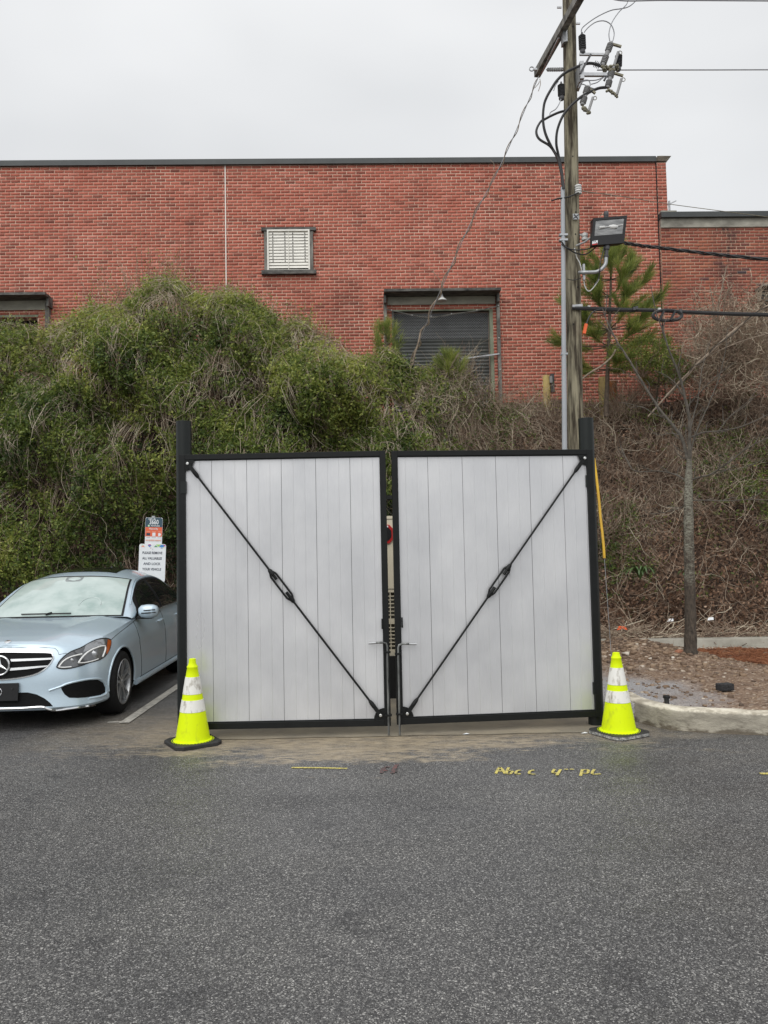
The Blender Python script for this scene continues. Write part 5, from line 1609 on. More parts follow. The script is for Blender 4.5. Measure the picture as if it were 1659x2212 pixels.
# top sheet from the upper edge to the centre line
NV = 12
tops = []
for i in range(NS):
    e = rows_[i][-1]
    col = []
    dz = e.z - zc(e.y)
    for k in range(1, NV + 1):
        v = 1 - k / NV
        x = e.x * v
        z = zc(e.y) + dz * (v ** 3.2)
        s_ = float(np.clip((e.y - .16) / .35, 0, 1)) * float(np.clip((1.5 - e.y) / .3, 0, 1))
        z += .014 * s_ * math.exp(-((x - (.40 + .12 * e.y)) / .10) ** 2)
        col.append(Vector((x, e.y, z)))
    tops.append(col)
grid = [rows_[i] + tops[i] for i in range(NS)]
NC = len(grid[0])
bm = bmesh.new()
def put(sign):
    return [[bm.verts.new((sign * p.x, p.y, p.z)) for p in col] for col in grid]
for sign in (1, -1):
    vv = put(sign)
    for i in range(NS - 1):
        for j in range(NC - 1):
            q = [vv[i][j], vv[i + 1][j], vv[i + 1][j + 1], vv[i][j + 1]]
            bm.faces.new(q if sign > 0 else q[::-1])
    # flat underside
    bot = [bm.verts.new((0, grid[i][0].y, grid[i][0].z)) for i in range(NS)]
    for i in range(NS - 1):
        q = [vv[i][0], bot[i], bot[i + 1], vv[i + 1][0]]
        bm.faces.new(q if sign > 0 else q[::-1])
bmesh.ops.remove_doubles(bm, verts=bm.verts, dist=.0008)
bmesh.ops.dissolve_degenerate(bm, edges=bm.edges, dist=.0005)
bmesh.ops.recalc_face_normals(bm, faces=bm.faces)
hull_me = bpy.data.meshes.new('body')
bm.to_mesh(hull_me); 
HULL = BVHTree.FromBMesh(bm)
bm.free()
hull_o = bpy.data.objects.new('body', hull_me)
COL.objects.link(hull_o)
# wheel arches cut out
AX = (.84, 3.71)
cutter = MB()
for ya in AX:
    for s_ in (1, -1):
        cutter.lathe((s_ * .60, ya, .335), (s_ * 1.1, ya, .335), [(0, .354), (1, .354)], 40)
co = cutter.build('cutter', M['plastic'], None)
md = hull_o.modifiers.new('b', 'BOOLEAN'); md.operation = 'DIFFERENCE'; md.object = co; md.solver = 'EXACT'
dg = bpy.context.evaluated_depsgraph_get()
me2 = bpy.data.meshes.new_from_object(hull_o.evaluated_get(dg))
bpy.data.objects.remove(hull_o); bpy.data.objects.remove(co)
me2.name = 'body'
me2.materials.clear()
me2.materials.append(M['paint']); me2.materials.append(M['grillevoid'])
for p in me2.polygons:
    c = p.center
    p.use_smooth = True
    r_ = min(math.hypot(c.y - ya, c.z - .335) for ya in AX)
    if c.z < .24 and abs(p.normal.z) > .9 and c.z < .3: p.material_index = 1
    elif r_ < .358 and (abs(p.normal.x) < .05 or abs(abs(c.x) - .60) < .004): p.material_index = 1
me2.set_sharp_from_angle(angle=math.radians(38))
body = bpy.data.objects.new('body', me2)
COL.objects.link(body)
body.parent = car

# cabin: edge line (pillar, roof rail, rear pillar) and centre line
EDG = [(.79, 1.36, .965), (.735, 1.66, 1.13), (.675, 1.98, 1.285), (.635, 2.25, 1.36), (.615, 2.7, 1.392), (.62, 3.15, 1.372), (.645, 3.55, 1.275), (.685, 3.95, 1.14), (.725, 4.28, 1.05)]
CEN = [(0, 1.17, .985), (0, 1.50, 1.155), (0, 1.80, 1.312), (0, 2.10, 1.436), (0, 2.65, 1.508), (0, 3.15, 1.478), (0, 3.55, 1.345), (0, 3.95, 1.195), (0, 4.30, 1.085)]
BEL = [(.845, 1.30, .935), (.862, 1.66, .955), (.866, 2.0, .965), (.868, 2.3, .972), (.868, 2.75, .985), (.866, 3.2, 1.0), (.856, 3.6, 1.015), (.84, 3.98, 1.03), (.815, 4.3, 1.04)]
Eg, Cg, Bg = smooth_pts(EDG, 8), smooth_pts(CEN, 8), smooth_pts(BEL, 8)
NU = len(Eg)
def top_pt(u, v, off=0.0):                         # u along the car 0..1, v across -1..1
    def at(u):
        f_ = min(max(u, 0), 1) * (NU - 1); i = min(int(f_), NU - 2); k = f_ - i
        e = Eg[i].lerp(Eg[i + 1], k); c = Cg[i].lerp(Cg[i + 1], k)
        w = abs(v)
        return Vector((e.x * v, c.y + (e.y - c.y) * w ** 2, c.z + (e.z - c.z) * w ** 2.6))
    p = at(u)
    if off:
        a = at(u + .01) - at(u - .01)
        e2 = .02
        vv_ = v
        def av(v2):
            nonlocal v
            o_ = v; v = v2; r = at(u); v = o_
            return r
        b = av(v + e2) - av(v - e2)
        n = a.cross(b).normalized()
        if n.z < 0: n = -n
        p += n * off
    return p
def side_pt(u, w, off=0.0, s_=1):                  # w 0 at the belt, 1 at the roof rail
    f_ = min(max(u, 0), 1) * (NU - 1); i = min(int(f_), NU - 2); k = f_ - i
    e = Eg[i].lerp(Eg[i + 1], k); b = Bg[i].lerp(Bg[i + 1], k)
    p = b.lerp(e, w)
    p.x += .035 * math.sin(PI * w) * .9 + off
    p.z += off * .3
    p.x *= s_
    return p
gm = MB()
NVg = 20
for s_ in (1, -1):
    pass
vs_ = [top_pt(i / (NU - 1), -1 + 2 * j / NVg) for i in range(NU) for j in range(NVg + 1)]
gm.add(vs_, [(i * (NVg + 1) + j, i * (NVg + 1) + j + 1, (i + 1) * (NVg + 1) + j + 1, (i + 1) * (NVg + 1) + j) for i in range(NU - 1) for j in range(NVg)])
for s_ in (1, -1):
    vs_ = [side_pt(i / (NU - 1), j / 8, 0, s_) for i in range(NU) for j in range(9)]
    gm.add(vs_, [(i * 9 + j, i * 9 + j + 1, (i + 1) * 9 + j + 1, (i + 1) * 9 + j) for i in range(NU - 1) for j in range(8)])
roof = gm.build('roof', M['paint'], car, local=True, smooth=True, ang=60)
roof['label'] = 'silver-blue roof shell with dark sunroof panel'
def patch(fn, us, vs2, name, material, parent=car):
    b = MB()
    nu, nv = len(us), len(vs2)
    b.add([fn(u, v) for u in us for v in vs2], [(i * nv + j, i * nv + j + 1, (i + 1) * nv + j + 1, (i + 1) * nv + j) for i in range(nu - 1) for j in range(nv - 1)])
    return b.build(name, material, parent, local=True, smooth=True)
lin = lambda a, b, n: [a + (b - a) * k / n for k in range(n + 1)]
# u of the windscreen foot, head
patch(lambda u, v: top_pt(u, v, .004), lin(.005, .352, 14), lin(-.955, .955, 24), 'windscreen_seal', M['plastic'])
ws = patch(lambda u, v: top_pt(u, v * (.925 + .0 * u), .008), lin(.013, .336, 14), lin(-1, 1, 24), 'windscreen', M['mist'])
ws['label'] = 'misted pale green windscreen'
mh = MB()
mh_pts = [(.332, -.155), (.300, -.15), (.285, -.12), (.283, .0), (.285, .12), (.300, .15), (.332, .155)]
mh.add([top_pt(u, v, .0095) for u, v in mh_pts], [tuple(range(len(mh_pts)))])
mh.build('mirror_housing', mat('mirror_behind_mist', (0.22, 0.25, 0.25), .3, 0, .1, 9, None, None, 0, 1, 1.0), ws, local=True)
tr_ = MB(); tr_.add([top_pt(.292, -.03, .0105), top_pt(.292, .05, .0105), top_pt(.318, .012, .0105)], [(0, 1, 2)]); tr_.build('sensor_window', M['mist'], ws, local=True)
sw = [top_pt(.085 + .055 * math.sin(a), .47 + .15 * math.cos(a), .0085) for a in [PI * k / 14 for k in range(15)]]
MB().tube(sw, .006, 5).build('steering_wheel', mat('wheel_behind_mist', (0.46, 0.54, 0.52), .35, 0, .1, 9, None, None, 0, 1, 1.0), ws, local=True)
patch(lambda u, v: top_pt(u, v, .004), lin(.41, .60, 8), lin(-.62, .62, 12), 'sunroof', M['glassdark'])
patch(lambda u, v: top_pt(u, v, .004), lin(.72, .965, 10), lin(-.86, .86, 16), 'rear_window', M['glassdark'])
an = top_pt(.66, 0, 0)
MB().bar(an, an + Vector((0, .06, .045)), .03, .02, (1, 0, 0)).build('roof_aerial', M['paint'], car, local=True)
for s_ in (1, -1):
    def strip(uvs, name, material, off, parent=car):
        b = MB()
        n = len(uvs)
        vs_ = []
        for (u, w0_, w1_) in uvs:
            for k in range(5):
                vs_.append(side_pt(u, w0_ + (w1_ - w0_) * k / 4, off, s_))
        b.add(vs_, [(i * 5 + k, i * 5 + k + 1, (i + 1) * 5 + k + 1, (i + 1) * 5 + k) for i in range(n - 1) for k in range(4)])
        return b.build(name, material, parent, local=True, smooth=True)
    strip([(u, .03, min(.93, .2 + (u - .06) * 9)) for u in lin(.06, .90, 34)] , 'window_surround', M['plastic'], .004)
    strip([(u, .05, min(.87, .16 + (u - .085) * 7)) for u in lin(.085, .435, 16)], 'front_side_window', M['glassdark'], .008)
    strip([(u, .05, .87) for u in lin(.462, .735, 10)], 'rear_side_window', M['glassdark'], .008)
    strip([(u, .05, max(.08, .87 - (u - .75) * 6.0)) for u in lin(.75, .87, 6)], 'quarter_window', M['glassdark'], .008)
    MB().tube([side_pt(u, .02, .008, s_) for u in lin(.10, .92, 24)], .007, 6).build('chrome_strip', M['chrome'], car, local=True, smooth=True)
    MB().tube([side_pt(.455, w, .006, s_) for w in lin(.02, .9, 8)], .010, 6).build('door_pillar_trim', M['plastic'], car, local=True, smooth=True)
    MB().tube([side_pt(u, .955, .006, s_) for u in lin(.10, .88, 24)], .006, 6).build('roof_gutter', M['paint'], car, local=True, smooth=True)

# ---- features laid onto the hull
def hull_side(y, z, s_=1, off=.002):
    h = HULL.ray_cast(Vector((s_ * 2, y, z)), Vector((-s_, 0, 0)))
    p = h[0] if h[0] is not None else Vector((s_ * .92, y, z))
    n = h[1] if h[0] is not None else Vector((s_, 0, 0))
    if n.x * s_ < 0: n = -n
    return p + n * off
EYL = CARI @ Vector((0, 0, EYE))
def hull_px(cx_, cy_, off=.003):
    """where the line of sight through a point of the car's front (picture scale 4.167) meets the hull"""
    x, y = cx_ / 4.1667, 1214.4 + cy_ / 4.1667
    d = (CARI.to_3x3() @ ray(x, y)).normalized()
    h = HULL.ray_cast(EYL, d)
    if h[0] is None:
        return None
    n = h[1]
    if n.dot(d) > 0: n = -n
    return h[0] + n * off
def inside(pt, poly):
    x, y = pt; r = False
    for i in range(len(poly)):
        (x0, y0), (x1, y1) = poly[i], poly[i - 1]
        if (y0 > y) != (y1 > y) and x < (x1 - x0) * (y - y0) / (y1 - y0) + x0:
            r = not r
    return r
def px_patch(poly, name, material, off=.003, parent=car, both=True, step=22, sym=False, label=None, thick=0.0):
    pts = [Vector(p) for p in poly]
    dense = []
    for i in range(len(pts)):
        a, b = pts[i], pts[(i + 1) % len(pts)]
        n = max(1, int((b - a).length / step))
        dense += [a.lerp(b, k / n) for k in range(n)]
    xs2 = [p.x for p in pts]; ys2 = [p.y for p in pts]
    inner = []
    x = min(xs2) + step / 2
    while x < max(xs2):
        y = min(ys2) + step / 2
        while y < max(ys2):
            if inside((x, y), poly) and min((Vector((x, y)) - q).length for q in dense) > step * .45:
                inner.append(Vector((x, y)))
            y += step
        x += step
    nd_ = len(dense)
    v2, _, f2, *_r = delaunay_2d_cdt(dense + inner, [(i, (i + 1) % nd_) for i in range(nd_)], [], 1, 1e-4)
    loc = []
    for p in v2:
        q = hull_px(p.x, p.y, off)
        loc.append(q)
    good = [f for f in f2 if all(loc[i] is not None for i in f)]
    loc = [q if q is not None else Vector((0, 0, 0)) for q in loc]
    out = []
    for s_ in ((1, -1) if both else (1,)):
        b = MB().add([(s_ * max(q.x, 0 if sym else -9), q.y, q.z) for q in loc], good)
        o = b.build(name, material, parent if not isinstance(parent, dict) else parent[s_], local=True, smooth=True)
        if label: o['label'] = label
        out.append(o)
    return out
def px_tube(pts, r, name, material, off=.004, parent=car, both=True, n=6, closed=False, fine=4):
    d2 = smooth_pts([(x, y, 0) for x, y in pts] + ([(pts[0][0], pts[0][1], 0)] if closed else []), fine)
    L_ = [hull_px(p.x, p.y, off) for p in d2]
    L_ = [q for q in L_ if q is not None]
    if closed: L_ = L_[:-1]
    for s_ in ((1, -1) if both else (1,)):
        MB().tube([(s_ * q.x, q.y, q.z) for q in L_], r, n, closed=closed).build(name, material, parent if not isinstance(parent, dict) else parent[s_], local=True, smooth=True)
X0 = -12                                              # the car's centre line in that picture scale
# grille
M['satin'] = mat('satin_silver_bar', (0.50, 0.51, 0.52), 0.32, 0.6, 0.03, 20)
gp_ = [(X0, 812), (440, 818), (468, 836), (476, 868), (440, 925), (385, 972), (300, 1012), (150, 1042), (X0, 1056)]
px_patch(gp_, 'grille', M['grillevoid'], .003, sym=True)
px_tube([(X0, 812), (200, 813), (440, 818), (470, 836), (478, 868), (441, 927), (386, 975), (300, 1016), (150, 1046), (X0, 1060)], .009, 'grille_surround', M['chrome'], .004)
px_patch([(98, 876), (470, 864), (464, 880), (300, 890), (106, 898)], 'grille_bar', M['satin'], .016)
px_patch([(100, 955), (436, 930), (418, 944), (240, 966), (94, 978)], 'grille_bar', M['satin'], .016)
sc_ = hull_px(X0, 935, .03); sc_.x = 0
em = MB().tube([sc_ + Vector((.088 * math.cos(a), 0, .088 * math.sin(a))) for a in [2 * PI * k / 32 for k in range(32)]], .0095, 8, closed=True).build('grille_emblem', M['chrome'], car, local=True, smooth=True)
MB().lathe(sc_ + Vector((0, .012, 0)), sc_ + Vector((0, .004, 0)), [(0, .082), (1, .082)], 28).build('emblem_disc', M['plastic'], em, local=True)
sa = MB()
for k in range(3):
    a = PI / 2 + k * 2 * PI / 3
    t_, l_, r_ = [sc_ + Vector((rr_ * math.cos(b), yy, rr_ * math.sin(b))) for rr_, b, yy in ((.086, a, -.004), (.018, a + PI / 3, -.004), (.018, a - PI / 3, -.004))]
    c_ = sc_ + Vector((0, -.012, 0))
    sa.add([c_, l_, t_, r_], [(0, 1, 2), (0, 2, 3)])
sa.build('emblem_star', M['chrome'], em, local=True)
# bonnet badge
bp = hull_px(78, 722, .004)
if bp:
    bp.x = 0
    MB().lathe(bp + Vector((0, .002, -.003)), bp + Vector((0, -.002, .006)), [(0, .03), (.8, .03), (1, .026)], 18).build('bonnet_badge', M['chrome'], car, local=True, smooth=True)
# lamps
hl_poly = [(508, 945), (530, 900), (575, 850), (640, 805), (720, 774), (790, 736), (860, 701), (930, 685), (975, 690), (997, 705), (995, 745), (977, 800), (940, 850), (880, 884), (800, 905), (720, 934), (640, 954), (575, 961), (530, 956)]
hls = px_patch(hl_poly, 'headlight', M['lampdark'], .004, step=18)
HP = {1: hls[0], -1: hls[1]}
px_tube(hl_poly, .005, 'headlight_rim', M['plastic'], .004, HP, closed=True, fine=2)
px_tube([(528, 945), (560, 902), (600, 872), (650, 850), (735, 828)], .0075, 'light_guide', M['lampwhite'], .008, HP)
px_tube([(528, 945), (575, 948), (640, 942)], .006, 'light_guide', M['lampwhite'], .008, HP)
px_tube([(704, 908), (722, 880), (750, 845), (800, 803), (865, 772), (925, 755), (943, 765), (940, 800), (918, 855)], .0085, 'light_guide', M['lampwhite'], .008, HP)
px_tube([(704, 908), (760, 905), (830, 890), (880, 872)], .006, 'light_guide', M['lampwhite'], .008, HP)
for (x, y, r) in ((645, 885, .022), (840, 832, .040)):
    q = hull_px(x, y, .0)
    for s_ in (1, -1):
        c = Vector((s_ * q.x, q.y, q.z))
        MB().ball(c, r, 14, 0, (1, .35, 1)).build('projector_lens', M['lens'], HP[s_], local=True, smooth=True)
px_patch([(965, 698), (996, 706), (993, 745), (975, 800), (955, 832), (950, 800), (958, 750)], 'amber_reflector', M['amber'], .008, HP, step=14)
px_patch([(770, 750), (860, 708), (935, 694), (945, 740), (860, 762), (800, 790), (745, 815)], 'turn_signal_strip', M['lens'], .0065, HP, step=16)
# intakes, splitter, plate
px_patch([(548, 1125), (600, 1102), (700, 1078), (800, 1060), (880, 1058), (925, 1085), (945, 1130), (945, 1170), (900, 1195), (800, 1214), (700, 1222), (622, 1220), (582, 1190), (556, 1150)], 'side_intake', M['grillevoid'], .003)
px_tube([(440, 1155), (548, 1118), (600, 1095), (700, 1070), (800, 1052), (885, 1050), (935, 1080), (956, 1130), (954, 1180), (905, 1206), (800, 1226)], .010, 'intake_lip', M['paint'], .002)
px_patch([(X0, 1175), (250, 1172), (330, 1190), (400, 1225), (450, 1265), (478, 1298), (370, 1298), (X0, 1306)], 'lower_intake', M['grillevoid'], .003, sym=True)
px_tube([(X0, 1320), (200, 1314), (370, 1303), (430, 1318), (500, 1329), (600, 1318), (700, 1304), (800, 1290), (860, 1280), (912, 1272)], .012, 'front_lip', M['chrome'], .003)
gm2 = MB()
for k in range(9):
    for (y0, y1, xa, xb) in ((1072, 1215, 600 + k * 36, 600 + k * 36 + 30),):
        a, b = hull_px(xa, y1 - 8, .0045), hull_px(xb, y0 + 10, .0045)
        if a and b: gm2.bar(a, b, .003, .003)
pc_ = hull_px(X0, 1168, .02); pc_.x = 0
pc_.y -= .004
pb_ = MB().box(pc_, (.37, .016, .165), Matrix.Rotation(math.radians(-6), 3, 'X')).build('plate_holder', M['plastic'], car, local=True, bevel=.004)
pe = pc_ + Vector((0, -.012, .004))
MB().tube([pe + Vector((.036 * math.cos(a), 0, .036 * math.sin(a))) for a in [2 * PI * k / 24 for k in range(24)]], .0032, 6, closed=True).build('plate_emblem', M['chrome'], pb_, local=True, smooth=True)
pa_ = MB()
for k in range(3):
    a = PI / 2 + k * 2 * PI / 3
    pa_.bar(pe, pe + Vector((.035 * math.cos(a), 0, .035 * math.sin(a))), .006, .003, (0, 1, 0))
pa_.build('plate_emblem_star', M['chrome'], pb_, local=True)
for x in (-.13, .13):
    MB().lathe(pc_ + Vector((x, -.006, .03)), pc_ + Vector((x, -.014, .031)), [(0, .009), (1, .007)], 8).build('plate_screw', M['black'], pb_, local=True)
# panel gaps
def seam(pts, name='panel_gap', r=.0035, both=True):
    for s_ in ((1, -1) if both else (1,)):
        MB().tube([(s_ * q.x, q.y, q.z) for q in pts], r, 5).build(name, M['black'], car, local=True)
def top_seam(xy, r=.0035):
    out = []
    for x, y in xy:
        h = HULL.ray_cast(Vector((x, y, 2)), Vector((0, 0, -1)))
        if h[0]: out.append(h[0] + Vector((0, 0, .0005)))
    return out
hs_ = [hull_px(x, y, .0005) for x, y in ((998, 700), (1040, 662), (1090, 622), (1150, 575), (1200, 535), (1228, 512))]
hs_ = [q for q in hs_ if q]
seam(hs_)
hs2 = [hull_px(x, y, .0005) for x, y in ((X0, 768), (200, 768), (400, 768), (495, 775), (520, 800), (530, 832), (600, 818))]
seam([q for q in hs2 if q], r=.0025)
seam([hull_side(1.45 + .05 * math.sin(k), z, 1, .0005) for k, z in enumerate(lin(.30, .90, 10))][:0] or [hull_side(1.40 + (.9 - z) * .12, z, 1, .0005) for z in lin(.28, .90, 10)])
seam([hull_side(2.56 + (.95 - z) * .02, z, 1, .0005) for z in lin(.28, .95, 10)])
seam([hull_side(3.42 - max(0, z - .5) * -.3 - .10, z, 1, .0005) for z in lin(.75, .98, 8)])
seam([hull_side(y, .285 + .01 * (y - 1.4), 1, .0005) for y in lin(1.42, 3.25, 14)])
for s_ in (1, -1):
    MB().tube([hull_side(y, .255 + .008 * (y - 1.25), s_, .012) for y in lin(1.24, 3.30, 18)], .030, 8).build('side_skirt', M['paint'], car, local=True, smooth=True)
    for yh in (2.38, 3.32):
        c = hull_side(yh, .835 + .012 * (yh - 2.4), s_, .012)
        MB().tube(smooth_pts([c + Vector((-.02 * s_, -.10, 0)), c + Vector((.012 * s_, -.06, 0)), c + Vector((.018 * s_, 0, .004)), c + Vector((.012 * s_, .06, .006)), c + Vector((-.02 * s_, .10, .006))]), .012, 8).build('door_handle', M['paint'], car, local=True, smooth=True)
    for ya in AX:
        arc = []
        for k in range(25):
            a = math.radians(-8 + 196 * k / 24)
            y, z = ya + .358 * math.cos(a), .335 + .358 * math.sin(a)
            if z > .21: arc.append(hull_side(y, z, s_, .0))
        MB().tube(arc, .011, 7).build('arch_lip', M['paint'], car, local=True, smooth=True)
    # mirror
    mb_ = Vector((s_ * .865, 1.56, .965))
    mm = MB()
    prof = [(0, .045, .045), (.03, .078, .072), (.09, .09, .08), (.16, .085, .078), (.205, .06, .06), (.225, .025, .03)]
    vs_ = []
    for (dx, ry, rz_) in prof:
        for j in range(14):
            a = 2 * PI * j / 14
            vs_.append(mb_ + Vector((s_ * (.015 + dx), -.02 + ry * math.copysign(abs(math.cos(a)) ** .8, math.cos(a)) - .02 * dx / .2, .045 + rz_ * math.copysign(abs(math.sin(a)) ** .7, math.sin(a)))))
    mm.add(vs_, [(i * 14 + j, i * 14 + (j + 1) % 14, (i + 1) * 14 + (j + 1) % 14, (i + 1) * 14 + j) for i in range(5) for j in range(14)] + [tuple(range(14)), tuple(70 + j for j in range(14))])
    mir = mm.build('side_mirror', M['paint'], car, local=True, smooth=True, ang=50)
    MB().box(mb_ + Vector((s_ * .05, -.01, -.028)), (.24, .09, .026)).build('mirror_base', M['plastic'], mir, local=True, bevel=.006)
    MB().tube([mb_ + Vector((s_ * .09, -.116, .058)), mb_ + Vector((s_ * .16, -.119, .062)), mb_ + Vector((s_ * .215, -.100, .064))], .007, 5).build('mirror_indicator', M['plastic'], mir, local=True)
    MB().tube([mb_ + Vector((s_ * .06, -.106, .028)), mb_ + Vector((s_ * .12, -.122, .030)), mb_ + Vector((s_ * .16, -.119, .032)), mb_ + Vector((s_ * .22, -.098, .034))], .007, 5).build('mirror_indicator', M['plastic'], mir, local=True)
# wiper, cowl
patch(lambda u, v: top_pt(0, v, .0) + Vector((0, -.005 - u, .008 - u * .12)), lin(0, .016, 2), lin(-.93, .93, 16), 'cowl', M['plastic'])
MB().tube([top_pt(.028, v, .018) for v in lin(-.42, .28, 10)], .007, 6).build('wiper', M['plastic'], car, local=True)
MB().bar(top_pt(.02, -.06, .02), top_pt(.032, .02, .024), .02, .02).build('wiper_arm', M['plastic'], car, local=True)
# wheels
def wheel(ya, s_):
    c = Vector((s_ * .795, ya, .327))
    w = MB()
    prof = [(-.118, .235), (-.122, .285), (-.105, .314), (-.08, .325), (-.03, .3275), (.03, .3275), (.08, .325), (.105, .314), (.122, .285), (.118, .235)]
    L_ = [((x + .122) / .244, r) for x, r in prof]
    n = 44
    vs_ = []
    for x, r in prof:
        for j in range(n):
            a = 2 * PI * j / n
            vs_.append(c + Vector((s_ * x, r * math.cos(a), r * math.sin(a))))
    w.add(vs_, [(i * n + j, i * n + (j + 1) % n, (i + 1) * n + (j + 1) % n, (i + 1) * n + j) for i in range(len(prof) - 1) for j in range(n)])
    wh = w.build('wheel', M['tyre'], car, local=True, smooth=True)
    b = MB()
    prof = [(.118, .236), (.124, .232), (.118, .222), (.09, .216), (-.05, .205)]
    vs_ = []
    for x, r in prof:
        for j in range(n):
            a = 2 * PI * j / n
            vs_.append(c + Vector((s_ * x, r * math.cos(a), r * math.sin(a))))
    b.add(vs_, [(i * n + j, i * n + (j + 1) % n, (i + 1) * n + (j + 1) % n, (i + 1) * n + j) for i in range(len(prof) - 1) for j in range(n)])
    b.build('rim_barrel', M['rim'], wh, local=True, smooth=True)
    d = MB(); d.lathe(c + Vector((s_ * -.05, 0, 0)), c + Vector((s_ * -.03, 0, 0)), [(0, .20), (1, .20)], 30); d.build('brake_disc', M['rimdark'], wh, local=True)
    for k in range(5):
        sp_ = MB()
        a = 2 * PI * k / 5 + .3
        for q in (-1, 1):
            a0, a1 = a + q * .32, a + q * .20
            def pt(r, an, x): return c + Vector((s_ * x, r * math.cos(an), r * math.sin(an)))
            i0, i1 = pt(.045, a + q * .55, .095), pt(.045, a + q * .02, .100)
            o0, o1 = pt(.224, a + q * .26, .116), pt(.224, a + q * .13, .116)
            dn = Vector((-s_ * .03, 0, 0))
            sp_.add([i0, i1, o1, o0, i0 + dn, i1 + dn, o1 + dn, o0 + dn], [(0, 1, 2, 3), (4, 5, 6, 7), (0, 1, 5, 4), (1, 2, 6, 5), (2, 3, 7, 6), (3, 0, 4, 7)])
        sp_.build('spoke', M['rim'], wh, local=True)
    h = MB(); h.lathe(c + Vector((s_ * .07, 0, 0)), c + Vector((s_ * .108, 0, 0)), [(0, .06), (.7, .055), (.9, .034), (1, .03)], 20); h.build('hub_cap', M['rim'], wh, local=True, smooth=True)
for ya in AX:
    for s_ in (1, -1):
        wheel(ya, s_)
# a second, white car of the same shape whose tail just shows at the picture's left edge
def tree_copy(o, parent):
    c = o.copy(); COL.objects.link(c); c.parent = parent
    if c.type == 'MESH':
        for sl in c.material_slots:
            if sl.material == M['paint']:
                sl.link = 'OBJECT'; sl.material = M['paintwhite']
    for ch in o.children:
        tree_copy(ch, c)
    return c
car2 = car.copy(); COL.objects.link(car2)
for ch in list(car.children):
    tree_copy(ch, car2)
car2.location = (-6.86, 7.25, 0)
car2.rotation_euler = (0, 0, math.radians(0.5))
car2['label'] = 'white sedan left of the silver-blue one, only its tail edge showing'

# ================================================================== GROWTH ON THE BANK
def wobble(N, K, amp):
    a = RNG.normal(size=(N, K, 3)) * amp
    return np.cumsum(a, 1)
def env_n(X, t):
    e = 1e-2
    du = env(X + e, t) - env(X - e, t)
    dv = env(X, np.minimum(t + e, 1)) - env(X, np.maximum(t - e, 0))
    n = unit(np.cross(du, dv))
    n[n[..., 1] > 0] *= -1
    return n
def sprigs(X, t, depth, J, ll, tone0, spread=.16):
    """leafy shoots growing out of the surface: J leaves each"""
    N = len(X)
    p = env(X, t); n = env_n(X, t)
    p = p + n * depth[:, None]
    d = unit(n * .55 + RNG.normal(size=(N, 3)) * .55 + np.array([0, 0, -.05]))
    s_ = np.linspace(.0, 1, J)[None, :, None] * spread * RNG.uniform(.5, 1.4, (N, 1, 1))
    base = p[:, None] + d[:, None] * s_ + RNG.normal(size=(N, J, 3)) * .02
    axis = unit(d[:, None] * .5 + RNG.normal(size=(N, J, 3)) * .8)
    sd = unit(np.cross(axis, RNG.normal(size=(N, J, 3))))
    ln = RNG.uniform(ll * .6, ll * 1.35, (N, J))
    V, Q = leaves_np(base, axis, sd, ln, ln * RNG.uniform(.42, .62, (N, J)))
    tone = np.clip(tone0[:, None] + RNG.normal(size=(N, J)) * .14, 0, 1).ravel()
    return V, Q, tone
def crawlers(X, t, K, step, up, off, r0, jx=.7, wig=.5):
    """stems that crawl over the surface; up = mean direction along t"""
    N = len(X)
    hd = RNG.normal(size=N) * .9 + up
    cx_, ct = X.copy(), t.copy()
    pts = []
    ang = RNG.normal(size=N) * .8 + np.where(RNG.random(N) < .5, PI / 2, -PI / 2)
    o = off.copy()
    for k in range(K):
        q = env(cx_, ct)
        n = env_n(cx_, ct)
        pts.append(q + n * o[:, None])
        ang = ang + RNG.normal(size=N) * wig
        cx_ = cx_ + np.cos(ang) * step * jx
        ct = np.clip(ct + np.sin(ang) * step / 5.5 * up, -.02, 1.03)
        o = np.clip(o + RNG.normal(size=N) * .035, -.25, .32)
    pts = np.stack(pts, 1)
    # loose ends at the very top stick up
    r = r0[:, None] * np.linspace(1, .45, K)[None, :]
    return tubes_np(pts, r, 3)
class Acc:
    def __init__(s): s.V, s.Q, s.T, s.M, s.k = [], [], [], [], 0
    def add(s, V, Q, T, mi):
        Q = Q.reshape(-1, 4)
        s.V.append(V.reshape(-1, 3)); s.Q.append(Q + s.k); s.T.append(np.broadcast_to(T, (len(Q),)) if np.ndim(T) == 0 else T.ravel()); s.M.append(np.full(len(Q), mi)); s.k += len(s.V[-1])
    def build(s, name, mats, label, cat, kind='stuff', parent=None, smooth=False):
        o = np_mesh(name, np.concatenate(s.V), np.concatenate(s.Q), mats, np.concatenate(s.T), np.concatenate(s.M), parent, smooth)
        if label:
            tag(o, label, cat, None, kind)
        return o
def patch_noise(X, Z, s_=1.0, ph=0.0):
    return (np.sin(X * 1.3 * s_ + ph) * np.sin(Z * 1.7 * s_ + X * .5 + ph) + .6 * np.sin(X * 3.7 * s_ + Z * 2.1 + ph * 2) * np.sin(Z * 4.3 * s_ - X + ph) + .4 * np.sin(X * 8.1 + Z * 5 + ph) * np.sin(Z * 9.2 - X * 3)) / 1.4

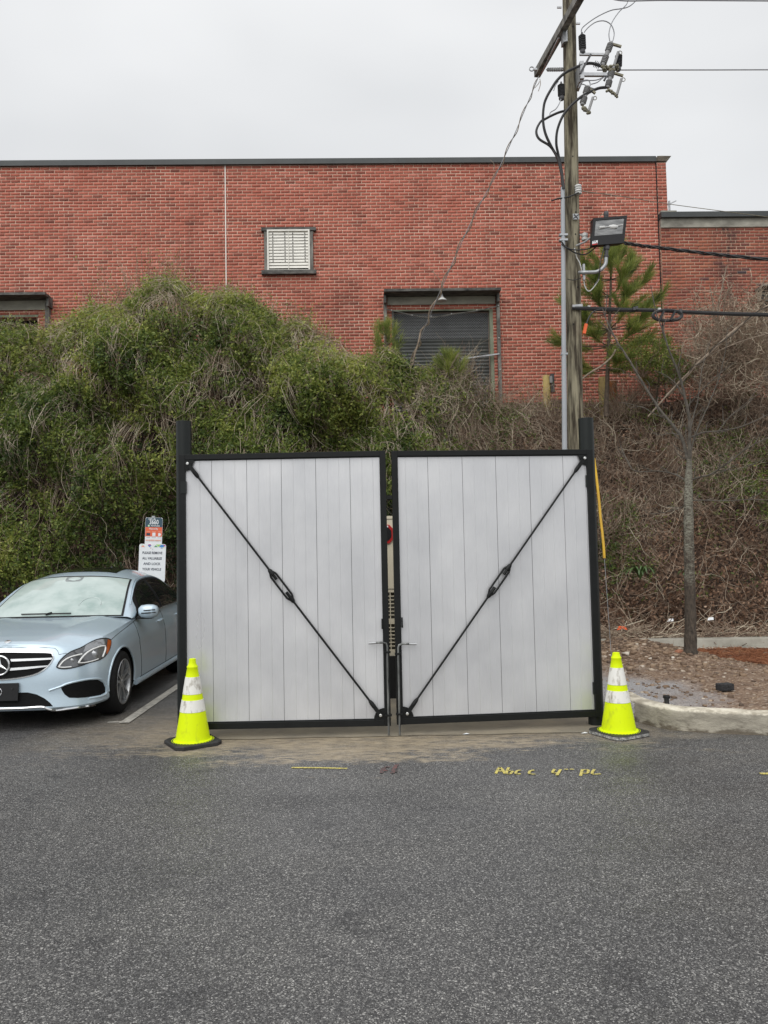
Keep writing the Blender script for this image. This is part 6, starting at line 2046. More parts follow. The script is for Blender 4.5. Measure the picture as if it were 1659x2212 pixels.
# ---- the big green thicket on the left
A_ = Acc()
N = 88000
X = RNG.uniform(-9.6, 1.5, N); t = RNG.uniform(0, 1, N) ** .85
q = env(X, t); Z = q[:, 2]
dens = np.clip(.66 + .95 * patch_noise(X, Z, 1.5, .4) + .35 * patch_noise(X, Z, 3.1, 1.4), .05, 1)
dens *= np.clip((Z - .35) / 1.0, .06, 1)
dens *= np.clip((1.55 - X) / 1.3, 0, 1)
dens *= np.clip(1.1 - .8 * t ** 4, .22, 1)
k = RNG.random(N) < dens
X, t, Z = X[k], t[k], Z[k]
dep = RNG.normal(size=len(X)) * .09 + .02
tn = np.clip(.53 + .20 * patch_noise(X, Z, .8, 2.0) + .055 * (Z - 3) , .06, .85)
dark = 1.6 * np.exp(-(((X + 2.9) / 1.6) ** 2 + ((Z - 1.9) / 1.2) ** 2))  # shade of the hollow near the sign, painted into the leaf tone
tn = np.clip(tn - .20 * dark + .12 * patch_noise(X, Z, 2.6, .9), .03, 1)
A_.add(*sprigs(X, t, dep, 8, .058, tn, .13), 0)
# deeper, sparser layer that closes the holes
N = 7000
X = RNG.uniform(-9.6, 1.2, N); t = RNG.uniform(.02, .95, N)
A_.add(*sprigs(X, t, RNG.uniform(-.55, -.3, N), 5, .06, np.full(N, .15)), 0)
# stems
N = 3200
X = RNG.uniform(-9.4, 1.8, N); t = RNG.uniform(0, 1, N)
V, Q = crawlers(X, t, 10, .10, 1.0, RNG.uniform(-.12, .14, N), RNG.uniform(.0020, .0042, N), wig=.38)
tw_ = np.clip(.62 + RNG.normal(size=N) * .2 + .1 * (t - .5), .1, 1)
A_.add(V, Q, np.repeat(tw_, Q.shape[1]), 1)
N = 800                                             # long pale trailing ones
X = RNG.uniform(-9.0, 1.5, N); t = RNG.uniform(.25, 1, N)
V, Q = crawlers(X, t, 12, .12, 1.0, RNG.uniform(.06, .17, N), RNG.uniform(.0028, .0052, N), .55, .35)
A_.add(V, Q, np.repeat(np.clip(.84 + RNG.normal(size=N) * .12, .3, 1), Q.shape[1]), 1)
N = 1500                                            # a grey-brown lattice of bare stems over the crown
X = RNG.uniform(-9.4, 1.9, N); t = RNG.uniform(.62, 1, N)
V, Q = crawlers(X, t, 8, .10, 1.0, RNG.uniform(.0, .26, N), RNG.uniform(.0022, .0044, N), .8, .4)
A_.add(V, Q, np.repeat(np.clip(.66 + RNG.normal(size=N) * .16, .2, 1), Q.shape[1]), 1)
N = 420                                             # upright stems bare of leaves near the ground
X = RNG.uniform(-9.0, .5, N)
b0 = env(X, np.full(N, .0)); b0[:, 1] += RNG.uniform(.05, .5, N); b0[:, 2] = .0
pts = b0[:, None] + np.linspace(0, 1, 7)[None, :, None] * np.stack([RNG.normal(size=N) * .35, RNG.uniform(-.1, .3, N), RNG.uniform(.8, 1.7, N)], -1)[:, None] + wobble(N, 7, .035)
V, Q = tubes_np(pts, RNG.uniform(.004, .011, (N, 1)) * np.linspace(1, .6, 7)[None], 4)
A_.add(V, Q, np.repeat(np.clip(.5 + RNG.normal(size=N) * .18, .1, .9), Q.shape[1]), 1)
def top_shoots(X0_, X1_, N, hgt, tone, leaf, thin=1.0):
    X = RNG.uniform(X0_, X1_, N); t = RNG.uniform(.9, 1.0, N)
    b0 = env(X, t)
    K = 7
    dr = unit(np.stack([RNG.normal(size=N) * .5, RNG.normal(size=N) * .35, np.full(N, 1.0)], -1))
    ln = RNG.uniform(.3, 1.0, N) * hgt
    cur = np.linspace(0, 1, K)
    pts = b0[:, None] + dr[:, None] * (ln[:, None] * cur)[..., None] + wobble(N, K, .03)
    pts[:, :, 2] -= (cur ** 2)[None] * ln[:, None] * .06
    V, Q = tubes_np(pts, RNG.uniform(.0025, .005, (N, 1)) * np.linspace(1, .4, K)[None], 3)
    A_.add(V, Q, np.repeat(np.clip(tone + RNG.normal(size=N) * .15, .1, 1), Q.shape[1]), 1)
    if leaf:
        J = leaf
        ix = RNG.integers(0, K, (N, J))
        base = np.take_along_axis(pts, ix[..., None], 1) + RNG.normal(size=(N, J, 3)) * .035
        axis = unit(RNG.normal(size=(N, J, 3)) + dr[:, None] * .5)
        sd = unit(np.cross(axis, RNG.normal(size=(N, J, 3))))
        l2 = RNG.uniform(.025, .055, (N, J))
        V, Q = leaves_np(base, axis, sd, l2, l2 * .5)
        A_.add(V, Q, np.clip(.68 + RNG.normal(size=N * J) * .15, 0, 1), 0)
top_shoots(-9.4, -6.0, 300, .6, .66, 8)
top_shoots(-6.3, -.6, 750, .6, .60, 8)
top_shoots(-5.6, -4.2, 240, 1.2, .60, 5)
top_shoots(-5.2, -4.7, 60, 1.9, .66, 3)
top_shoots(-2.6, -1.0, 120, .75, .6, 8)
top_shoots(-.6, 1.6, 160, .35, .6, 5)
N = 1900                                            # pale stems hanging straight down the face
X = RNG.uniform(-9.0, 1.4, N); t = RNG.uniform(.3, 1.0, N) ** .8
K = 9
tt = np.clip(t[:, None] - np.linspace(0, 1, K)[None] * RNG.uniform(.05, .22, (N, 1)), 0, 1)
xx = X[:, None] + np.cumsum(RNG.normal(size=(N, K)) * .018 + RNG.normal(size=(N, 1)) * .04, 1)
pts = env(xx, tt) + np.array([0, -.11, .0]) + np.cumsum(RNG.normal(size=(N, K, 3)) * .010, 1)
V, Q = tubes_np(pts, RNG.uniform(.0024, .0048, (N, 1)) * np.linspace(1, .6, K)[None], 3)
A_.add(V, Q, np.repeat(np.clip(.86 + RNG.normal(size=N) * .14, .3, 1), Q.shape[1]), 1)
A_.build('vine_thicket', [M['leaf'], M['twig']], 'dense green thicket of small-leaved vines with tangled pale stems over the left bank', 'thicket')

# ---- the brown bramble bank on the right
A_ = Acc()
N = 20000
X = RNG.uniform(.9, 8.6, N); t = RNG.uniform(0, 1, N) ** .8
dn_ = np.clip((t - .10) * 2.2, .05, 1) * np.clip(.55 + .9 * patch_noise(X, t * 5.5, 1.25, 5.0), .08, 1)
k = RNG.random(N) < dn_
X, t = X[k], t[k]; N = len(X)
V, Q = crawlers(X, t, 7, .085, 1.0, RNG.uniform(-.14, .14, N), RNG.uniform(.0018, .0038, N), 1.0, .3)
q = env(X, t)
tw_ = np.clip(.56 + RNG.normal(size=N) * .22 + .12 * patch_noise(X, q[:, 2], 1.2, 1.0), .03, 1)
A_.add(V, Q, np.repeat(tw_, Q.shape[1]), 1)
N = 300
X = RNG.uniform(.9, 8.6, N); t = RNG.uniform(.12, 1, N)
V, Q = crawlers(X, t, 10, .12, 1.0, RNG.uniform(.05, .2, N), RNG.uniform(.0026, .0050, N), .8, .22)
A_.add(V, Q, np.repeat(np.clip(.70 + RNG.normal(size=N) * .16, .2, 1), Q.shape[1]), 1)
N = 15000                                           # green patches among the brambles
X = RNG.uniform(.8, 8.6, N); t = RNG.uniform(.12, 1, N)
q = env(X, t)
g_ = patch_noise(X, q[:, 2], .9, 3.3) + .55 * np.exp(-((X - 7.4) / 1.0) ** 2) * (t > .25) + .35 * np.exp(-((X - 2.2) / 1.0) ** 2) * (t > .6) + .25 * (t > .8)
k = RNG.random(N) < np.clip((g_ - .18) * 1.2, 0.03, .9)
X, t = X[k], t[k]
A_.add(*sprigs(X, t, RNG.normal(size=len(X)) * .08, 7, .046, np.full(len(X), .42)), 0)
N = 34000                                           # dead leaves caught in the stems and lying on the slope
X = RNG.uniform(.9, 8.6, N); t = RNG.uniform(0, .95, N) ** 1.4
p = env(X, t) + env_n(X, t) * RNG.uniform(-.22, .05, N)[:, None]
axis = unit(RNG.normal(size=(N, 3))); sd = unit(np.cross(axis, RNG.normal(size=(N, 3))))
ln = RNG.uniform(.035, .085, N)
V, Q = leaves_np(p, axis, sd, ln, ln * .5)
A_.add(V, Q, np.clip(RNG.beta(2, 3.2, N), 0, 1), 2)
top_shoots(1.2, 8.5, 900, .55, .62, 0)
top_shoots(4.6, 8.0, 700, .9, .72, 0)
top_shoots(6.0, 8.2, 420, 1.3, .72, 0)
top_shoots(2.8, 5.0, 160, .8, .5, 3)
# (multi-stemmed scrub: clumps of forking stems standing out of the tangle)
N_ = 95
CXs = RNG.uniform(1.1, 8.4, N_); CTs = RNG.uniform(.2, .98, N_) ** .85
b0 = env(CXs, CTs) + np.array([0, .12, -.1])
PT, RR, TT = [], [], []
for i in range(N_):
    hgt = RNG.uniform(.45, 1.0) * (1.25 if CTs[i] > .75 else 1)
    for k in range(RNG.integers(5, 11)):
        d = unit(np.array([RNG.normal() * .65, -abs(RNG.normal()) * .35, 1.0]))
        K = 8
        st = b0[i] + d * np.linspace(0, hgt * RNG.uniform(.6, 1.1), K)[:, None] + np.cumsum(RNG.normal(size=(K, 3)) * .022, 0)
        st[:, 2] -= np.linspace(0, 1, K) ** 2 * hgt * .18
        PT.append(st); RR.append(RNG.uniform(.0045, .0095) * np.linspace(1, .35, K)); tone_ = np.clip(.62 + RNG.normal() * .18, .1, 1); TT.append(tone_)
        for q_ in range(RNG.integers(2, 6)):
            j = RNG.integers(2, K - 1)
            d2 = unit(d + RNG.normal(size=3) * .8)
            s2 = st[j] + d2 * np.linspace(0, hgt * RNG.uniform(.2, .5), K)[:, None] + np.cumsum(RNG.normal(size=(K, 3)) * .014, 0)
            PT.append(s2); RR.append(RNG.uniform(.0022, .004) * np.linspace(1, .5, K)); TT.append(tone_)
V, Q = tubes_np(np.array(PT), np.array(RR), 3)
BR_SCRUB = (V, Q, np.repeat(np.array(TT), Q.shape[1]))

A_.add(*BR_SCRUB, 1)
A_.build('bramble_bank', [M['leaf'], M['twig'], M['dead']], 'brown tangle of bare bramble stems with green patches over the right bank', 'brambles')

# ---- dead leaves along the foot of the bank
N = 14000
X = np.where(RNG.random(N) < .55, RNG.uniform(1.9, 8.5, N), RNG.uniform(-9, -1.8, N))
Y = np.where(X > 0, RNG.uniform(11.95, 13.4, N), RNG.uniform(12.6, 13.5, N))
gz_ = np.where(X > 0, soil_z(X, np.minimum(Y, 13)), 0.01) + np.clip((Y - YB - .35) / 2.45, 0, 1) * 4.5 + .012
axis = unit(np.stack([RNG.normal(size=N), RNG.normal(size=N), RNG.normal(size=N) * .35], -1))
sd = unit(np.cross(axis, np.stack([RNG.normal(size=N) * .5, RNG.normal(size=N) * .5, np.ones(N)], -1)))
ln = RNG.uniform(.04, .10, N)
V, Q = leaves_np(np.stack([X, Y, gz_], -1), axis, sd, ln, ln * .5)
A_ = Acc(); A_.add(V, Q, np.clip(RNG.beta(2.2, 2.6, N), 0, 1), 0)
N = 1500                                            # fallen twigs at the foot, paler
X = RNG.uniform(2.0, 8.5, N); Y = RNG.uniform(12.0, 13.6, N)
gz_ = soil_z(X, np.minimum(Y, 13)) + np.clip((Y - YB - .35) / 2.45, 0, 1) * 4.5 + .03
d = unit(np.stack([RNG.normal(size=N), RNG.normal(size=N) * .5, np.abs(RNG.normal(size=N)) * .25], -1))
pts = np.stack([X, Y, gz_], -1)[:, None] + d[:, None] * (np.linspace(0, 1, 7)[None] * RNG.uniform(.25, .8, (N, 1)))[..., None] + wobble(N, 7, .022)
V, Q = tubes_np(pts, RNG.uniform(.003, .0075, (N, 1)) * np.ones((1, 7)), 3)
A_.add(V, Q, np.repeat(np.clip(.62 + RNG.normal(size=N) * .2, .1, 1), Q.shape[1]), 1)
A_.build('leaf_litter', [M['dead'], M['twig']], 'brown dead leaves and pale twigs lying along the foot of the bank', 'leaf litter')

# ---- pebbles and small stones on the soil bed
N = 5200
X = RNG.uniform(2.12, 8.5, N); Y = RNG.uniform(6.9, 12.0, N)
mound = RNG.random(N) < .42
X = np.where(mound, 3.3 + RNG.normal(size=N) * .55, X); Y = np.where(mound, 10.4 + RNG.normal(size=N) * .5, Y)
ok = (Y > np.interp(X, kx, ky) + .22) & (X > 2.1)
X, Y = X[ok], Y[ok]; N = len(X)
r = RNG.gamma(1.6, .0055, N) + .004
r = np.minimum(r, .038)
octv = np.array([[1, 0, 0], [-1, 0, 0], [0, 1, 0], [0, -1, 0], [0, 0, 1], [0, 0, -1]], float)
cubev = np.array([[a, b, c] for a in (-1, 1) for b in (-1, 1) for c in (-1, 1)], float) * .62
vv = cubev[None] * (1 + RNG.normal(size=(N, 8, 3)) * .28)
an = RNG.uniform(0, 2 * PI, N); ca_, sa_ = np.cos(an), np.sin(an)
vx = vv[..., 0] * ca_[:, None] - vv[..., 1] * sa_[:, None]; vy = vv[..., 0] * sa_[:, None] + vv[..., 1] * ca_[:, None]
V = np.stack([X[:, None] + vx * r[:, None] * 1.3, Y[:, None] + vy * r[:, None] * 1.2, (soil_z(X, Y) + r * .2)[:, None] + vv[..., 2] * r[:, None] * .8], -1)
CF = np.array([(0, 1, 3, 2), (4, 6, 7, 5), (0, 4, 5, 1), (2, 3, 7, 6), (0, 2, 6, 4), (1, 5, 7, 3)])
Q = (CF[None] + (np.arange(N) * 8)[:, None, None]).reshape(-1, 4)
o = np_mesh('pebbles', V, Q, M['pebble'], np.repeat(np.clip(RNG.beta(2, 2.4, N), 0, 1), 6))
tag(o, 'scattered pebbles and broken stone on the soil bed and its low mound', 'pebbles', None, 'stuff')

# ---- red pine straw bed at the right
N = 9000
cx_, cy_ = RNG.uniform(4.5, 8.6, N), RNG.uniform(8.4, 11.4, N)
ok = (cx_ + .0 > 4.55 + (10.6 - cy_) * .28 + RNG.normal(size=N) * .05) & (cy_ > 9.4 - (cx_ - 5) * .35)
cx_, cy_ = cx_[ok], cy_[ok]; N = len(cx_)
a = RNG.uniform(0, PI, N)
d = np.stack([np.cos(a), np.sin(a), RNG.normal(size=N) * .18], -1)
pts = np.stack([cx_, cy_, soil_z(cx_, cy_) + RNG.uniform(.006, .05, N)], -1)[:, None] + d[:, None] * (np.linspace(-.5, .5, 4)[None] * RNG.uniform(.1, .24, (N, 1)))[..., None]
V, Q = tubes_np(pts, np.full((N, 4), .0026), 3)
o = np_mesh('pine_straw', V, Q, M['straw'], np.repeat(np.clip(RNG.beta(2.5, 2.5, N), 0, 1), Q.shape[1]))
tag(o, 'red-brown pine straw mulch spread on the bed right of the bare tree', 'pine straw', None, 'stuff')
sb_ = MB()
gxx = lin(4.5, 9.0, 16)
sb_.add([(x, y, float(soil_z(np.float64(x), np.float64(y))) + .006) for x in gxx for y in (max(9.3 - (x - 5) * .35, 8.2) + (0 if x > 4.9 else .9), 11.5)], [(2 * i, 2 * i + 2, 2 * i + 3, 2 * i + 1) for i in range(16)])
tag(sb_.build('straw_bed', mat('red_straw_bed', (.24, .09, .042), .9, 0, .4, 14, None, None, .6, 60, 0, .3, .02)), 'flat reddish ground under the pine straw right of the bare tree', 'mulch bed', None, 'structure')

# ================================================================== TREES
def limb(b, pts, r0, r1, n=8, fine=5, wob=0.0):
    q = smooth_pts(pts, fine)
    m = len(q)
    if wob:
        q = [p + Vector((random.uniform(-wob, wob), random.uniform(-wob, wob), 0)) for p in q]
    b.tube(q, [r0 + (r1 - r0) * i / (m - 1) for i in range(m)], n)
    return q
TY = 9.95
tb0 = Vector(P(1492, 1413, TY))
bt = thing('bare_tree', 'young bare tree with lichen-grey trunk and thin leafless branches in the soil bed', 'tree', tb0)
b = MB()
tp = [P(1492.5, 1420, TY), P(1491.5, 1400, TY), P(1491.5, 1330, TY), P(1489, 1220, TY), P(1487.5, 1110, TY), P(1487.5, 1035, TY), P(1489.5, 990, TY)]
q = smooth_pts(tp, 6)
rad = np.interp(range(len(q)), [0, 4, 10, 18, 24, 30, 36], [.112, .082, .068, .060, .055, .045, .026])
b.tube(q, [float(r) * 1.08 * (1 + .05 * math.sin(i * 1.7)) for i, r in enumerate(rad)], 14)
b.build('trunk', M['bark'], bt, True)
def px_limb(pts, r0, r1, ys, name='branch', m='barkdark'):
    Y = np.interp(range(len(pts)), [0, len(pts) - 1], ys)
    bb = MB()
    q = limb(bb, [P(x, y, yy) for (x, y), yy in zip(pts, Y)], r0, r1, 7, 5, .004)
    # twiglets
    for i in range(3, len(q) - 1, 3):
        d = (q[min(i + 1, len(q) - 1)] - q[i - 1]).normalized()
        sd = Vector((random.uniform(-1, 1), random.uniform(-.6, .6), random.uniform(-.1, .9))).normalized()
        e = q[i] + (d * .5 + sd * .6) * random.uniform(.12, .4)
        mpt = (q[i] + e) / 2 + Vector((random.uniform(-.03, .03), 0, random.uniform(-.04, .02)))
        bb.tube(smooth_pts([q[i], mpt, e], 3), [r1 * .9 + .001] * 5 + [r1 * .6] * 2, 4)
    bb.build(name, M[m], bt, True)
px_limb([(1490, 1000), (1489.5, 950), (1489, 908), (1479, 857), (1465.7, 806), (1448.6, 765.5), (1431.6, 714), (1413, 667)], .026, .006, (TY, TY - .3))
px_limb([(1489, 1000), (1484, 985), (1472.6, 945.5), (1450, 915), (1428, 888), (1394, 837), (1360, 779), (1333, 738), (1312.6, 697.5), (1302, 667)], .026, .006, (TY, TY + .5))
px_limb([(1489, 1038), (1510, 1031), (1534, 1024.7), (1573, 999.5), (1616.6, 967), (1675, 938)], .014, .006, (TY, TY - .4))
px_limb([(1491, 945), (1520, 934), (1552, 931), (1606, 920), (1675, 888)], .013, .005, (TY, TY + .3))
px_limb([(1487, 1042), (1475, 1034), (1458, 1024.7), (1422, 1017.5), (1371.7, 1017.5), (1353.7, 992), (1343, 967)], .012, .004, (TY, TY + .6))
px_limb([(1488, 1082), (1516, 1080.5), (1570, 1082), (1617, 1079), (1675, 1081)], .010, .005, (TY, TY - .3))
px_limb([(1478, 1090), (1470, 1098), (1440, 1106), (1408, 1112)], .008, .003, (TY, TY + .2))
px_limb([(1468, 940), (1448, 936), (1425, 940), (1408, 935)], .008, .003, (TY + .1, TY + .3))
px_limb([(1484, 880), (1510, 850), (1545, 815), (1590, 780)], .010, .003, (TY, TY - .5))
px_limb([(1489.5, 985), (1505, 930), (1528, 880), (1552, 820), (1566, 760), (1572, 705)], .013, .003, (TY, TY - .2))
px_limb([(1489, 962), (1494, 915), (1508, 860), (1516, 800), (1530, 740)], .012, .003, (TY, TY + .2))
px_limb([(1479, 860), (1462, 832), (1440, 812), (1412, 800)], .008, .003, (TY - .1, TY + .1))
px_limb([(1534, 1024), (1556, 1016), (1590, 1014), (1630, 1002)], .008, .003, (TY - .1, TY - .4))
px_limb([(1552, 931), (1572, 905), (1600, 880), (1640, 850)], .008, .003, (TY + .1, TY))
px_limb([(1394, 837), (1372, 818), (1345, 806)], .006, .0025, (TY + .3, TY + .5))
px_limb([(1440, 905), (1415, 895), (1390, 880), (1376, 878)], .007, .003, (TY + .2, TY + .4))

def needle_tufts(cent, dirs, n, ln, tone, wd=.0065):
    N = len(cent)
    c = np.repeat(cent[:, None], n, 1) + dirs[:, None] * RNG.uniform(-.12, .05, (N, n, 1))
    ax_ = unit(dirs[:, None] * .9 + RNG.normal(size=(N, n, 3)) * .36)
    sd = unit(np.cross(ax_, RNG.normal(size=(N, n, 3))))
    L_ = RNG.uniform(.6, 1.1, (N, n)) * ln
    V, Q = leaves_np(c, ax_, sd, L_, np.full((N, n), wd))
    return V, Q, np.clip(np.repeat(np.asarray(tone)[:, None], n, 1) + RNG.normal(size=(N, n)) * .13 + RNG.normal(size=(N, 1)) * .16, 0, 1).ravel()
def pine(base, top, whorls, label, n_need, ln, name='pine_sapling', rt=.05):
    base, top = Vector(base), Vector(top)
    t_ = thing(name, label, 'pine tree', base)
    b = MB()
    ax_ = top - base
    limb(b, [base + ax_ * k for k in (0, .3, .6, .85, .97)], rt, .012, 8, 4, .006)
    b.build('trunk', M['pinebark'], t_, True)
    bb = MB()
    C, D, T = [], [], []
    for (f_, n, reach, rise) in whorls:
        c = base + ax_ * f_
        a0 = random.uniform(0, 6)
        for k in range(n):
            a = a0 + 2 * PI * k / n + random.uniform(-.3, .3)
            R_ = reach * random.uniform(.65, 1.1)
            out = Vector((math.cos(a), math.sin(a) * .8, 0))
            pts = [c, c + out * R_ * .4 + Vector((0, 0, rise * .1)), c + out * R_ * .75 + Vector((0, 0, rise * .45)), c + out * R_ + Vector((0, 0, rise))]
            q = limb(bb, pts, .014, .005, 5, 4)
            d = (q[-1] - q[-4]).normalized()
            for (i, s_) in ((-1, 1.0), (-3, .8), (-5, .7), (-7, .6)):
                if abs(i) <= len(q):
                    C.append(q[i]); D.append(d + Vector((0, 0, .35))); T.append(.5 + .3 * random.random() + (.2 if i == -1 else 0))
            if reach > .45:
                for sgn in (-1, 1):
                    e = q[-5] + (d + d.cross(Vector((0, 0, 1))) * sgn * .8).normalized() * R_ * .4 + Vector((0, 0, rise * .25))
                    bb.tube([q[-5], e], [.007, .004], 4)
                    C.append(e); D.append((e - q[-5]).normalized() + Vector((0, 0, .4))); T.append(.45 + .3 * random.random())
                    C.append((e + q[-5]) / 2); D.append((e - q[-5]).normalized() + Vector((0, 0, .2))); T.append(.4)
    C += [top - ax_ * .03, top - ax_ * .08]; D += [Vector((0, 0, 1))] * 2; T += [.75, .6]
    bb.build('branches', M['pinebark'], t_, True)['kind'] = 'stuff'
    V, Q, T2 = needle_tufts(np.array([tuple(c) for c in C]), unit(np.array([tuple(d) for d in D])), n_need, ln, T)
    o = np_mesh('needles', V, Q, M['needle'], T2, parent=t_)
    o['kind'] = 'stuff'
    return t_
PNY = 15.0
pine(P(1309, 900, PNY), P(1322, 540, PNY), [(.28, 5, .75, .05), (.42, 6, .95, .12), (.52, 6, 1.0, .18), (.62, 6, .9, .22), (.72, 6, .78, .28), (.82, 5, .60, .30), (.91, 5, .38, .28), (.97, 4, .18, .2)],
     'tall bushy pine sapling behind the floodlight, its bare dark lower trunk showing', 85, .25)
pine(P(838, 830, 14.9), P(832, 706, 14.9), [(.22, 3, .36, .22), (.45, 4, .34, .3), (.68, 3, .24, .28), (.86, 3, .12, .2)], 'bright green little pine sapling at the left post of the middle loading door', 44, .22, rt=.025)
pine(P(972, 830, 14.8), P(970, 768, 14.8), [(.3, 5, .38, .12), (.6, 5, .28, .12), (.85, 4, .15, .1)], 'low drooping pine seedling in the brush in front of the roller shutter', 34, .2, rt=.02)
pine(P(1418, 870, 15.2), P(1432, 735, 15.2), [(.3, 4, .4, .1), (.6, 4, .35, .15), (.85, 4, .2, .15)], 'thin sparse pine seedling at the building joint behind the bare tree', 40, .2, rt=.02)

# low leafy shrub behind the pole
def shrub(name, c, rad, N, label, tone, stems=40):
    t_ = thing(name, label, 'shrub', (c[0], c[1], c[2] - rad[2]))
    d = unit(RNG.normal(size=(N, 3))) * (RNG.random((N, 1)) ** .4)
    p = np.array(c) + d * np.array(rad)
    J = 6
    base = p[:, None] + RNG.normal(size=(N, J, 3)) * .05
    axis = unit(RNG.normal(size=(N, J, 3)) + np.array([0, -.2, .3])); sd = unit(np.cross(axis, RNG.normal(size=(N, J, 3))))
    ln = RNG.uniform(.025, .055, (N, J))
    V, Q = leaves_np(base, axis, sd, ln, ln * .45)
    o = np_mesh('foliage', V, Q, M['leaf'], np.clip(tone + RNG.normal(size=N * J) * .14, 0, 1), parent=t_); o['kind'] = 'stuff'
    b0 = np.array([c[0], c[1], c[2] - rad[2]])
    e = p[RNG.integers(0, N, stems)]
    K = 7
    pts = b0 + (e - b0)[:, None] * np.linspace(0, 1, K)[None, :, None] + wobble(stems, K, .03)
    V, Q = tubes_np(pts, RNG.uniform(.004, .009, (stems, 1)) * np.linspace(1, .4, K)[None], 4)
    o = np_mesh('stems', V, Q, M['twig'], np.full(Q.shape[0] * Q.shape[1], .45), parent=t_); o['kind'] = 'stuff'
    return t_
c = P(1385, 765, 14.6)
shrub('leafy_shrub', tuple(c), (.75, .4, .42), 900, 'fresh green feathery shrub below the pine sapling, right of the pole', .62)
c = P(1455, 800, 14.5)
shrub('leafy_shrub', tuple(c), (.4, .3, .3), 260, 'small thin green shrub between the building joint and the twisted dead trunk', .5, 25)

# bare shrub and vine-wrapped dead trunks at the right edge
def px_stick(t_, pts, r0, r1, Y0, Y1, m='deadwood', name='stem', twist=False):
    q = [P(x, y, yy) for (x, y), yy in zip(pts, np.linspace(Y0, Y1, len(pts)))]
    q = smooth_pts(q, 6)
    b = MB().tube(q, [r0 + (r1 - r0) * i / (len(q) - 1) for i in range(len(q))], 7)
    o = b.build(name, M[m], t_, True)
    if twist:
        q2 = [p + Vector((math.cos(i * .8) * r0 * 1.0, -abs(math.sin(i * .8)) * r0, math.sin(i * .8) * r0)) for i, p in enumerate(q)]
        MB().tube(q2, r0 * .42, 5).build('climbing_vine', M['bark'], t_, True)
    return o
bs_ = thing('bare_bush', 'tall bare tangled bush with pale sticks against the annex wall', 'bush', P(1560, 860, 14.3))
for pts, r0, r1 in (([(1551, 800), (1552, 721), (1550.7, 670), (1560, 620), (1569.4, 575)], .022, .010), ([(1552, 760), (1550.7, 721), (1541, 665), (1534, 619)], .018, .010), ([(1560, 800), (1567, 740), (1562, 690), (1568, 640), (1585, 610)], .014, .007),
                    ([(1600, 790), (1610, 720), (1635, 660), (1650, 600)], .014, .006), ([(1575, 780), (1600, 700), (1630, 640), (1665, 585)], .012, .006), ([(1530, 800), (1500, 730), (1490, 690)], .012, .005), ([(1490, 690), (1510, 725), (1535, 765), (1550, 800)], .010, .006)):
    px_stick(bs_, pts, r0, r1, 14.3, 14.2)
N = 1500
c = np.array([tuple(P(1590, 720, 14.3))]); 
st_ = c + np.clip(RNG.normal(size=(N, 3)), -1.7, 1.7) * np.array([.48, .28, .52]) + np.array([0, 0, -.25])
K = 9
ang = unit(RNG.normal(size=(N, 3)) + np.array([0, 0, .3]))
pts = [st_]
for k in range(K - 1):
    ang = unit(ang + RNG.normal(size=(N, 3)) * .45)
    pts.append(pts[-1] + ang * .085)
V, Q = tubes_np(np.stack(pts, 1), RNG.uniform(.0028, .0055, (N, 1)) * np.ones((1, K)), 3)
o = np_mesh('twigs', V, Q, M['twig'], np.repeat(np.clip(.68 + RNG.normal(size=N) * .15, .1, 1), Q.shape[1]), parent=bs_); o['kind'] = 'stuff'
dt = thing('leaning_dead_tree', 'leaning vine-twisted dead trunk rising to the right picture edge below the annex', 'dead tree', P(1440, 860, 13.8))
px_stick(dt, [(1440, 855), (1469, 827), (1503, 790), (1537, 758.7), (1598, 704), (1675, 650)], .030, .022, 13.9, 13.4, 'deadwood', 'trunk', True)
px_stick(dt, [(1400, 900), (1440, 855), (1480, 812), (1530, 770), (1600, 738), (1680, 715)], .016, .010, 13.9, 13.5, 'deadwood', 'branch')
px_stick(dt, [(1330, 755), (1320, 772), (1300, 790), (1275, 805), (1258, 818)], .018, .016, 14.2, 14.2, 'deadwood', 'branch')
sk_ = thing('dead_stick', 'pale broken stick leaning on the brush in front of the roller shutter', 'stick', P(890, 800, 14.8))
px_stick(sk_, [(888, 800), (896, 765), (905, 735), (909, 712)], .020, .014, 14.8, 14.8, 'deadwood')
sk_ = thing('dead_stick', 'short pale stick leaning right in the brush beside the low pine seedling', 'stick', P(955, 830, 14.6))
px_stick(sk_, [(955, 830), (972, 795), (991, 763)], .014, .010, 14.6, 14.6, 'deadwood')
# strap-leaved plant on the slope
def strap_plant(px, py, Y, n, ln, label):
    c = P(px, py, Y)
    t_ = thing('strap_plant', label, 'plant', c)
    for k in range(n):
        a = 2 * PI * k / n + random.uniform(-.2, .2)
        o_ = Vector((math.cos(a), math.sin(a) * .6 - .2, 0))
        l_ = ln * random.uniform(.7, 1.1)
        pts = [c, c + o_ * l_ * .35 + Vector((0, 0, l_ * .55)), c + o_ * l_ * .75 + Vector((0, 0, l_ * .6)), c + o_ * l_ + Vector((0, 0, l_ * .3))]
        q = smooth_pts(pts, 3)
        sd = Vector((-o_.y, o_.x, 0)).normalized()
        b = MB()
        vs_ = []
        for i, p in enumerate(q):
            w_ = .022 * math.sin(PI * min(.98, (i + .6) / len(q)))
            vs_ += [p - sd * w_, p + Vector((0, 0, -.006)), p + sd * w_]
        b.add(vs_, [(3 * i + j, 3 * i + j + 1, 3 * i + j + 4, 3 * i + j + 3) for i in range(len(q) - 1) for j in range(2)])
        b.build('leaf', M['strap'], t_, True)
M['strap'] = mat('strap_leaf', (.06, .11, .03), .45, 0, .3, 9)
strap_plant(1383, 1252, 12.75, 22, .34, 'green strap-leaved plant low on the brown slope left of the bare tree')
strap_plant(1486, 1248, 12.7, 10, .2, 'tiny green strap-leaved plant low on the slope beside the bare trunk')

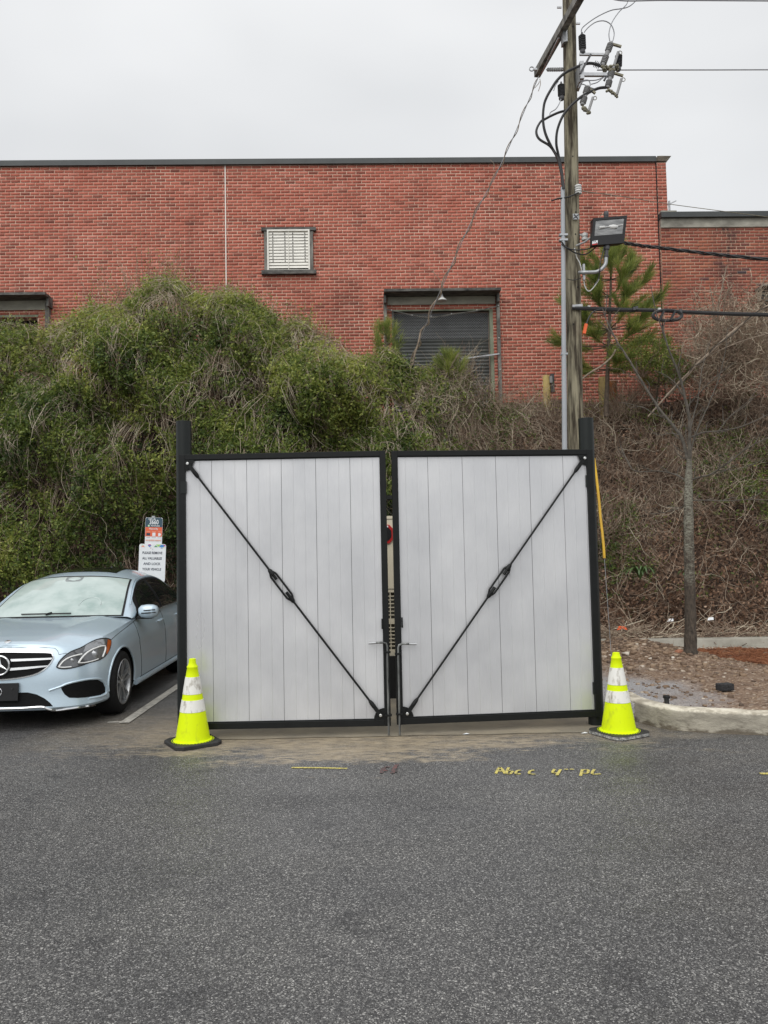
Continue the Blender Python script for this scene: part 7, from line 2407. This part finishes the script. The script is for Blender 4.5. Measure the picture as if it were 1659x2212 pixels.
# ================================================================== SMALL THINGS
def rock(c, r, name, label, cat, m, seed, sc=(1, 1, .7)):
    rnd = random.Random(seed)
    bm = bmesh.new()
    bmesh.ops.create_icosphere(bm, subdivisions=2, radius=1)
    for v in bm.verts:
        k = 1 + .16 * math.sin(v.co.x * 3 + seed) * math.cos(v.co.y * 4 + seed) + rnd.uniform(-.06, .06)
        v.co = Vector((v.co.x * r * sc[0] * k, v.co.y * r * sc[1] * k, v.co.z * r * sc[2] * k))
    me = bpy.data.meshes.new(name); bm.to_mesh(me); bm.free()
    me.materials.append(m)
    o = bpy.data.objects.new(name, me); COL.objects.link(o); o.location = c
    return tag(o, label, cat)
M['rockbrown'] = mat('brown_rock', (.24, .15, .09), .85, 0, .35, 12, None, None, .5, 40)
p = G(1311, 1399, .28); rock(p, .085, 'rock', 'brown rock at the foot of the gravel mound, nearest the gate post', 'rock', M['rockbrown'], 3)
p = G(1332, 1397, .30); rock(p, .075, 'rock', 'tan rounded rock on the gravel mound, just right of a darker one', 'rock', mat('tan_rock', (.30, .21, .13), .85, 0, .3, 12, None, None, .5, 40), 5)
p = G(1468, 1409, .27); rock(p, .060, 'rock', 'reddish rock at the left foot of the bare tree', 'rock', mat('red_rock', (.27, .12, .07), .85, 0, .3, 12, None, None, .5, 40), 8)
p = G(1652, 1515, .17); rock(p, .055, 'rock', 'flat blue-grey stone on the soil near the right picture edge', 'rock', mat('grey_rock', (.24, .25, .27), .8, 0, .2, 12), 12, (1.2, .8, .35))
p = G(1566, 1490, .18)
bk_ = thing('asphalt_chunk', 'black broken asphalt chunk lying on the soil between kerb and tree', 'chunk', p)
bm_ = MB(); bm_.box(p + Vector((0, 0, .03)), (.15, .10, .07), Matrix.Rotation(.2, 3, 'Z')); bm_.build('chunk', mat('asphalt_chunk', (.03, .03, .032), .8, 0, .4, 30, None, None, .9, 70, 0, .5, .02), bk_, False, bevel=.012)
p = G(1440.5, 1523, .175)
pv = thing('pipe_stub', 'short black capped pipe sticking up just behind the kerb', 'pipe', p)
MB().lathe(p + Vector((0, 0, -.05)), p + Vector((0, 0, .065)), [(0, .022), (1, .022)], 16).build('pipe', M['black'], pv, True)
MB().lathe(p + Vector((0, 0, .06)), p + Vector((0, 0, .088)), [(0, .024), (.1, .032), (.8, .032), (1, .026)], 16).build('cap', M['plastic'], pv, True)
p = G(1343.5, 1361, .32)
ol = MB(); ol.add([p + Vector(v) for v in ((-.08, 0, .0), (0, -.03, .02), (.09, 0, .0), (.07, .05, .05), (-.03, .06, .06), (.0, .0, .045))], [(0, 1, 5), (1, 2, 5), (2, 3, 5), (3, 4, 5), (4, 0, 5)])
tag(ol.build('plastic_scrap', M['orange']), 'crumpled orange plastic scrap on the leaf litter left of the tree', 'litter')
for (x, y, lab) in ((1535, 1340, 'white paper scrap in the dead twigs right of the bare trunk'), (1448, 1343, 'white scrap in the dead twigs just left of the bare trunk')):
    p = G(x, y, .4)
    q_ = MB(); q_.add([p + Vector(v) for v in ((-.05, 0, 0), (.05, -.01, .01), (.06, .03, .05), (-.03, .03, .045))], [(0, 1, 2), (0, 2, 3)])
    tag(q_.build('paper_scrap', M['signwhite']), lab, 'litter')
# yellow guard of a guy wire behind the right post
gg = thing('guy_guard', 'slim yellow guy wire guard leaning behind the right gate post', 'guy guard', P(1305, 1207, 8.6))
gpts = [P(1283, 990, 8.9), P(1289.5, 1040, 8.85), P(1294, 1080, 8.8), P(1297.5, 1120, 8.75), P(1301, 1150, 8.7), P(1304, 1180, 8.65), P(1305.5, 1206, 8.62)]
MB().tube(smooth_pts(gpts, 3), .015, 8).build('guard', M['guard'], gg, True)
MB().tube([gpts[-1], Vector((gpts[-1].x + .03, 8.55, .1))], .0035, 5).build('guy_strand', M['galv'], gg)
# bollards on the bank top
def bollard(px, y0, y1, w, Y, label, m, boxed):
    a, c = P(px, y0, Y), P(px, y1, Y)
    t_ = thing('bollard', label, 'bollard', c)
    MB().lathe((a.x, a.y, c.z - .4), (a.x, a.y, a.z), [(0, w), (.97, w), (1, w * .8)], 14).build('post', m, t_, True)
    if boxed:
        MB().box(a + Vector((w + .05, .02, -.16)), (.07, .08, .38)).build('cable_box', M['darkpoly'], t_)
        MB().box(a + Vector((w + .005, -.06, -.1)), (.05, .05, .14)).build('junction_box', M['polymer'], t_)
bollard(1180, 811, 880, .075, 15.7, 'peeling yellow bollard with dark box attached, left of the utility pole', M['bollard'], True)
bollard(1301, 815, 890, .085, 15.6, 'peeling rusty yellow bollard right of the utility pole beside pine trunk', M['bollard'], False)
bollard(1322, 824, 890, .10, 15.75, 'rusty orange bollard right of the pine trunk in the brush', M['rust'], False)
# small white scraps on the pad
for (x, y, lab) in ((1006, 1586, 'small white scrap on the silty pad edge before the right gate leaf'), (1262, 1584, 'small white scrap on the silty pad near the right cone')):
    p = G(x, y, .007)
    q_ = MB(); q_.add([p + Vector(v) for v in ((-.03, 0, 0), (.0, -.012, .004), (.035, 0, .003), (.01, .015, .008))], [(0, 1, 2), (0, 2, 3)])
    tag(q_.build('paper_scrap', M['signwhite']), lab, 'litter')
